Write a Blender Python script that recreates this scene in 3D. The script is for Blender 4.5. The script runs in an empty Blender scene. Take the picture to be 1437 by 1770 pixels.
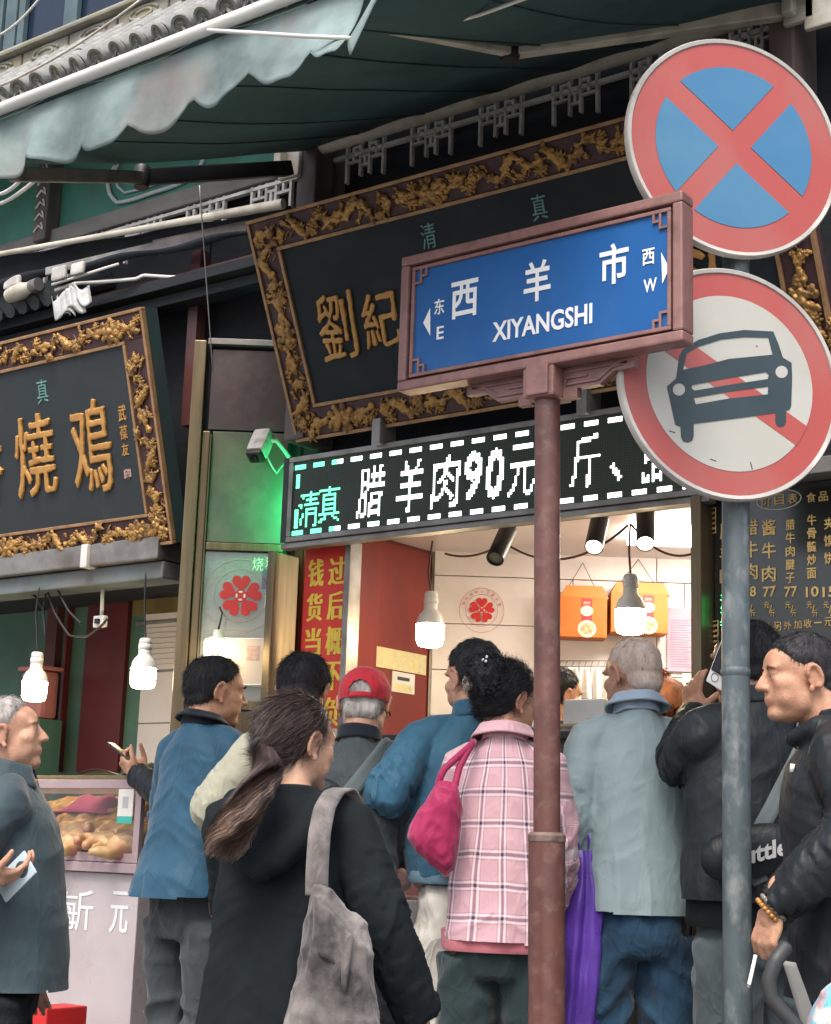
import bpy, bmesh, math, random
import numpy as np
from mathutils import Vector, Matrix, noise as mnoise

random.seed(7)
RNG = np.random.default_rng(7)
SC = bpy.context.scene
COL = SC.collection
R = math.radians
PI = math.pi

# ------------------------------------------------------------------ camera
PH_W, PH_H, FPX = 1437.0, 1770.0, 2750.0            # photograph size and focal length in its pixels
PITCH, ROLL, HEAD = R(12.0), R(1.9), R(53)
CAM = Vector((3.557, -5.086, 1.2))
FH = Vector((-math.cos(HEAD), math.sin(HEAD), 0))    # horizontal view direction
RH = Vector((math.sin(HEAD), math.cos(HEAD), 0))
UP = Vector((0, 0, 1))
_f = FH * math.cos(PITCH) + UP * math.sin(PITCH)
_u = UP * math.cos(PITCH) - FH * math.sin(PITCH)
CR = RH * math.cos(ROLL) + _u * math.sin(ROLL)
CU = _u * math.cos(ROLL) - RH * math.sin(ROLL)
CF = _f
cam = bpy.data.cameras.new('camera')
cam.sensor_fit = 'HORIZONTAL'; cam.sensor_width = 36.0; cam.lens = FPX / PH_W * 36.0
cam.clip_start = 0.05; cam.clip_end = 3000
cam_o = bpy.data.objects.new('camera', cam); COL.objects.link(cam_o)
cam_o.matrix_world = Matrix(((CR.x, CU.x, -CF.x, CAM.x), (CR.y, CU.y, -CF.y, CAM.y), (CR.z, CU.z, -CF.z, CAM.z), (0, 0, 0, 1)))
SC.camera = cam_o

# ------------------------------------------------------------------ sky, sun, exposure
SUN_EL, SUN_ROT = R(58), R(160)
world = bpy.data.worlds.new('World'); SC.world = world; world.use_nodes = True
wn = world.node_tree.nodes; wl = world.node_tree.links
wn.clear()
w_out = wn.new('ShaderNodeOutputWorld'); w_bg = wn.new('ShaderNodeBackground'); w_sky = wn.new('ShaderNodeTexSky')
w_sky.sky_type = 'NISHITA'; w_sky.sun_disc = False; w_sky.sun_elevation = SUN_EL; w_sky.sun_rotation = SUN_ROT
w_sky.air_density = 1.0; w_sky.dust_density = 6.0; w_sky.ozone_density = 1.0
w_hsv = wn.new('ShaderNodeHueSaturation'); w_hsv.inputs['Saturation'].default_value = 0.80   # overcast: a greyer dome
wl.new(w_sky.outputs[0], w_hsv.inputs['Color'])
w_bg.inputs[1].default_value = 0.15
wl.new(w_hsv.outputs[0], w_bg.inputs[0]); wl.new(w_bg.outputs[0], w_out.inputs[0])
sun = bpy.data.lights.new('sun', 'SUN'); sun.energy = 1.2; sun.angle = R(25); sun.color = (1.0, 0.97, 0.92)
sun_o = bpy.data.objects.new('sun', sun); COL.objects.link(sun_o)
_sd = Vector((math.sin(SUN_ROT) * math.cos(SUN_EL), math.cos(SUN_ROT) * math.cos(SUN_EL), math.sin(SUN_EL)))
sun_o.rotation_euler = _sd.to_track_quat('Z', 'Y').to_euler()
SC.view_settings.view_transform = 'Standard'; SC.view_settings.look = 'None'
SC.view_settings.exposure = 1.0; SC.view_settings.gamma = 1.0; SC.view_settings.use_curve_mapping = False
SC.render.engine = 'CYCLES'
SC.cycles.use_denoising = True
SC.cycles.max_bounces = 6; SC.cycles.diffuse_bounces = 3; SC.cycles.glossy_bounces = 3; SC.cycles.transmission_bounces = 5
SC.cycles.transparent_max_bounces = 8; SC.cycles.caustics_reflective = False; SC.cycles.caustics_refractive = False
SC.cycles.sample_clamp_indirect = 6.0

# ------------------------------------------------------------------ where a photograph pixel meets a real plane of the street
def ray(px, py):
    return CF + CR * ((px - PH_W / 2) / FPX) + CU * ((PH_H / 2 - py) / FPX)
def at(px, py, Y):
    d = ray(px, py); return CAM + d * ((Y - CAM.y) / d.y)
def atX(px, py, X):
    d = ray(px, py); return CAM + d * ((X - CAM.x) / d.x)
def atd(px, py, dep):
    d = ray(px, py); return CAM + d * (dep / d.dot(FH))
def atp(px, py, p0, n):
    d = ray(px, py); return CAM + d * ((p0 - CAM).dot(n) / d.dot(n))

# ------------------------------------------------------------------ objects
def tag(o, label=None, cat=None, group=None, kind=None):
    if label: o['label'] = label
    if cat: o['category'] = cat
    if group: o['group'] = group
    if kind: o['kind'] = kind
    return o
def empty(name, loc=(0, 0, 0), rot=(0, 0, 0), label=None, cat=None, group=None, kind=None):
    o = bpy.data.objects.new(name, None); COL.objects.link(o)
    o.location = loc; o.rotation_euler = rot; o.empty_display_size = 0.1
    return tag(o, label, cat, group, kind)
def link_mesh(name, me, m, parent=None, smooth=None):
    o = bpy.data.objects.new(name, me); COL.objects.link(o)
    if m is not None:
        if isinstance(m, (list, tuple)):
            for q in m: me.materials.append(q)
        elif not me.materials: me.materials.append(m)
    if parent is not None: o.parent = parent
    if smooth is not None: shade(me, smooth)
    return o
def shade(me, ang=None):
    n = len(me.polygons)
    if not n: return
    me.polygons.foreach_set('use_smooth', np.ones(n, dtype=bool))
    if ang and ang is not True:
        bm = bmesh.new(); bm.from_mesh(me)
        for e in bm.edges:
            if len(e.link_faces) == 2 and e.calc_face_angle(0) > R(ang): e.smooth = False
        bm.to_mesh(me); bm.free()
def clone(o, parent=None, loc=None, rot=None, scale=None):
    c = o.copy(); COL.objects.link(c); c.parent = parent
    if loc is not None: c.location = loc
    if rot is not None: c.rotation_euler = rot
    if scale is not None: c.scale = scale
    return c
def frame_mat(o, x, y, z):
    x = Vector(x).normalized(); y = Vector(y).normalized(); z = Vector(z).normalized()
    return Matrix(((x.x, y.x, z.x, o[0]), (x.y, y.y, z.y, o[1]), (x.z, y.z, z.z, o[2]), (0, 0, 0, 1)))

class MB:
    """collects shapes and links them as ONE mesh object"""
    def __init__(s): s.v = []; s.f = []; s.mi = []; s.cur = 0
    def add(s, v, f):
        b = len(s.v); s.v += [tuple(p) for p in v]
        s.f += [tuple(i + b for i in q) for q in f]; s.mi += [s.cur] * len(f)
        return s
    def box(s, lo, hi, M=None, bev=0.0):
        x0, y0, z0 = lo; x1, y1, z1 = hi
        if bev <= 0:
            v = [(x0, y0, z0), (x1, y0, z0), (x1, y1, z0), (x0, y1, z0), (x0, y0, z1), (x1, y0, z1), (x1, y1, z1), (x0, y1, z1)]
            f = [(0, 3, 2, 1), (4, 5, 6, 7), (0, 1, 5, 4), (1, 2, 6, 5), (2, 3, 7, 6), (3, 0, 4, 7)]
        else:
            bm = bmesh.new(); bmesh.ops.create_cube(bm, size=1)
            for q in bm.verts: q.co = Vector(((x0 + x1) / 2 + q.co.x * (x1 - x0), (y0 + y1) / 2 + q.co.y * (y1 - y0), (z0 + z1) / 2 + q.co.z * (z1 - z0)))
            bmesh.ops.bevel(bm, geom=bm.edges[:], offset=bev, segments=2, profile=0.6, affect='EDGES')
            v = [q.co.copy() for q in bm.verts]; f = [[q.index for q in p.verts] for p in bm.faces]; bm.free()
        if M is not None: v = [M @ Vector(p) for p in v]
        return s.add(v, f)
    def bar(s, a, b, w, h, up=(0, 0, 1), bev=0.0):
        a = Vector(a); b = Vector(b); d = b - a; L = d.length; d.normalize()
        up = Vector(up); x = d.cross(up)
        if x.length < 1e-4: x = d.cross(Vector((1, 0, 0)))
        x.normalize(); z = x.cross(d)
        return s.box((-w / 2, 0, -h / 2), (w / 2, L, h / 2), frame_mat(a, x, d, z), bev)
    def tube(s, pts, r, n=10, cap=True, closed=False):
        pts = [Vector(p) for p in pts]; m = len(pts)
        rr = list(r) if hasattr(r, '__len__') else [r] * m
        v = []; prev = None
        for i, p in enumerate(pts):
            if closed: d = pts[(i + 1) % m] - pts[i - 1]
            else: d = pts[min(i + 1, m - 1)] - pts[max(i - 1, 0)]
            d.normalize()
            if prev is None:
                x = d.cross(Vector((0, 0, 1)))
                if x.length < 1e-3: x = d.cross(Vector((0, 1, 0)))
            else: x = prev - d * prev.dot(d)
            x.normalize(); prev = x; y = d.cross(x)
            for k in range(n):
                a = 2 * PI * k / n; v.append(p + (x * math.cos(a) + y * math.sin(a)) * rr[i])
        f = []
        for i in range(m if closed else m - 1):
            j = (i + 1) % m
            for k in range(n):
                l = (k + 1) % n; f.append((i * n + k, i * n + l, j * n + l, j * n + k))
        if cap and not closed:
            f.append(tuple(range(n - 1, -1, -1))); f.append(tuple((m - 1) * n + k for k in range(n)))
        return s.add(v, f)
    def lathe(s, prof, n=24, M=None, a0=0, a1=2 * PI):
        full = abs(a1 - a0 - 2 * PI) < 1e-6; v = []; m = len(prof); c = n if full else n + 1
        for (r_, z_) in prof:
            for k in range(c):
                a = a0 + (a1 - a0) * k / n; v.append(Vector((r_ * math.cos(a), r_ * math.sin(a), z_)))
        f = []
        for i in range(m - 1):
            for k in range(n):
                l = (k + 1) % c; f.append((i * c + k, i * c + l, (i + 1) * c + l, (i + 1) * c + k))
        if M is not None: v = [M @ p for p in v]
        return s.add(v, f)
    def prism(s, poly, z0, z1, M=None, holes=None):
        """extruded polygon (xy) between z0 and z1; concave outlines allowed"""
        bm = bmesh.new()
        loops = [poly] + (holes or [])
        es = []
        for lp in loops:
            vs = [bm.verts.new((p[0], p[1], z0)) for p in lp]
            es += [bm.edges.new((vs[i], vs[(i + 1) % len(vs)])) for i in range(len(vs))]
        bmesh.ops.triangle_fill(bm, edges=es, use_beauty=True, use_dissolve=False)
        bmesh.ops.recalc_face_normals(bm, faces=bm.faces[:])
        if bm.faces and bm.faces[0].normal.z > 0: bmesh.ops.reverse_faces(bm, faces=bm.faces[:])
        if abs(z1 - z0) > 1e-9:
            rt = bmesh.ops.extrude_face_region(bm, geom=bm.faces[:])
            for q in rt['geom']:
                if isinstance(q, bmesh.types.BMVert): q.co.z = z1
            bmesh.ops.recalc_face_normals(bm, faces=bm.faces[:])
        else: bmesh.ops.reverse_faces(bm, faces=bm.faces[:])
        bm.verts.index_update()
        v = [q.co.copy() for q in bm.verts]; f = [[q.index for q in p.verts] for p in bm.faces]; bm.free()
        if M is not None: v = [M @ p for p in v]
        return s.add(v, f)
    def grid(s, fn, nu, nv, thick=0.0):
        """surface fn(u,v) u,v in 0..1; thick adds a second side along the normal"""
        P = [[Vector(fn(i / nu, j / nv)) for i in range(nu + 1)] for j in range(nv + 1)]
        v = [p for row in P for p in row]; w = nu + 1
        f = [(j * w + i, j * w + i + 1, (j + 1) * w + i + 1, (j + 1) * w + i) for j in range(nv) for i in range(nu)]
        if thick:
            nrm = []
            for j in range(nv + 1):
                for i in range(nu + 1):
                    a = P[j][min(i + 1, nu)] - P[j][max(i - 1, 0)]; b = P[min(j + 1, nv)][i] - P[max(j - 1, 0)][i]
                    nrm.append(a.cross(b).normalized())
            k = len(v); v += [v[q] - nrm[q] * thick for q in range(k)]
            f += [tuple(k + i for i in reversed(q)) for q in f[:]]
            for i in range(nu):
                f.append((i + 1, i, k + i, k + i + 1)); q = nv * w; f.append((q + i, q + i + 1, k + q + i + 1, k + q + i))
            for j in range(nv):
                f.append((j * w, (j + 1) * w, k + (j + 1) * w, k + j * w)); q = nu; f.append(((j + 1) * w + q, j * w + q, k + j * w + q, k + (j + 1) * w + q))
        return s.add(v, f)
    def build(s, name, m, parent=None, smooth=None, label=None):
        me = bpy.data.meshes.new(name); me.from_pydata(s.v, [], s.f); me.update()
        o = link_mesh(name, me, m, parent, None)
        if isinstance(m, (list, tuple)): me.polygons.foreach_set('material_index', s.mi)
        if smooth is not None: shade(me, smooth)
        if label: o['label'] = label
        return o

# ------------------------------------------------------------------ materials
_M = {}
def mk(name, c, c2=None, scale=6.0, rough=0.6, metal=0.0, bump=0.0, bscale=40.0, detail=5.0, emit=None, es=0.0, spec=0.5,
       rvar=0.12, dirt=None, dirt_amt=0.0, dscale=3.0, stretch=(1, 1, 1), coat=0.0, sheen=0.0, alpha=None, trans=0.0, sss=0.0, contrast=(0.35, 0.65), coords='Object', island=0.0):
    """Principled material: base colour mottled between c and c2, dirt patches, roughness variation and bump, all procedural"""
    m = bpy.data.materials.new(name); m.use_nodes = True; nt = m.node_tree; n = nt.nodes; l = nt.links
    p = n['Principled BSDF']
    tc = n.new('ShaderNodeTexCoord'); mp = n.new('ShaderNodeMapping'); mp.inputs['Scale'].default_value = stretch
    l.new(tc.outputs[coords], mp.inputs[0])
    def nz(sc, det=detail):
        q = n.new('ShaderNodeTexNoise'); q.inputs['Scale'].default_value = sc; q.inputs['Detail'].default_value = det; q.inputs['Roughness'].default_value = 0.6
        l.new(mp.outputs[0], q.inputs['Vector']); return q
    col = None
    if c2 is None: c2 = tuple(min(1, x * 0.8) for x in c)
    q = nz(scale); rp = n.new('ShaderNodeMapRange'); rp.inputs[1].default_value = contrast[0]; rp.inputs[2].default_value = contrast[1]
    l.new(q.outputs[0], rp.inputs[0])
    mx = n.new('ShaderNodeMix'); mx.data_type = 'RGBA'; mx.inputs[6].default_value = (*c, 1); mx.inputs[7].default_value = (*c2, 1)
    l.new(rp.outputs[0], mx.inputs[0]); col = mx.outputs[2]
    if island:
        g = n.new('ShaderNodeNewGeometry'); mr = n.new('ShaderNodeMapRange'); mr.inputs[3].default_value = 1 - island; mr.inputs[4].default_value = 1 + island
        l.new(g.outputs['Random Per Island'], mr.inputs[0])
        vm = n.new('ShaderNodeVectorMath'); vm.operation = 'SCALE'; l.new(col, vm.inputs[0]); l.new(mr.outputs[0], vm.inputs['Scale']); col = vm.outputs[0]
    if dirt is not None:
        q2 = nz(dscale, 8.0); r2 = n.new('ShaderNodeMapRange'); r2.inputs[1].default_value = 0.5; r2.inputs[2].default_value = 0.72; r2.inputs[4].default_value = dirt_amt
        l.new(q2.outputs[0], r2.inputs[0])
        m2 = n.new('ShaderNodeMix'); m2.data_type = 'RGBA'; m2.inputs[7].default_value = (*dirt, 1)
        l.new(r2.outputs[0], m2.inputs[0]); l.new(col, m2.inputs[6]); col = m2.outputs[2]
    l.new(col, p.inputs['Base Color'])
    if rvar:
        rr = n.new('ShaderNodeMapRange'); rr.inputs[3].default_value = max(0.02, rough - rvar); rr.inputs[4].default_value = min(1, rough + rvar)
        q3 = nz(scale * 2.3); l.new(q3.outputs[0], rr.inputs[0]); l.new(rr.outputs[0], p.inputs['Roughness'])
    else: p.inputs['Roughness'].default_value = rough
    p.inputs['Metallic'].default_value = metal; p.inputs['Specular IOR Level'].default_value = spec
    p.inputs['Coat Weight'].default_value = coat; p.inputs['Sheen Weight'].default_value = sheen
    p.inputs['Transmission Weight'].default_value = trans
    if sss: p.inputs['Subsurface Weight'].default_value = sss; p.inputs['Subsurface Radius'].default_value = (0.012, 0.004, 0.002); p.inputs['Subsurface Scale'].default_value = 1.0
    if alpha is not None: p.inputs['Alpha'].default_value = alpha
    if bump:
        q4 = nz(bscale, 6.0); bp = n.new('ShaderNodeBump'); bp.inputs['Strength'].default_value = min(1, bump); bp.inputs['Distance'].default_value = 0.004
        l.new(q4.outputs[0], bp.inputs['Height']); l.new(bp.outputs[0], p.inputs['Normal'])
    if emit is not None:
        p.inputs['Emission Color'].default_value = (*emit, 1); p.inputs['Emission Strength'].default_value = es
    _M[name] = m
    return m
def nodes_of(m): return m.node_tree.nodes, m.node_tree.links, m.node_tree.nodes['Principled BSDF']
def glass(name, tint=(0.9, 0.95, 0.95), refl=0.12, rough=0.03, haze=0.0, hazec=(0.6, 0.6, 0.6)):
    """thin pane: mostly see-through, fresnel reflection, a film of dirt"""
    m = bpy.data.materials.new(name); m.use_nodes = True; nt = m.node_tree; n = nt.nodes; l = nt.links; n.clear()
    out = n.new('ShaderNodeOutputMaterial'); tr = n.new('ShaderNodeBsdfTransparent'); tr.inputs[0].default_value = (*tint, 1)
    gl = n.new('ShaderNodeBsdfGlossy'); gl.inputs['Roughness'].default_value = rough
    fr = n.new('ShaderNodeLayerWeight'); fr.inputs[0].default_value = 0.5; pw_ = n.new('ShaderNodeMath'); pw_.operation = 'POWER'; pw_.inputs[1].default_value = 4.0; l.new(fr.outputs['Facing'], pw_.inputs[0]); ad = n.new('ShaderNodeMath'); ad.operation = 'MULTIPLY_ADD'; ad.inputs[1].default_value = 0.6; ad.inputs[2].default_value = refl; l.new(pw_.outputs[0], ad.inputs[0])
    mx = n.new('ShaderNodeMixShader'); l.new(ad.outputs[0], mx.inputs[0]); l.new(tr.outputs[0], mx.inputs[1]); l.new(gl.outputs[0], mx.inputs[2])
    last = mx
    if haze:
        df = n.new('ShaderNodeBsdfDiffuse'); df.inputs[0].default_value = (*hazec, 1)
        tx = n.new('ShaderNodeTexNoise'); tx.inputs['Scale'].default_value = 5; tx.inputs['Detail'].default_value = 6
        mr = n.new('ShaderNodeMapRange'); mr.inputs[1].default_value = 0.3; mr.inputs[2].default_value = 0.8; mr.inputs[3].default_value = haze * 0.5; mr.inputs[4].default_value = haze * 1.5
        tcn = n.new('ShaderNodeTexCoord'); l.new(tcn.outputs['Object'], tx.inputs[0]); l.new(tx.outputs[0], mr.inputs[0])
        m2 = n.new('ShaderNodeMixShader'); l.new(mr.outputs[0], m2.inputs[0]); l.new(mx.outputs[0], m2.inputs[1]); l.new(df.outputs[0], m2.inputs[2]); last = m2
    l.new(last.outputs[0], out.inputs[0]); _M[name] = m
    return m

# ------------------------------------------------------------------ lettering
_fc = bpy.data.curves.new('lettering_source', 'FONT'); _fo = bpy.data.objects.new('lettering_source', _fc)
COL.objects.link(_fo)
_tcache = {}
def glyphs(body, bold=0.0, ext=0.0, res=3, shear=0.0, bev=0.0):
    key = (body, bold, ext, res, shear, bev)
    if key not in _tcache:
        _fc.body = body; _fc.offset = bold; _fc.extrude = ext; _fc.resolution_u = res; _fc.shear = shear; _fc.bevel_depth = bev; _fc.bevel_resolution = 1
        bpy.context.view_layer.update()
        me = bpy.data.meshes.new_from_object(_fo.evaluated_get(bpy.context.evaluated_depsgraph_get()))
        v = np.zeros(len(me.vertices) * 3); me.vertices.foreach_get('co', v); v = v.reshape(-1, 3)
        f = [tuple(p.vertices) for p in me.polygons]
        me.calc_loop_triangles(); t = np.zeros(len(me.loop_triangles) * 3, dtype=np.int32); me.loop_triangles.foreach_get('vertices', t)
        bpy.data.meshes.remove(me); _tcache[key] = (v, f, t.reshape(-1, 3))
    return _tcache[key]
def text(mb, body, M, w=None, h=None, ext=0.002, bold=0.0, res=3, shear=0.0, warp=0.0, bev=0.0):
    """body centred at the origin of M (x right, y up, z out), scaled to w x h (either may be None)"""
    v, f, _ = glyphs(body, bold, 0.05 if ext else 0.0, res, shear, bev)
    lo = v.min(0); hi = v.max(0); sz = hi - lo
    sy = h / sz[1] if h else None; sx = w / sz[0] if w else None
    if sx is None: sx = sy
    if sy is None: sy = sx
    q = (v - (lo + hi) / 2) * np.array([sx, sy, 1.0])
    if ext: q[:, 2] *= ext / max(1e-6, sz[2])
    if warp:
        for i in range(len(q)):
            s_ = 3.0 / (h or 0.2)
            nv = mnoise.noise_vector(Vector((q[i, 0] * s_, q[i, 1] * s_, 3.1))); q[i, 0] += nv.x * warp; q[i, 1] += nv.y * warp
    mb.add([M @ Vector(p) for p in q], f)
    return mb
def raster(body, rows, cols, bold=0.0, shear=0.0):
    """bitmap of the text, rows x cols, row 0 at the top"""
    v, f, t = glyphs(body, bold, 0.0, 3, shear)
    lo = v.min(0); hi = v.max(0)
    X = lo[0] + (np.arange(cols) + 0.5) / cols * (hi[0] - lo[0]); Y = hi[1] - (np.arange(rows) + 0.5) / rows * (hi[1] - lo[1])
    gx, gy = np.meshgrid(X, Y); out = np.zeros(gx.shape, bool)
    for a, b, c in t:
        A, B, C_ = v[a], v[b], v[c]
        d = (B[1] - C_[1]) * (A[0] - C_[0]) + (C_[0] - B[0]) * (A[1] - C_[1])
        if abs(d) < 1e-12: continue
        w1 = ((B[1] - C_[1]) * (gx - C_[0]) + (C_[0] - B[0]) * (gy - C_[1])) / d
        w2 = ((C_[1] - A[1]) * (gx - C_[0]) + (A[0] - C_[0]) * (gy - C_[1])) / d
        out |= (w1 >= -1e-3) & (w2 >= -1e-3) & (w1 + w2 <= 1.001)
    return out
def catenary(a, b, sag, n=14, wob=0.0):
    a = Vector(a); b = Vector(b); out = []
    for i in range(n + 1):
        t = i / n; p = a.lerp(b, t); p.z -= sag * 4 * t * (1 - t)
        if wob: p += mnoise.noise_vector(p * 5) * wob
        out.append(p)
    return out
def blob(parts, vox=0.004, smooth=3, sf=0.5):
    """union of closed meshes [(verts, faces)] by voxel remesh -> (coords, face array)"""
    vs = []; fs = []; b = 0
    for v, f in parts:
        vs.append(np.asarray(v, dtype=float)); fs += [tuple(i + b for i in q) for q in f]; b += len(v)
    me = bpy.data.meshes.new('tmp'); me.from_pydata(np.concatenate(vs).tolist(), [], fs); me.update()
    o = bpy.data.objects.new('tmp', me); COL.objects.link(o)
    md = o.modifiers.new('r', 'REMESH'); md.mode = 'VOXEL'; md.voxel_size = vox; md.adaptivity = 0
    if smooth: ms = o.modifiers.new('s', 'SMOOTH'); ms.factor = sf; ms.iterations = smooth
    m2 = bpy.data.meshes.new_from_object(o.evaluated_get(bpy.context.evaluated_depsgraph_get()))
    bpy.data.objects.remove(o); bpy.data.meshes.remove(me)
    return m2
def ell(c, r, rot=None, n=16, m=10):
    """closed ellipsoid (verts, faces)"""
    v = [(0, 0, -1)]; f = []
    for i in range(1, m):
        t = -PI / 2 + PI * i / m
        for k in range(n):
            a = 2 * PI * k / n; v.append((math.cos(t) * math.cos(a), math.cos(t) * math.sin(a), math.sin(t)))
    v.append((0, 0, 1)); top = len(v) - 1
    for k in range(n):
        l = (k + 1) % n; f.append((0, 1 + l, 1 + k)); f.append((top, 1 + (m - 2) * n + k, 1 + (m - 2) * n + l))
        for i in range(m - 2): f.append((1 + i * n + k, 1 + i * n + l, 1 + (i + 1) * n + l, 1 + (i + 1) * n + k))
    v = np.array(v) * np.array(r)
    if rot is not None: v = v @ np.array(rot.to_3x3()).T
    return v + np.array(c), f
def limb(pts, rad, n=14, flat=None):
    """closed tapered tube with rounded ends (verts, faces)"""
    pts = [Vector(p) for p in pts]; rad = list(rad) if hasattr(rad, '__len__') else [rad] * len(pts)
    d0 = (pts[0] - pts[1]).normalized(); d1 = (pts[-1] - pts[-2]).normalized()
    P = [pts[0] + d0 * rad[0] * 0.85, pts[0] + d0 * rad[0] * 0.5] + pts + [pts[-1] + d1 * rad[-1] * 0.5, pts[-1] + d1 * rad[-1] * 0.85]
    Q = [rad[0] * 0.5, rad[0] * 0.86] + rad + [rad[-1] * 0.86, rad[-1] * 0.5]
    b = MB().tube(P, Q, n)
    return np.array([tuple(p) for p in b.v]), b.f

def perlin(p, seed=0):
    """gradient noise for an (n,3) array, about -1..1"""
    p = np.asarray(p, float) + seed * 17.31
    i = np.floor(p).astype(np.int64); f = p - i; u = f * f * f * (f * (f * 6 - 15) + 10)
    def g(ox, oy, oz):
        h = ((i[:, 0] + ox) * 73856093) ^ ((i[:, 1] + oy) * 19349663) ^ ((i[:, 2] + oz) * 83492791)
        h = (h ^ (h >> 13)) * 1274126177 & 0xffffffff; h = h ^ (h >> 16)
        a = (h & 1023) / 1023.0 * 2 * PI; z = ((h >> 10) & 1023) / 511.5 - 1; s_ = np.sqrt(np.maximum(0, 1 - z * z))
        return s_ * np.cos(a) * (f[:, 0] - ox) + s_ * np.sin(a) * (f[:, 1] - oy) + z * (f[:, 2] - oz)
    def lp(a, b, t): return a + (b - a) * t
    x00 = lp(g(0, 0, 0), g(1, 0, 0), u[:, 0]); x10 = lp(g(0, 1, 0), g(1, 1, 0), u[:, 0])
    x01 = lp(g(0, 0, 1), g(1, 0, 1), u[:, 0]); x11 = lp(g(0, 1, 1), g(1, 1, 1), u[:, 0])
    return 1.6 * lp(lp(x00, x10, u[:, 1]), lp(x01, x11, u[:, 1]), u[:, 2])
def ridge(p, seed=0):
    """sharp-crested folds, 0..1"""
    return (1 - np.minimum(1, np.abs(perlin(p, seed)) * 1.7)) ** 2
def get_co(me):
    v = np.zeros(len(me.vertices) * 3); me.vertices.foreach_get('co', v); return v.reshape(-1, 3)
def get_no(me):
    v = np.zeros(len(me.vertices) * 3); me.vertex_normals.foreach_get('vector', v); return v.reshape(-1, 3)
def set_co(me, v): me.vertices.foreach_set('co', v.ravel()); me.update()
def vattr(me, name, a, t='FLOAT_VECTOR'):
    at_ = me.attributes.new(name, t, 'POINT')
    at_.data.foreach_set('vector' if t == 'FLOAT_VECTOR' else ('color' if t == 'FLOAT_COLOR' else 'value'), np.asarray(a, dtype=np.float32).ravel())
def cull(me, keep):
    """keep only the vertices where keep is true"""
    bm = bmesh.new(); bm.from_mesh(me); bm.verts.ensure_lookup_table()
    bmesh.ops.delete(bm, geom=[bm.verts[i] for i in np.nonzero(~keep)[0]], context='VERTS')
    bm.to_mesh(me); bm.free(); me.update()
    return me
# ================================================================== people: builder
def smoothpath(pts, n=7):
    """polyline a-b-c... with rounded bends, resampled"""
    P = [Vector(p) for p in pts]; out = []
    if len(P) == 2: return [P[0].lerp(P[1], i / n) for i in range(n + 1)]
    for i in range(len(P) - 1):
        p0 = P[max(i - 1, 0)]; p1 = P[i]; p2 = P[i + 1]; p3 = P[min(i + 2, len(P) - 1)]
        for k in range(n):
            t = k / n
            q = 0.5 * ((2 * p1) + (p2 - p0) * t + (2 * p0 - 5 * p1 + 4 * p2 - p3) * t * t + (3 * p1 - p0 - 3 * p2 + p3) * t ** 3)
            out.append(q.lerp(p1.lerp(p2, t), 0.55))
    out.append(P[-1]); return out
def interp_r(rad, m):
    x = np.linspace(0, 1, len(rad)); return list(np.interp(np.linspace(0, 1, m), x, rad))
def tube_vf(pts, rad, n=16):
    b = MB().tube(pts, rad, n); return np.array([tuple(p) for p in b.v]), b.f
def loft_vf(rings, n=28, e=2.3):
    """closed loft of superellipse rings (z, half width, half depth, y centre[, x centre])"""
    v = []; f = []
    for r_ in rings:
        z, a, b, yc = r_[:4]; xc = r_[4] if len(r_) > 4 else 0
        for k in range(n):
            t = 2 * PI * k / n; c, s_ = math.cos(t), math.sin(t)
            v.append((xc + a * math.copysign(abs(c) ** (2 / e), c), yc + b * math.copysign(abs(s_) ** (2 / e), s_), z))
    m = len(rings)
    for i in range(m - 1):
        for k in range(n):
            l = (k + 1) % n; f.append((i * n + k, i * n + l, (i + 1) * n + l, (i + 1) * n + k))
    f.append(tuple(range(n - 1, -1, -1))); f.append(tuple((m - 1) * n + k for k in range(n)))
    return np.array(v, float), f

def skin_material(name, c, lip=(0.42, 0.16, 0.12)):
    m = mk(name, c, (c[0] * 0.80, c[1] * 0.70, c[2] * 0.66), scale=34, rough=0.48, bump=0.5, bscale=300, sss=0.12, rvar=0.1, spec=0.4)
    n, l, p = nodes_of(m)
    a = n.new('ShaderNodeAttribute'); a.attribute_name = 'tint'
    src = p.inputs['Base Color'].links[0].from_socket
    mx = n.new('ShaderNodeMix'); mx.data_type = 'RGBA'; mx.inputs[7].default_value = (*lip, 1)
    l.new(a.outputs['Fac'], mx.inputs[0]); l.new(src, mx.inputs[6]); l.new(mx.outputs[2], p.inputs['Base Color'])
    return m
SKIN_A = skin_material('skin_light', (0.60, 0.365, 0.25))
SKIN_B = skin_material('skin_tan', (0.50, 0.285, 0.185))
SKIN_C = skin_material('skin_aged', (0.52, 0.305, 0.21))
def hair_material(name, c, c2, island=0.45, rough=0.62):
    return mk(name, c, c2, scale=30, rough=rough, bump=0.5, bscale=120, stretch=(1, 1, 0.25), island=island, spec=0.3)
HAIR_BLACK = hair_material('hair_black', (0.012, 0.012, 0.014), (0.024, 0.024, 0.028))
HAIR_BROWN = hair_material('hair_brown', (0.036, 0.026, 0.025), (0.095, 0.066, 0.06), rough=0.38)
HAIR_TIP = hair_material('hair_bleached_tip', (0.115, 0.072, 0.056), (0.25, 0.165, 0.12), rough=0.4)
HAIR_GREY = hair_material('hair_grey', (0.17, 0.16, 0.15), (0.36, 0.34, 0.32), 0.7)
HAIR_SALT = hair_material('hair_salt_pepper', (0.07, 0.07, 0.07), (0.27, 0.26, 0.25), 0.8)
HAIR_AUBURN = hair_material('hair_auburn', (0.09, 0.03, 0.014), (0.22, 0.085, 0.04), 0.6)
EYE_DARK = mk('eye_dark', (0.02, 0.013, 0.01), rough=0.15, rvar=0)
EYE_WHITE = mk('eye_white', (0.62, 0.57, 0.53), rough=0.25, rvar=0)
SHOE = mk('shoe_leather', (0.02, 0.02, 0.022), rough=0.45)

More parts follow.
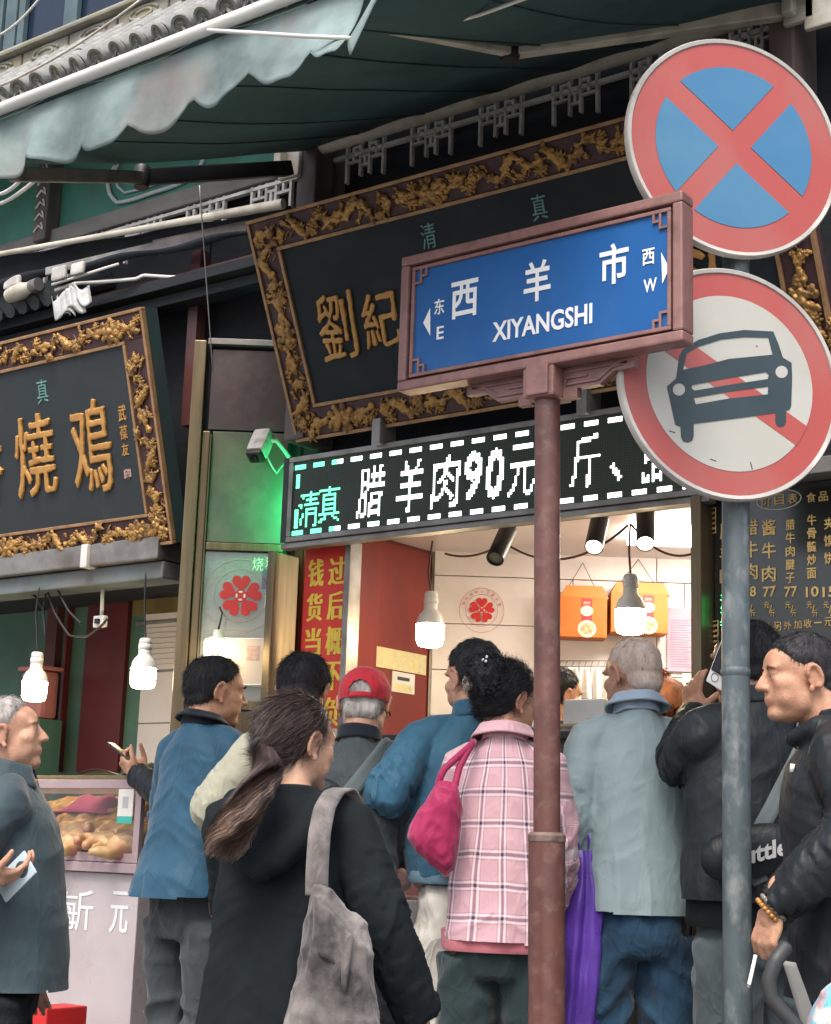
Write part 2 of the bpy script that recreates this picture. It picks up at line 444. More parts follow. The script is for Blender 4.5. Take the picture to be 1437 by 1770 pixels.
def cloth_material(name, c, c2=None, scale=9, rough=0.85, weave=0.25, sheen=0.15, spec=0.25, wr=0.35, wscale=16, seams=()):
    """woven cloth: colour mottle, fine weave, sharp small creases, stitched seams at given heights"""
    m = mk(name, c, c2 or tuple(x * 0.78 for x in c), scale=scale, rough=rough, bump=0.0, sheen=sheen, spec=spec, rvar=0.08)
    n, l, p = nodes_of(m)
    tc = n.new('ShaderNodeTexCoord')
    def nz(sc, det, rot, scl, dist):
        mp = n.new('ShaderNodeMapping'); mp.inputs['Scale'].default_value = scl; mp.inputs['Rotation'].default_value = rot; l.new(tc.outputs['Object'], mp.inputs[0])
        q = n.new('ShaderNodeTexNoise'); q.inputs['Scale'].default_value = sc; q.inputs['Detail'].default_value = det; q.inputs['Distortion'].default_value = dist; l.new(mp.outputs[0], q.inputs[0]); return q.outputs[0]
    def mth(op, x, y=None, z=None):
        q = n.new('ShaderNodeMath'); q.operation = op
        for i, v in enumerate((x, y, z)):
            if v is None: continue
            if isinstance(v, (int, float)): q.inputs[i].default_value = v
            else: l.new(v, q.inputs[i])
        return q.outputs[0]
    def crease(x): return mth('POWER', mth('SUBTRACT', 1.0, mth('MINIMUM', mth('MULTIPLY', mth('ABSOLUTE', mth('SUBTRACT', x, 0.5)), 7.0), 1.0)), 1.6)
    h = mth('ADD', crease(nz(wscale * .55, 2, (0.2, 0.9, 0.3), (1, 1, .42), 0.9)), mth('MULTIPLY', crease(nz(wscale * .9, 2, (0.5, -0.7, 0.2), (1, 1, .5), 1.2)), 0.6))
    for sv_ in seams:
        at_ = n.new('ShaderNodeAttribute'); at_.attribute_name = 'cloth'; sp_ = n.new('ShaderNodeSeparateXYZ'); l.new(at_.outputs['Vector'], sp_.inputs[0])
        tor = mth('LESS_THAN', sp_.outputs[2], 0.4)
        g = mth('MULTIPLY', mth('COMPARE', sp_.outputs[0 if sv_ == 'back' else 1], 0.0 if sv_ == 'back' else sv_, 0.0032), tor); h = mth('SUBTRACT', h, mth('MULTIPLY', g, 1.6))
    b1 = n.new('ShaderNodeBump'); b1.inputs['Strength'].default_value = min(1, wr * 1.2); b1.inputs['Distance'].default_value = 0.0045; l.new(h, b1.inputs['Height'])
    b2 = n.new('ShaderNodeBump'); b2.inputs['Strength'].default_value = weave; b2.inputs['Distance'].default_value = 0.0015; l.new(nz(330, 2, (0, 0, 0), (1, 1, 1), 0), b2.inputs['Height'])
    l.new(b1.outputs[0], b2.inputs['Normal']); l.new(b2.outputs[0], p.inputs['Normal'])
    return m

def head_parts(sex='m', fat=0.0, hero=True):
    """closed pieces of a head, origin between the ears, y forward, z up"""
    P = []
    P.append(ell((0, -0.012, 0.035), (0.076, 0.096, 0.088), n=24, m=16))
    P.append(ell((0, 0.028, -0.026), (0.064 + fat, 0.069, 0.088), n=22, m=14))
    P.append(ell((0, 0.040, 0.045), (0.062, 0.058, 0.052)))
    P.append(ell((0, 0.066, -0.088), (0.033 + fat, 0.032, 0.023)))
    P.append(ell((0, 0.030, -0.080 - fat), (0.045 + fat, 0.050, 0.026 + fat)))
    for s in (-1, 1):
        P.append(ell((s * 0.046, 0.012, -0.052), (0.018 + fat, 0.036, 0.040)))
        P.append(ell((s * 0.040, 0.056, -0.012), (0.027, 0.032, 0.026)))
        P.append(ell((s * 0.034, 0.054, -0.045), (0.026 + fat, 0.030, 0.034)))
        P.append(ell((s * 0.029, 0.082, 0.034), (0.028, 0.015, 0.010)))
        if hero:
            P.append(ell((s * 0.031, 0.081, 0.0175), (0.019, 0.014, 0.0075)))
            P.append(ell((s * 0.031, 0.080, 0.003), (0.018, 0.013, 0.0065)))
        # ear: rim, concha and lobe
        rim = []
        for k in range(10):
            t = R(-70 + 27 * k); rim.append((s * (0.082 + 0.006 * math.sin(k / 9 * PI)), -0.014 - 0.018 * math.cos(t) * 1.0 + 0.006 * math.sin(t), 0.004 + 0.030 * math.sin(t)))
        P.append(limb(rim, 0.0062, 8))
        P.append(ell((s * 0.077, -0.012, 0.000), (0.006, 0.017, 0.028)))
        P.append(ell((s * 0.079, -0.004, -0.030), (0.0065, 0.009, 0.011)))
        P.append(ell((s * 0.078, 0.000, -0.006), (0.006, 0.005, 0.010)))
    # nose
    P.append(limb([(0, 0.088, 0.030), (0, 0.097, 0.012), (0, 0.108, -0.006), (0, 0.114, -0.018)], [0.010, 0.0095, 0.011, 0.0125], 12))
    for s in (-1, 1): P.append(ell((s * 0.0135, 0.100, -0.021), (0.0095, 0.012, 0.0085)))
    # mouth
    P.append(ell((0, 0.082, -0.048), (0.032, 0.019, 0.022)))
    P.append(ell((0, 0.0905, -0.0515), (0.024, 0.0115, 0.0055)))
    P.append(ell((0, 0.0885, -0.0620), (0.021, 0.0115, 0.0060)))
    return P

def hand_parts(wr, d, nrm, side, curl=0.4, k=1.0, spread=0.012, curls=None, thumb=None):
    """palm, four fingers and a thumb; d finger direction, nrm out of the palm, side towards the thumb"""
    wr = Vector(wr); d = Vector(d).normalized(); nrm = Vector(nrm); nrm = (nrm - d * nrm.dot(d)).normalized(); sd = d.cross(nrm).normalized() * side
    P = []
    M = frame_mat((0, 0, 0), sd, d, nrm)
    def w(a, b, c): return wr + (sd * a + d * b + nrm * c) * k
    P.append(ell(tuple(w(0, 0.048, 0)), (0.040 * k, 0.050 * k, 0.0155 * k), M))
    P.append(ell(tuple(w(0.026, 0.035, 0.006)), (0.016 * k, 0.030 * k, 0.016 * k), M))
    P.append(limb([w(0, -0.05, 0), w(0, 0.0, 0), w(0, 0.03, 0)], [0.027 * k, 0.0255 * k, 0.026 * k], 12))
    lens = (0.070, 0.080, 0.074, 0.058)
    for i in range(4):
        a = 0.030 - 0.0195 * i; c = curls[i] if curls else curl
        L = lens[i]; p = w(a, 0.086 - 0.004 * abs(i - 1), -0.003); dd = (d + sd * (spread * (1.5 - i) * 6)).normalized(); pts = [p - dd * 0.02 * k, p]
        ang = 0.0
        for seg, ls in enumerate((0.46, 0.31, 0.23)):
            ang += c * (0.9, 1.15, 0.8)[seg]
            v = dd * math.cos(ang) + nrm * math.sin(ang); p = p + v * (L * ls * k); pts.append(p)
        r0 = (0.0092, 0.0094, 0.009, 0.0082)[i] * k
        P.append(limb(pts, [r0 * 1.05, r0 * 1.08, r0, r0 * 0.92, r0 * 0.8], 10))
    t = thumb or (0.75, 0.62, 0.35)
    p = w(0.030, 0.022, 0.004); dv = (sd * t[0] + d * t[1] + nrm * t[2]).normalized(); p2 = p + dv * 0.034 * k
    dv2 = (dv * 0.8 + d * 0.5 + nrm * 0.25).normalized(); p3 = p2 + dv2 * 0.028 * k; p4 = p3 + (dv2 + nrm * 0.2).normalized() * 0.022 * k
    P.append(limb([p, p2, p3, p4], [0.014 * k, 0.0115 * k, 0.0105 * k, 0.0085 * k], 10))
    return P

def ribbons(roots, dirs, curl=0.25, width=0.0016, length=0.03, lvar=0.4, seg=3, seed=0, fall=(0, 0, -1)):
    """thin hair blades: (verts, faces)"""
    rg = np.random.default_rng(seed); n = len(roots); roots = np.asarray(roots); dirs = np.asarray(dirs)
    L = length * (1 + lvar * rg.uniform(-1, 1, n)); side = np.cross(dirs, rg.normal(size=(n, 3))); side /= np.linalg.norm(side, axis=1, keepdims=True) + 1e-9
    V = np.zeros((n, seg + 1, 2, 3)); p = roots.copy(); d = dirs.copy(); fall = np.array(fall)
    for i in range(seg + 1):
        w = width * (1 - 0.75 * i / seg); V[:, i, 0] = p - side * w / 2; V[:, i, 1] = p + side * w / 2
        p = p + d * (L / seg)[:, None]; d = d + fall * curl / seg + rg.normal(size=(n, 3)) * 0.08; d /= np.linalg.norm(d, axis=1, keepdims=True)
    base = (np.arange(n) * (seg + 1) * 2)[:, None]; f = []
    for i in range(seg): f.append(base + np.array([i * 2, i * 2 + 1, i * 2 + 3, i * 2 + 2]))
    return V.reshape(-1, 3), np.concatenate(f)

def mesh_np(name, v, f):
    me = bpy.data.meshes.new(name); f = np.asarray(f)
    me.from_pydata(np.asarray(v).tolist(), [], f.tolist()); me.update(); return me
def join_me(name, items):
    vs = []; fs = []; b = 0
    for v, f in items:
        vs.append(np.asarray(v)); fs += [[i + b for i in q] for q in (f.tolist() if hasattr(f, 'tolist') else f)]; b += len(v)
    me = bpy.data.meshes.new(name); me.from_pydata(np.concatenate(vs).tolist(), [], fs); me.update(); return me

HL_MAN = ([-.13, -.07, -.045, -.028, -.016, .012, .03, .05, .075, .1], [-.070, -.068, -.055, -.03, .032, .030, .042, .066, .080, .088])
HL_WOMAN = ([-.13, -.07, -.045, -.028, -.016, .012, .03, .05, .075, .1], [-.085, -.085, -.07, -.045, .01, .005, .03, .066, .080, .086])
HL_BALD = ([-.13, -.07, -.045, -.028, -.016, .012, .03, .05, .075, .1], [-.070, -.068, -.055, -.03, .022, .020, .065, .1, .12, .13])
def hair_cap(style='short', thick=0.010, hl=HL_MAN, n=9000, length=0.020, seed=1, lift=0.22, puff=(0, 0, 0), width=0.0014, nape=True, cx=1.0, keepfn=None, vox=0.005):
    """scalp shell + blades in head coordinates -> mesh"""
    P = [ell((0, -0.012, 0.037), (0.076 + thick + puff[0], 0.097 + thick + puff[1], 0.088 + thick + puff[2]), n=26, m=18)]
    if nape: P.append(ell((0, -0.050, -0.022), (0.062 + thick * 0.4, 0.052 + thick * 0.3, 0.066)))
    me = blob(P, vox, 2); co = get_co(me)
    hz = np.interp(co[:, 1], hl[0], hl[1]); keep = co[:, 2] > hz
    if keepfn is not None: keep &= keepfn(co)
    m = np.clip((co[:, 2] - hz) / 0.035, 0, 1); ctr = np.array([0, -0.012, 0.02]); s_ = 1 - (thick + 0.004) / 0.09 * (1 - m) ** 1.5
    co2 = ctr + (co - ctr) * s_[:, None]
    no = get_no(me); co2 += no * (perlin(co * np.array([60, 60, 22]), seed) * 0.0022 + perlin(co * 24, seed + 3) * 0.003)[:, None] * m[:, None] * (0.45 if style == 'back' else 1)
    set_co(me, co2); cull(me, keep); co = get_co(me); no = get_no(me)
    rg = np.random.default_rng(seed); idx = rg.integers(0, len(co), n); roots = co[idx] + rg.normal(size=(n, 3)) * 0.0015; nn = no[idx]
    crown = np.array([0.012, -0.055, 0.125]); fl = roots - crown; fl[:, 2] -= 0.05
    if style == 'back': fl = np.array([0, -0.125, -0.022]) - roots
    fl -= nn * np.sum(fl * nn, 1, keepdims=True); fl /= np.linalg.norm(fl, axis=1, keepdims=True) + 1e-9
    d = fl + nn * lift + rg.normal(size=(n, 3)) * (0.07 if style == 'back' else 0.2); d /= np.linalg.norm(d, axis=1, keepdims=True)
    v, f = ribbons(roots - nn * 0.003, d, 0.3, width, length, 0.5, 2, seed)
    sv = get_co(me); sf = [tuple(p.vertices) for p in me.polygons]; bpy.data.meshes.remove(me)
    return join_me('hair', [(sv, sf), (v, f)])

class Person:
    """root empty at the feet; body (one skin mesh), clothing, hair and shoes as children"""
    def __init__(s, name, label, px, py, depth, ground, face, head=(0, 0, 0), lean=0.0, skin=SKIN_A, wide=1.0, fat=0.0, hero=False, vox=0.0062,
                 armR=None, armL=None, handR=None, handL=None, headtilt_y=0.0, hs=1.0, sex='m', shrug=0.0, topoff=0.0):
        top = atd(px, py, depth); s.H = top.z - ground; k = s.k = (s.H - topoff) / 1.72; s.lean = lean; s.wide = wide; s.name = name
        s.W = wide
        s.hip_z = 0.93 * k
        s.head_c0 = Vector((0, 0.012, 1.72 - 0.123 * hs)) * k; s.hk = k * hs
        s.sh = [Vector((sd * 0.172 * wide, -0.012, 1.395 + shrug)) * k for sd in (1, -1)]
        aR = armR or ((0.225, -0.03, 1.13), (0.235, 0.05, 0.88)); aL = armL or ((-0.225, -0.03, 1.13), (-0.235, 0.05, 0.88))
        s.arm = [[s.up(s.sh[i])] + [Vector(q) * k for q in a] for i, a in enumerate((aR, aL))]
        s.head_c = s.up(s.head_c0) + Vector((0, headtilt_y, 0)) * k
        rz = R(37 - face)
        s.root = empty(name, (0, 0, 0), (0, 0, rz))
        hr = Matrix.Rotation(R(-head[0]), 4, 'Z') @ Matrix.Rotation(R(head[1]), 4, 'X') @ Matrix.Rotation(R(head[2]), 4, 'Y')
        s.HM = Matrix.Translation(s.head_c) @ hr @ Matrix.Scale(s.hk, 4)
        topl = s.HM @ Vector((0, -0.012, 0.123))
        off = Matrix.Rotation(rz, 4, 'Z') @ Vector((topl.x, topl.y, 0))
        s.root.location = (top.x - off.x, top.y - off.y, ground)
        s.vox = vox; s.skin = skin; s.hero = hero; s.fat = fat; s.hands = (handR, handL)
        tag(s.root, label, 'person')
        s.build_body()
    def up(s, p):
        """lean of the upper body about the hips"""
        p = Vector(p); z0 = 0.95 * s.k; t = min(1, max(0, (p.z - z0 * 0.9) / (0.35 * s.k))) if s.k else 0
        a = R(s.lean) * t; dz = p.z - z0
        return Vector((p.x, p.y * math.cos(a) + dz * math.sin(a), z0 + dz * math.cos(a) - p.y * math.sin(a)))
    def upv(s, v):
        return np.array([tuple(s.up(p)) for p in v])
    def child(s, name, me, m, smooth=True, label=None):
        o = link_mesh(name, me, m, s.root, smooth)
        if label: o['label'] = label
        return o
    def build_body(s):
        k = s.k; P = []
        for v, f in head_parts(fat=s.fat, hero=s.hero):
            P.append((np.array([tuple(s.HM @ Vector(p)) for p in v]), f))
        nb = s.up(Vector((0, -0.035, 1.46)) * k)
        hb = s.HM @ Vector((0, -0.030, -0.035)); mid = nb.lerp(hb, 0.55)
        P.append(limb([nb - Vector((0, 0, 0.05)) * k, nb, mid, hb], [0.072 * k, 0.066 * k, (0.057 + s.fat) * k, (0.055 + s.fat) * k], 16))
        P.append((s.upv(loft_vf([(z * k, a * k * s.W, b * k, 0) for z, a, b in ((.86, .13, .09), (.95, .15, .10), (1.1, .135, .09), (1.25, .14, .085), (1.36, .14, .075), (1.42, .09, .06), (1.47, .055, .055))])[0]), loft_vf([(0, 1, 1, 0)] * 7)[1]))
        for i, a in enumerate(s.arm):
            path = smoothpath(a, 5); P.append(limb(path, interp_r([0.045 * k, 0.042 * k, 0.036 * k, 0.032 * k, 0.027 * k], len(path)), 12))
            h = s.hands[i]
            if h is None: h = dict(d=(a[2] - a[1]), n=Vector((-1 if i == 0 else 1, 0.2, 0)), curl=0.35)
            P += hand_parts(a[2], h['d'], h['n'], 1 if i == 0 else -1, h.get('curl', 0.4), k * h.get('k', 1.0), h.get('spread', 0.012), h.get('curls'), h.get('thumb'))
        for sd in (1, -1):
            P.append(limb([Vector((sd * 0.085, 0, 0.90)) * k, Vector((sd * 0.095, 0.012, 0.50)) * k, Vector((sd * 0.10, -0.02, 0.10)) * k], [0.075 * k, 0.05 * k, 0.036 * k], 12))
            P.append(limb([Vector((sd * 0.10, -0.03, 0.05)) * k, Vector((sd * 0.115, 0.12, 0.035)) * k], [0.036 * k, 0.03 * k], 10))
        me = blob(P, s.vox, 3, 0.5)
        co = get_co(me)
        if s.hero:      # soften cheeks, jaw and brow, keep nose, mouth, eyes and ears crisp
            o_ = bpy.data.objects.new('tmp', me); COL.objects.link(o_); ms = o_.modifiers.new('s', 'SMOOTH'); ms.factor = 0.5; ms.iterations = int(0.12 / s.vox)
            m3 = bpy.data.meshes.new_from_object(o_.evaluated_get(bpy.context.evaluated_depsgraph_get())); cs = get_co(m3); bpy.data.objects.remove(o_); bpy.data.meshes.remove(m3)
            iv = np.array(s.HM.inverted()); h_ = co @ iv[:3, :3].T + iv[:3, 3]; x, y, z = h_.T
            keepm = np.maximum.reduce([np.exp(-((x / .019) ** 4 + ((z + .004) / .034) ** 4)) * (y > .08), np.exp(-((x / .026) ** 4 + ((z + .055) / .016) ** 4)) * (y > .07), np.exp(-(((np.abs(x) - .031) / .022) ** 4 + ((z - .011) / .013) ** 4)) * (y > .06), ((np.abs(x) > .068) & (y < .022) & (y > -.05) & (np.abs(z) < .05)) * 1.0])
            inh = (z > -.13) & (np.linalg.norm(h_, axis=1) < .2); mk_ = np.where(inh, 1 - keepm, 0.0); co = co + (cs - co) * mk_[:, None]; set_co(me, co)
        inv = np.array(s.HM.inverted()); hc = co @ inv[:3, :3].T + inv[:3, 3]
        x, y, z = hc.T
        lips = np.exp(-((x / 0.021) ** 4 + ((z + 0.0575) / 0.0095) ** 4)) * (y > 0.085) * 0.75
        ear = ((np.abs(x) > 0.072) & (np.abs(z) < 0.045) & (y < 0.02) & (y > -0.045)) * 0.22
        nose = np.exp(-((x / 0.02) ** 2 + ((z + 0.015) / 0.018) ** 2)) * (y > 0.095) * 0.22
        vattr(me, 'tint', np.clip(lips + ear + nose, 0, 1), 'FLOAT')
        s.body = s.child('body', me, s.skin)
        if s.hero:
            for sd in (-1, 1):
                o = MB(); v, f = ell((sd * 0.031, 0.0815, 0.0105), (0.0145, 0.0110, 0.0032)); o.add([s.HM @ Vector(p) for p in v], f); e = o.build('eye', EYE_WHITE, s.root, True)
                o = MB(); v, f = ell((sd * 0.0315, 0.0872, 0.0105), (0.0068, 0.0060, 0.0034)); o.add([s.HM @ Vector(p) for p in v], f); o.build('iris', EYE_DARK, e, True)
                rg = np.random.default_rng(3); n = 150; t = rg.uniform(-1, 1, n)
                rt = np.stack([sd * (0.031 + t * 0.019), 0.0985 - 0.010 * np.abs(t) ** 2 - 0.006 * (t > 0) * t, 0.033 - 0.004 * t ** 2 + rg.normal(size=n) * 0.0018], 1)
                dr = np.stack([sd * np.ones(n), 0.15 * np.ones(n), rg.normal(size=n) * 0.25], 1); dr /= np.linalg.norm(dr, axis=1, keepdims=True)
                v, f = ribbons(rt, dr, 0.2, 0.0014, 0.008, 0.4, 2, 5); v = v @ np.array(s.HM.to_3x3()).T + np.array(s.HM.translation)
                s.child('eyebrow', mesh_np('eyebrow', v, f), HAIR_BLACK if s.skin is not SKIN_C else HAIR_SALT, None)
    def head_child(s, name, me, m, smooth=True, label=None, parent=None):
        v = get_co(me) @ np.array(s.HM.to_3x3()).T + np.array(s.HM.translation); set_co(me, v)
        o = link_mesh(name, me, m, parent or s.root, smooth)
        if label: o['label'] = label
        return o
    def hair(s, m, label=None, **kw):
        return s.head_child('hair', hair_cap(**kw), m, True, label)
    def top(s, m, rings=None, hem=0.80, sleeve=(0.066, 0.064, 0.061, 0.057, 0.050), sl_end=1.0, amp=0.010, name='jacket', vox=0.0072, seed=1, hem_w=1.0, extra=None, label=None, vert=1.0, elbow=1.0, smooth=5, drape=0.0, back=0.0, asym=0.0):
        """coat or shirt: loft + sleeves, fused, smoothed and creased"""
        k = s.k; W = s.W
        rings = rings or [(hem, .200 * hem_w, .145 * hem_w, 0), ((hem + .95) / 2, .200 * (1 + hem_w) / 2, .145, 0), (0.98, .193, .14, 0), (1.10, .188, .135, 0), (1.24, .196, .132, 0), (1.33, .192, .122, -.005), (1.385, .170, .108, -.01), (1.43, .120, .088, -.02), (1.475, .074, .072, -.028), (1.495, .064, .066, -.03)]
        hem_z = rings[0][0]; rings = [(hem_z - 0.05,) + tuple(rings[0][1:])] + list(rings)
        P = [(s.upv(loft_vf([(r_[0] * k, r_[1] * k * W, r_[2] * k, r_[3] * k) for r_ in rings], 36)[0]), loft_vf([(0, 1, 1, 0)] * len(rings), 36)[1])]
        paths = []
        for i, a in enumerate(s.arm):
            b = list(a)
            if sl_end < 1: b[2] = a[1].lerp(a[2], sl_end) if sl_end > 0 else a[1]
            e_dir = (b[2] - b[1]).normalized()
            path = smoothpath(b, 8); rad = interp_r([q * k for q in sleeve], len(path))
            sdn = 1 if i == 0 else -1
            P.append(tube_vf([s.up(Vector((sdn * 0.060 * W, -0.018, 1.448)) * k), s.up(Vector((sdn * 0.118 * W, -0.016, 1.428)) * k)] + path, [0.040 * k, rad[0] * 0.80] + rad, 18)); paths.append((np.array([tuple(p) for p in path]), np.array(rad)))
            P.append(ell(tuple(a[0] + Vector((0, 0, -0.02)) * k), (sleeve[0] * 0.98 * k, sleeve[0] * 1.0 * k, sleeve[0] * 1.05 * k)))
        if extra: P += extra
        me = blob(P, vox, smooth, 0.5)
        co = get_co(me); no = get_no(me); n = len(co)
        wsl = np.zeros(n); sl = np.zeros(n); th = np.zeros((n, 2)); el = np.zeros(n)
        for path, rad in paths:
            d = np.linalg.norm(co[:, None, :] - path[None], axis=2); j = d.argmin(1); dm = d[np.arange(n), j] / rad[j]
            w_ = np.clip((1.45 - dm) / 0.3, 0, 1) * np.clip((j - 2) / 3.0, 0, 1)
            up_ = w_ > wsl; seg = np.concatenate([[0], np.cumsum(np.linalg.norm(np.diff(path, axis=0), axis=1))])
            wsl = np.where(up_, w_, wsl); sl = np.where(up_, seg[j], sl); rel = (co - path[j]) / rad[j][:, None]
            th = np.where(up_[:, None], rel[:, :2], th); mid = len(path) // 2
            el = np.where(up_, np.exp(-((j - mid) / 3.2) ** 2) + 0.7 * np.exp(-((j - len(path) + 1) / 3.0) ** 2), el)
        z = co[:, 2] / k
        q = co + 0.05 * np.stack([perlin(co * 3, seed), perlin(co * 3, seed + 1), perlin(co * 3, seed + 2)], 1)
        hemf = np.clip((1.38 - z) / 0.5, 0.1, 1)
        t1 = (ridge(np.stack([q[:, 0] * 8.5, q[:, 1] * 6, q[:, 2] * 1.3], 1), seed + 5) - 0.3) * vert * hemf
        sx = np.sign(co[:, 0]) if asym == 0 else asym
        dg = q[:, 0] * sx * 0.55 + q[:, 2]
        t2 = (ridge(np.stack([dg * 9, (q[:, 0] * sx - 0.55 * q[:, 2]) * 1.6, q[:, 1] * 2.5], 1), seed + 7) - 0.3) * 0.75
        t3 = perlin(q * np.array([4, 4, 2.2]), seed + 9) * 0.5
        t4 = (ridge(np.stack([dg * 17, (q[:, 0] * sx - 0.55 * q[:, 2]) * 4, q[:, 1] * 5], 1), seed + 13) - 0.25) * 0.42 + (ridge(np.stack([q[:, 0] * 18, q[:, 1] * 14, q[:, 2] * 3.2], 1), seed + 15) - 0.25) * 0.35 * hemf
        tors = 0.95 * t1 + 0.6 * t2 + 0.8 * t3 + 0.45 * t4
        an = np.arctan2(th[:, 1], th[:, 0])
        sv = np.stack([sl * 11 + 0.9 * np.cos(an + 0.6), 0.55 * np.cos(an), 0.55 * np.sin(an)], 1) + 0.2 * perlin(co * 6, seed)[:, None]
        slv = (ridge(sv, seed + 11) - 0.35) * (0.45 + 0.95 * elbow * el) + (ridge(sv * np.array([2.1, 1.6, 1.6]), seed + 17) - 0.3) * (0.2 + 0.35 * el) + perlin(q * 5, seed + 2) * 0.4
        disp = amp * ((1 - wsl) * tors + wsl * slv)
        top_f = np.clip((1.50 - z) / 0.06, 0, 1)
        co2 = co + no * (disp * (0.3 + 0.7 * top_f))[:, None]
        hw_ = drape * perlin(np.stack([co[:, 0] * 7, co[:, 1] * 7, np.zeros(n)], 1), seed + 20)
        keep = (co2[:, 2] > (hem_z + hw_) * k) | (wsl > 0.5)
        set_co(me, co2)
        ang = np.arctan2(co[:, 0], -co[:, 1])
        u = np.where(wsl > 0.5, th[:, 0] * 0.06, ang * 0.165 * k); v_ = np.where(wsl > 0.5, sl + 0.02, co[:, 2])
        vattr(me, 'cloth', np.stack([u + 0.009 * perlin(co * 5, seed + 31), v_ + 0.012 * perlin(co * 4, seed + 33) - 0.25 * disp, wsl], 1)); cull(me, keep)
        o = s.child(name, me, m, True, label); s.coat = o
        return o
    def trousers(s, m, w=1.0, amp=0.012, seed=3, vox=0.010, label=None, z_top=0.96, straight=1.0, spread=0.0):
        k = s.k; P = [loft_vf([(z_ * k, a * k * w * s.W, b * k * w, y_ * k) for z_, a, b, y_ in ((.76, .150, .105, 0), (.82, .160, .115, -.005), (.9, .158, .115, -.008), (z_top, .150, .108, 0))], 28)]
        for sd in (1, -1):
            pts = [Vector((sd * 0.092, -0.004, 0.82)) * k, Vector((sd * (0.098 + spread * 0.5), 0.008, 0.62)) * k, Vector((sd * (0.10 + spread), 0.015, 0.48)) * k, Vector((sd * (0.104 + spread), -0.01, 0.28)) * k, Vector((sd * (0.106 + spread), -0.02, 0.07)) * k]
            path = smoothpath(pts, 4); P.append(tube_vf(path, interp_r([.092 * k * w, .088 * k * w, .079 * k * w, .072 * k * w * straight, .070 * k * w * straight], len(path)), 18))
        me = blob(P, vox, 4, 0.5); co = get_co(me); no = get_no(me)
        q = co + 0.05 * np.stack([perlin(co * 5, seed), perlin(co * 5, seed + 1), perlin(co * 5, seed + 2)], 1); z = co[:, 2] / k
        sx = np.sign(co[:, 0]); dg = q[:, 0] * sx * 0.6 + q[:, 2]
        d = (ridge(np.stack([q[:, 0] * 9, q[:, 1] * 9, q[:, 2] * 1.5], 1), seed) - 0.3) * 0.8 + (ridge(np.stack([dg * 9, (q[:, 0] - .6 * q[:, 2]) * 2, q[:, 1] * 4], 1), seed + 4) - 0.3) * (0.5 + 0.9 * np.exp(-((z - 0.5) / 0.12) ** 2) + 0.6 * np.exp(-((z - 0.78) / 0.08) ** 2))
        set_co(me, co + no * (amp * d)[:, None])
        s.child('trousers', me, m, True, label)
        for sd in (1, -1):
            P = [limb([Vector((sd * 0.108, -0.05, 0.045)) * k, Vector((sd * 0.112, 0.03, 0.045)) * k, Vector((sd * 0.122, 0.15, 0.035)) * k], [0.044 * k, 0.046 * k, 0.034 * k], 14), loft_vf([(0.0, .05 * k, .135 * k, .05 * k, sd * .113 * k), (0.03 * k, .05 * k, .135 * k, .05 * k, sd * .113 * k)], 20)]
            me = blob(P, 0.007, 3); co = get_co(me); co[:, 2] = np.maximum(co[:, 2], 0.0); set_co(me, co); s.child('shoe', me, SHOE)
    def collar(s, m, r0=0.076, r1=0.070, h=0.050, z=1.470, fold=0.0, tilt=-12, th=0.006, gap=0.6, y=-0.03, label=None, name='collar', dx=0.0):
        """stand collar, or a turned-down one (fold>0), open at the front"""
        k = s.k; mb = MB(); A0, A1 = R(90 + 40 * gap), R(90 + 360 - 40 * gap); prof = [(r0, 0.0), ((r0 + r1) / 2, h * 0.5), (r1, h)]
        if fold: prof += [(r1 + 0.006, h + 0.004), (r1 + 0.016, h - fold * 0.4), (r1 + 0.030, h - fold)]
        def fn(u, v):
            a = A0 + (A1 - A0) * u; t = v * (len(prof) - 1); i = min(int(t), len(prof) - 2); q = t - i
            r_ = prof[i][0] * (1 - q) + prof[i + 1][0] * q; hz = prof[i][1] * (1 - q) + prof[i + 1][1] * q
            w_ = 0.003 * math.sin(a * 5 + v * 3) * (1 if fold else 0.4)
            px_, py_ = (r_ + w_) * math.cos(a), (r_ + w_) * math.sin(a); tl = R(tilt)
            pz = hz + py_ * math.sin(tl); c = s.up(Vector((dx, y, z)) * k); return c + Vector((px_, py_ * math.cos(tl), pz)) * k
        mb.grid(fn, 40, 3 * (len(prof) - 1), th * k)
        return mb.build(name, m, s.coat if hasattr(s, 'coat') else s.root, True, label)
    def world(s, p):
        return (Matrix.Translation(s.root.location) @ Matrix.Rotation(s.root.rotation_euler.z, 4, 'Z')) @ Vector(p)
    def local(s, p):
        return (Matrix.Translation(s.root.location) @ Matrix.Rotation(s.root.rotation_euler.z, 4, 'Z')).inverted() @ Vector(p)
    def strap(s, name, pts, w, m, th=0.004, parent=None, up=None):
        """flat strap through local points, lying on the body"""
        pts = smoothpath(pts, 8); mb = MB(); n = len(pts)
        def fn(u, v):
            t = v * (n - 1); i = min(int(t), n - 2); p = pts[i].lerp(pts[i + 1], t - i); d = (pts[min(i + 2, n - 1)] - pts[max(i - 1, 0)]).normalized()
            ax = Vector((0, 0, 1.2)) * s.k; out = Vector((p.x, p.y, 0)).normalized() if up is None else Vector(up)
            sd = d.cross(out).normalized(); return p + sd * (u - 0.5) * w
        mb.grid(fn, 3, n * 2, th); return mb.build(name, m, parent if parent is not None else s.root, True)
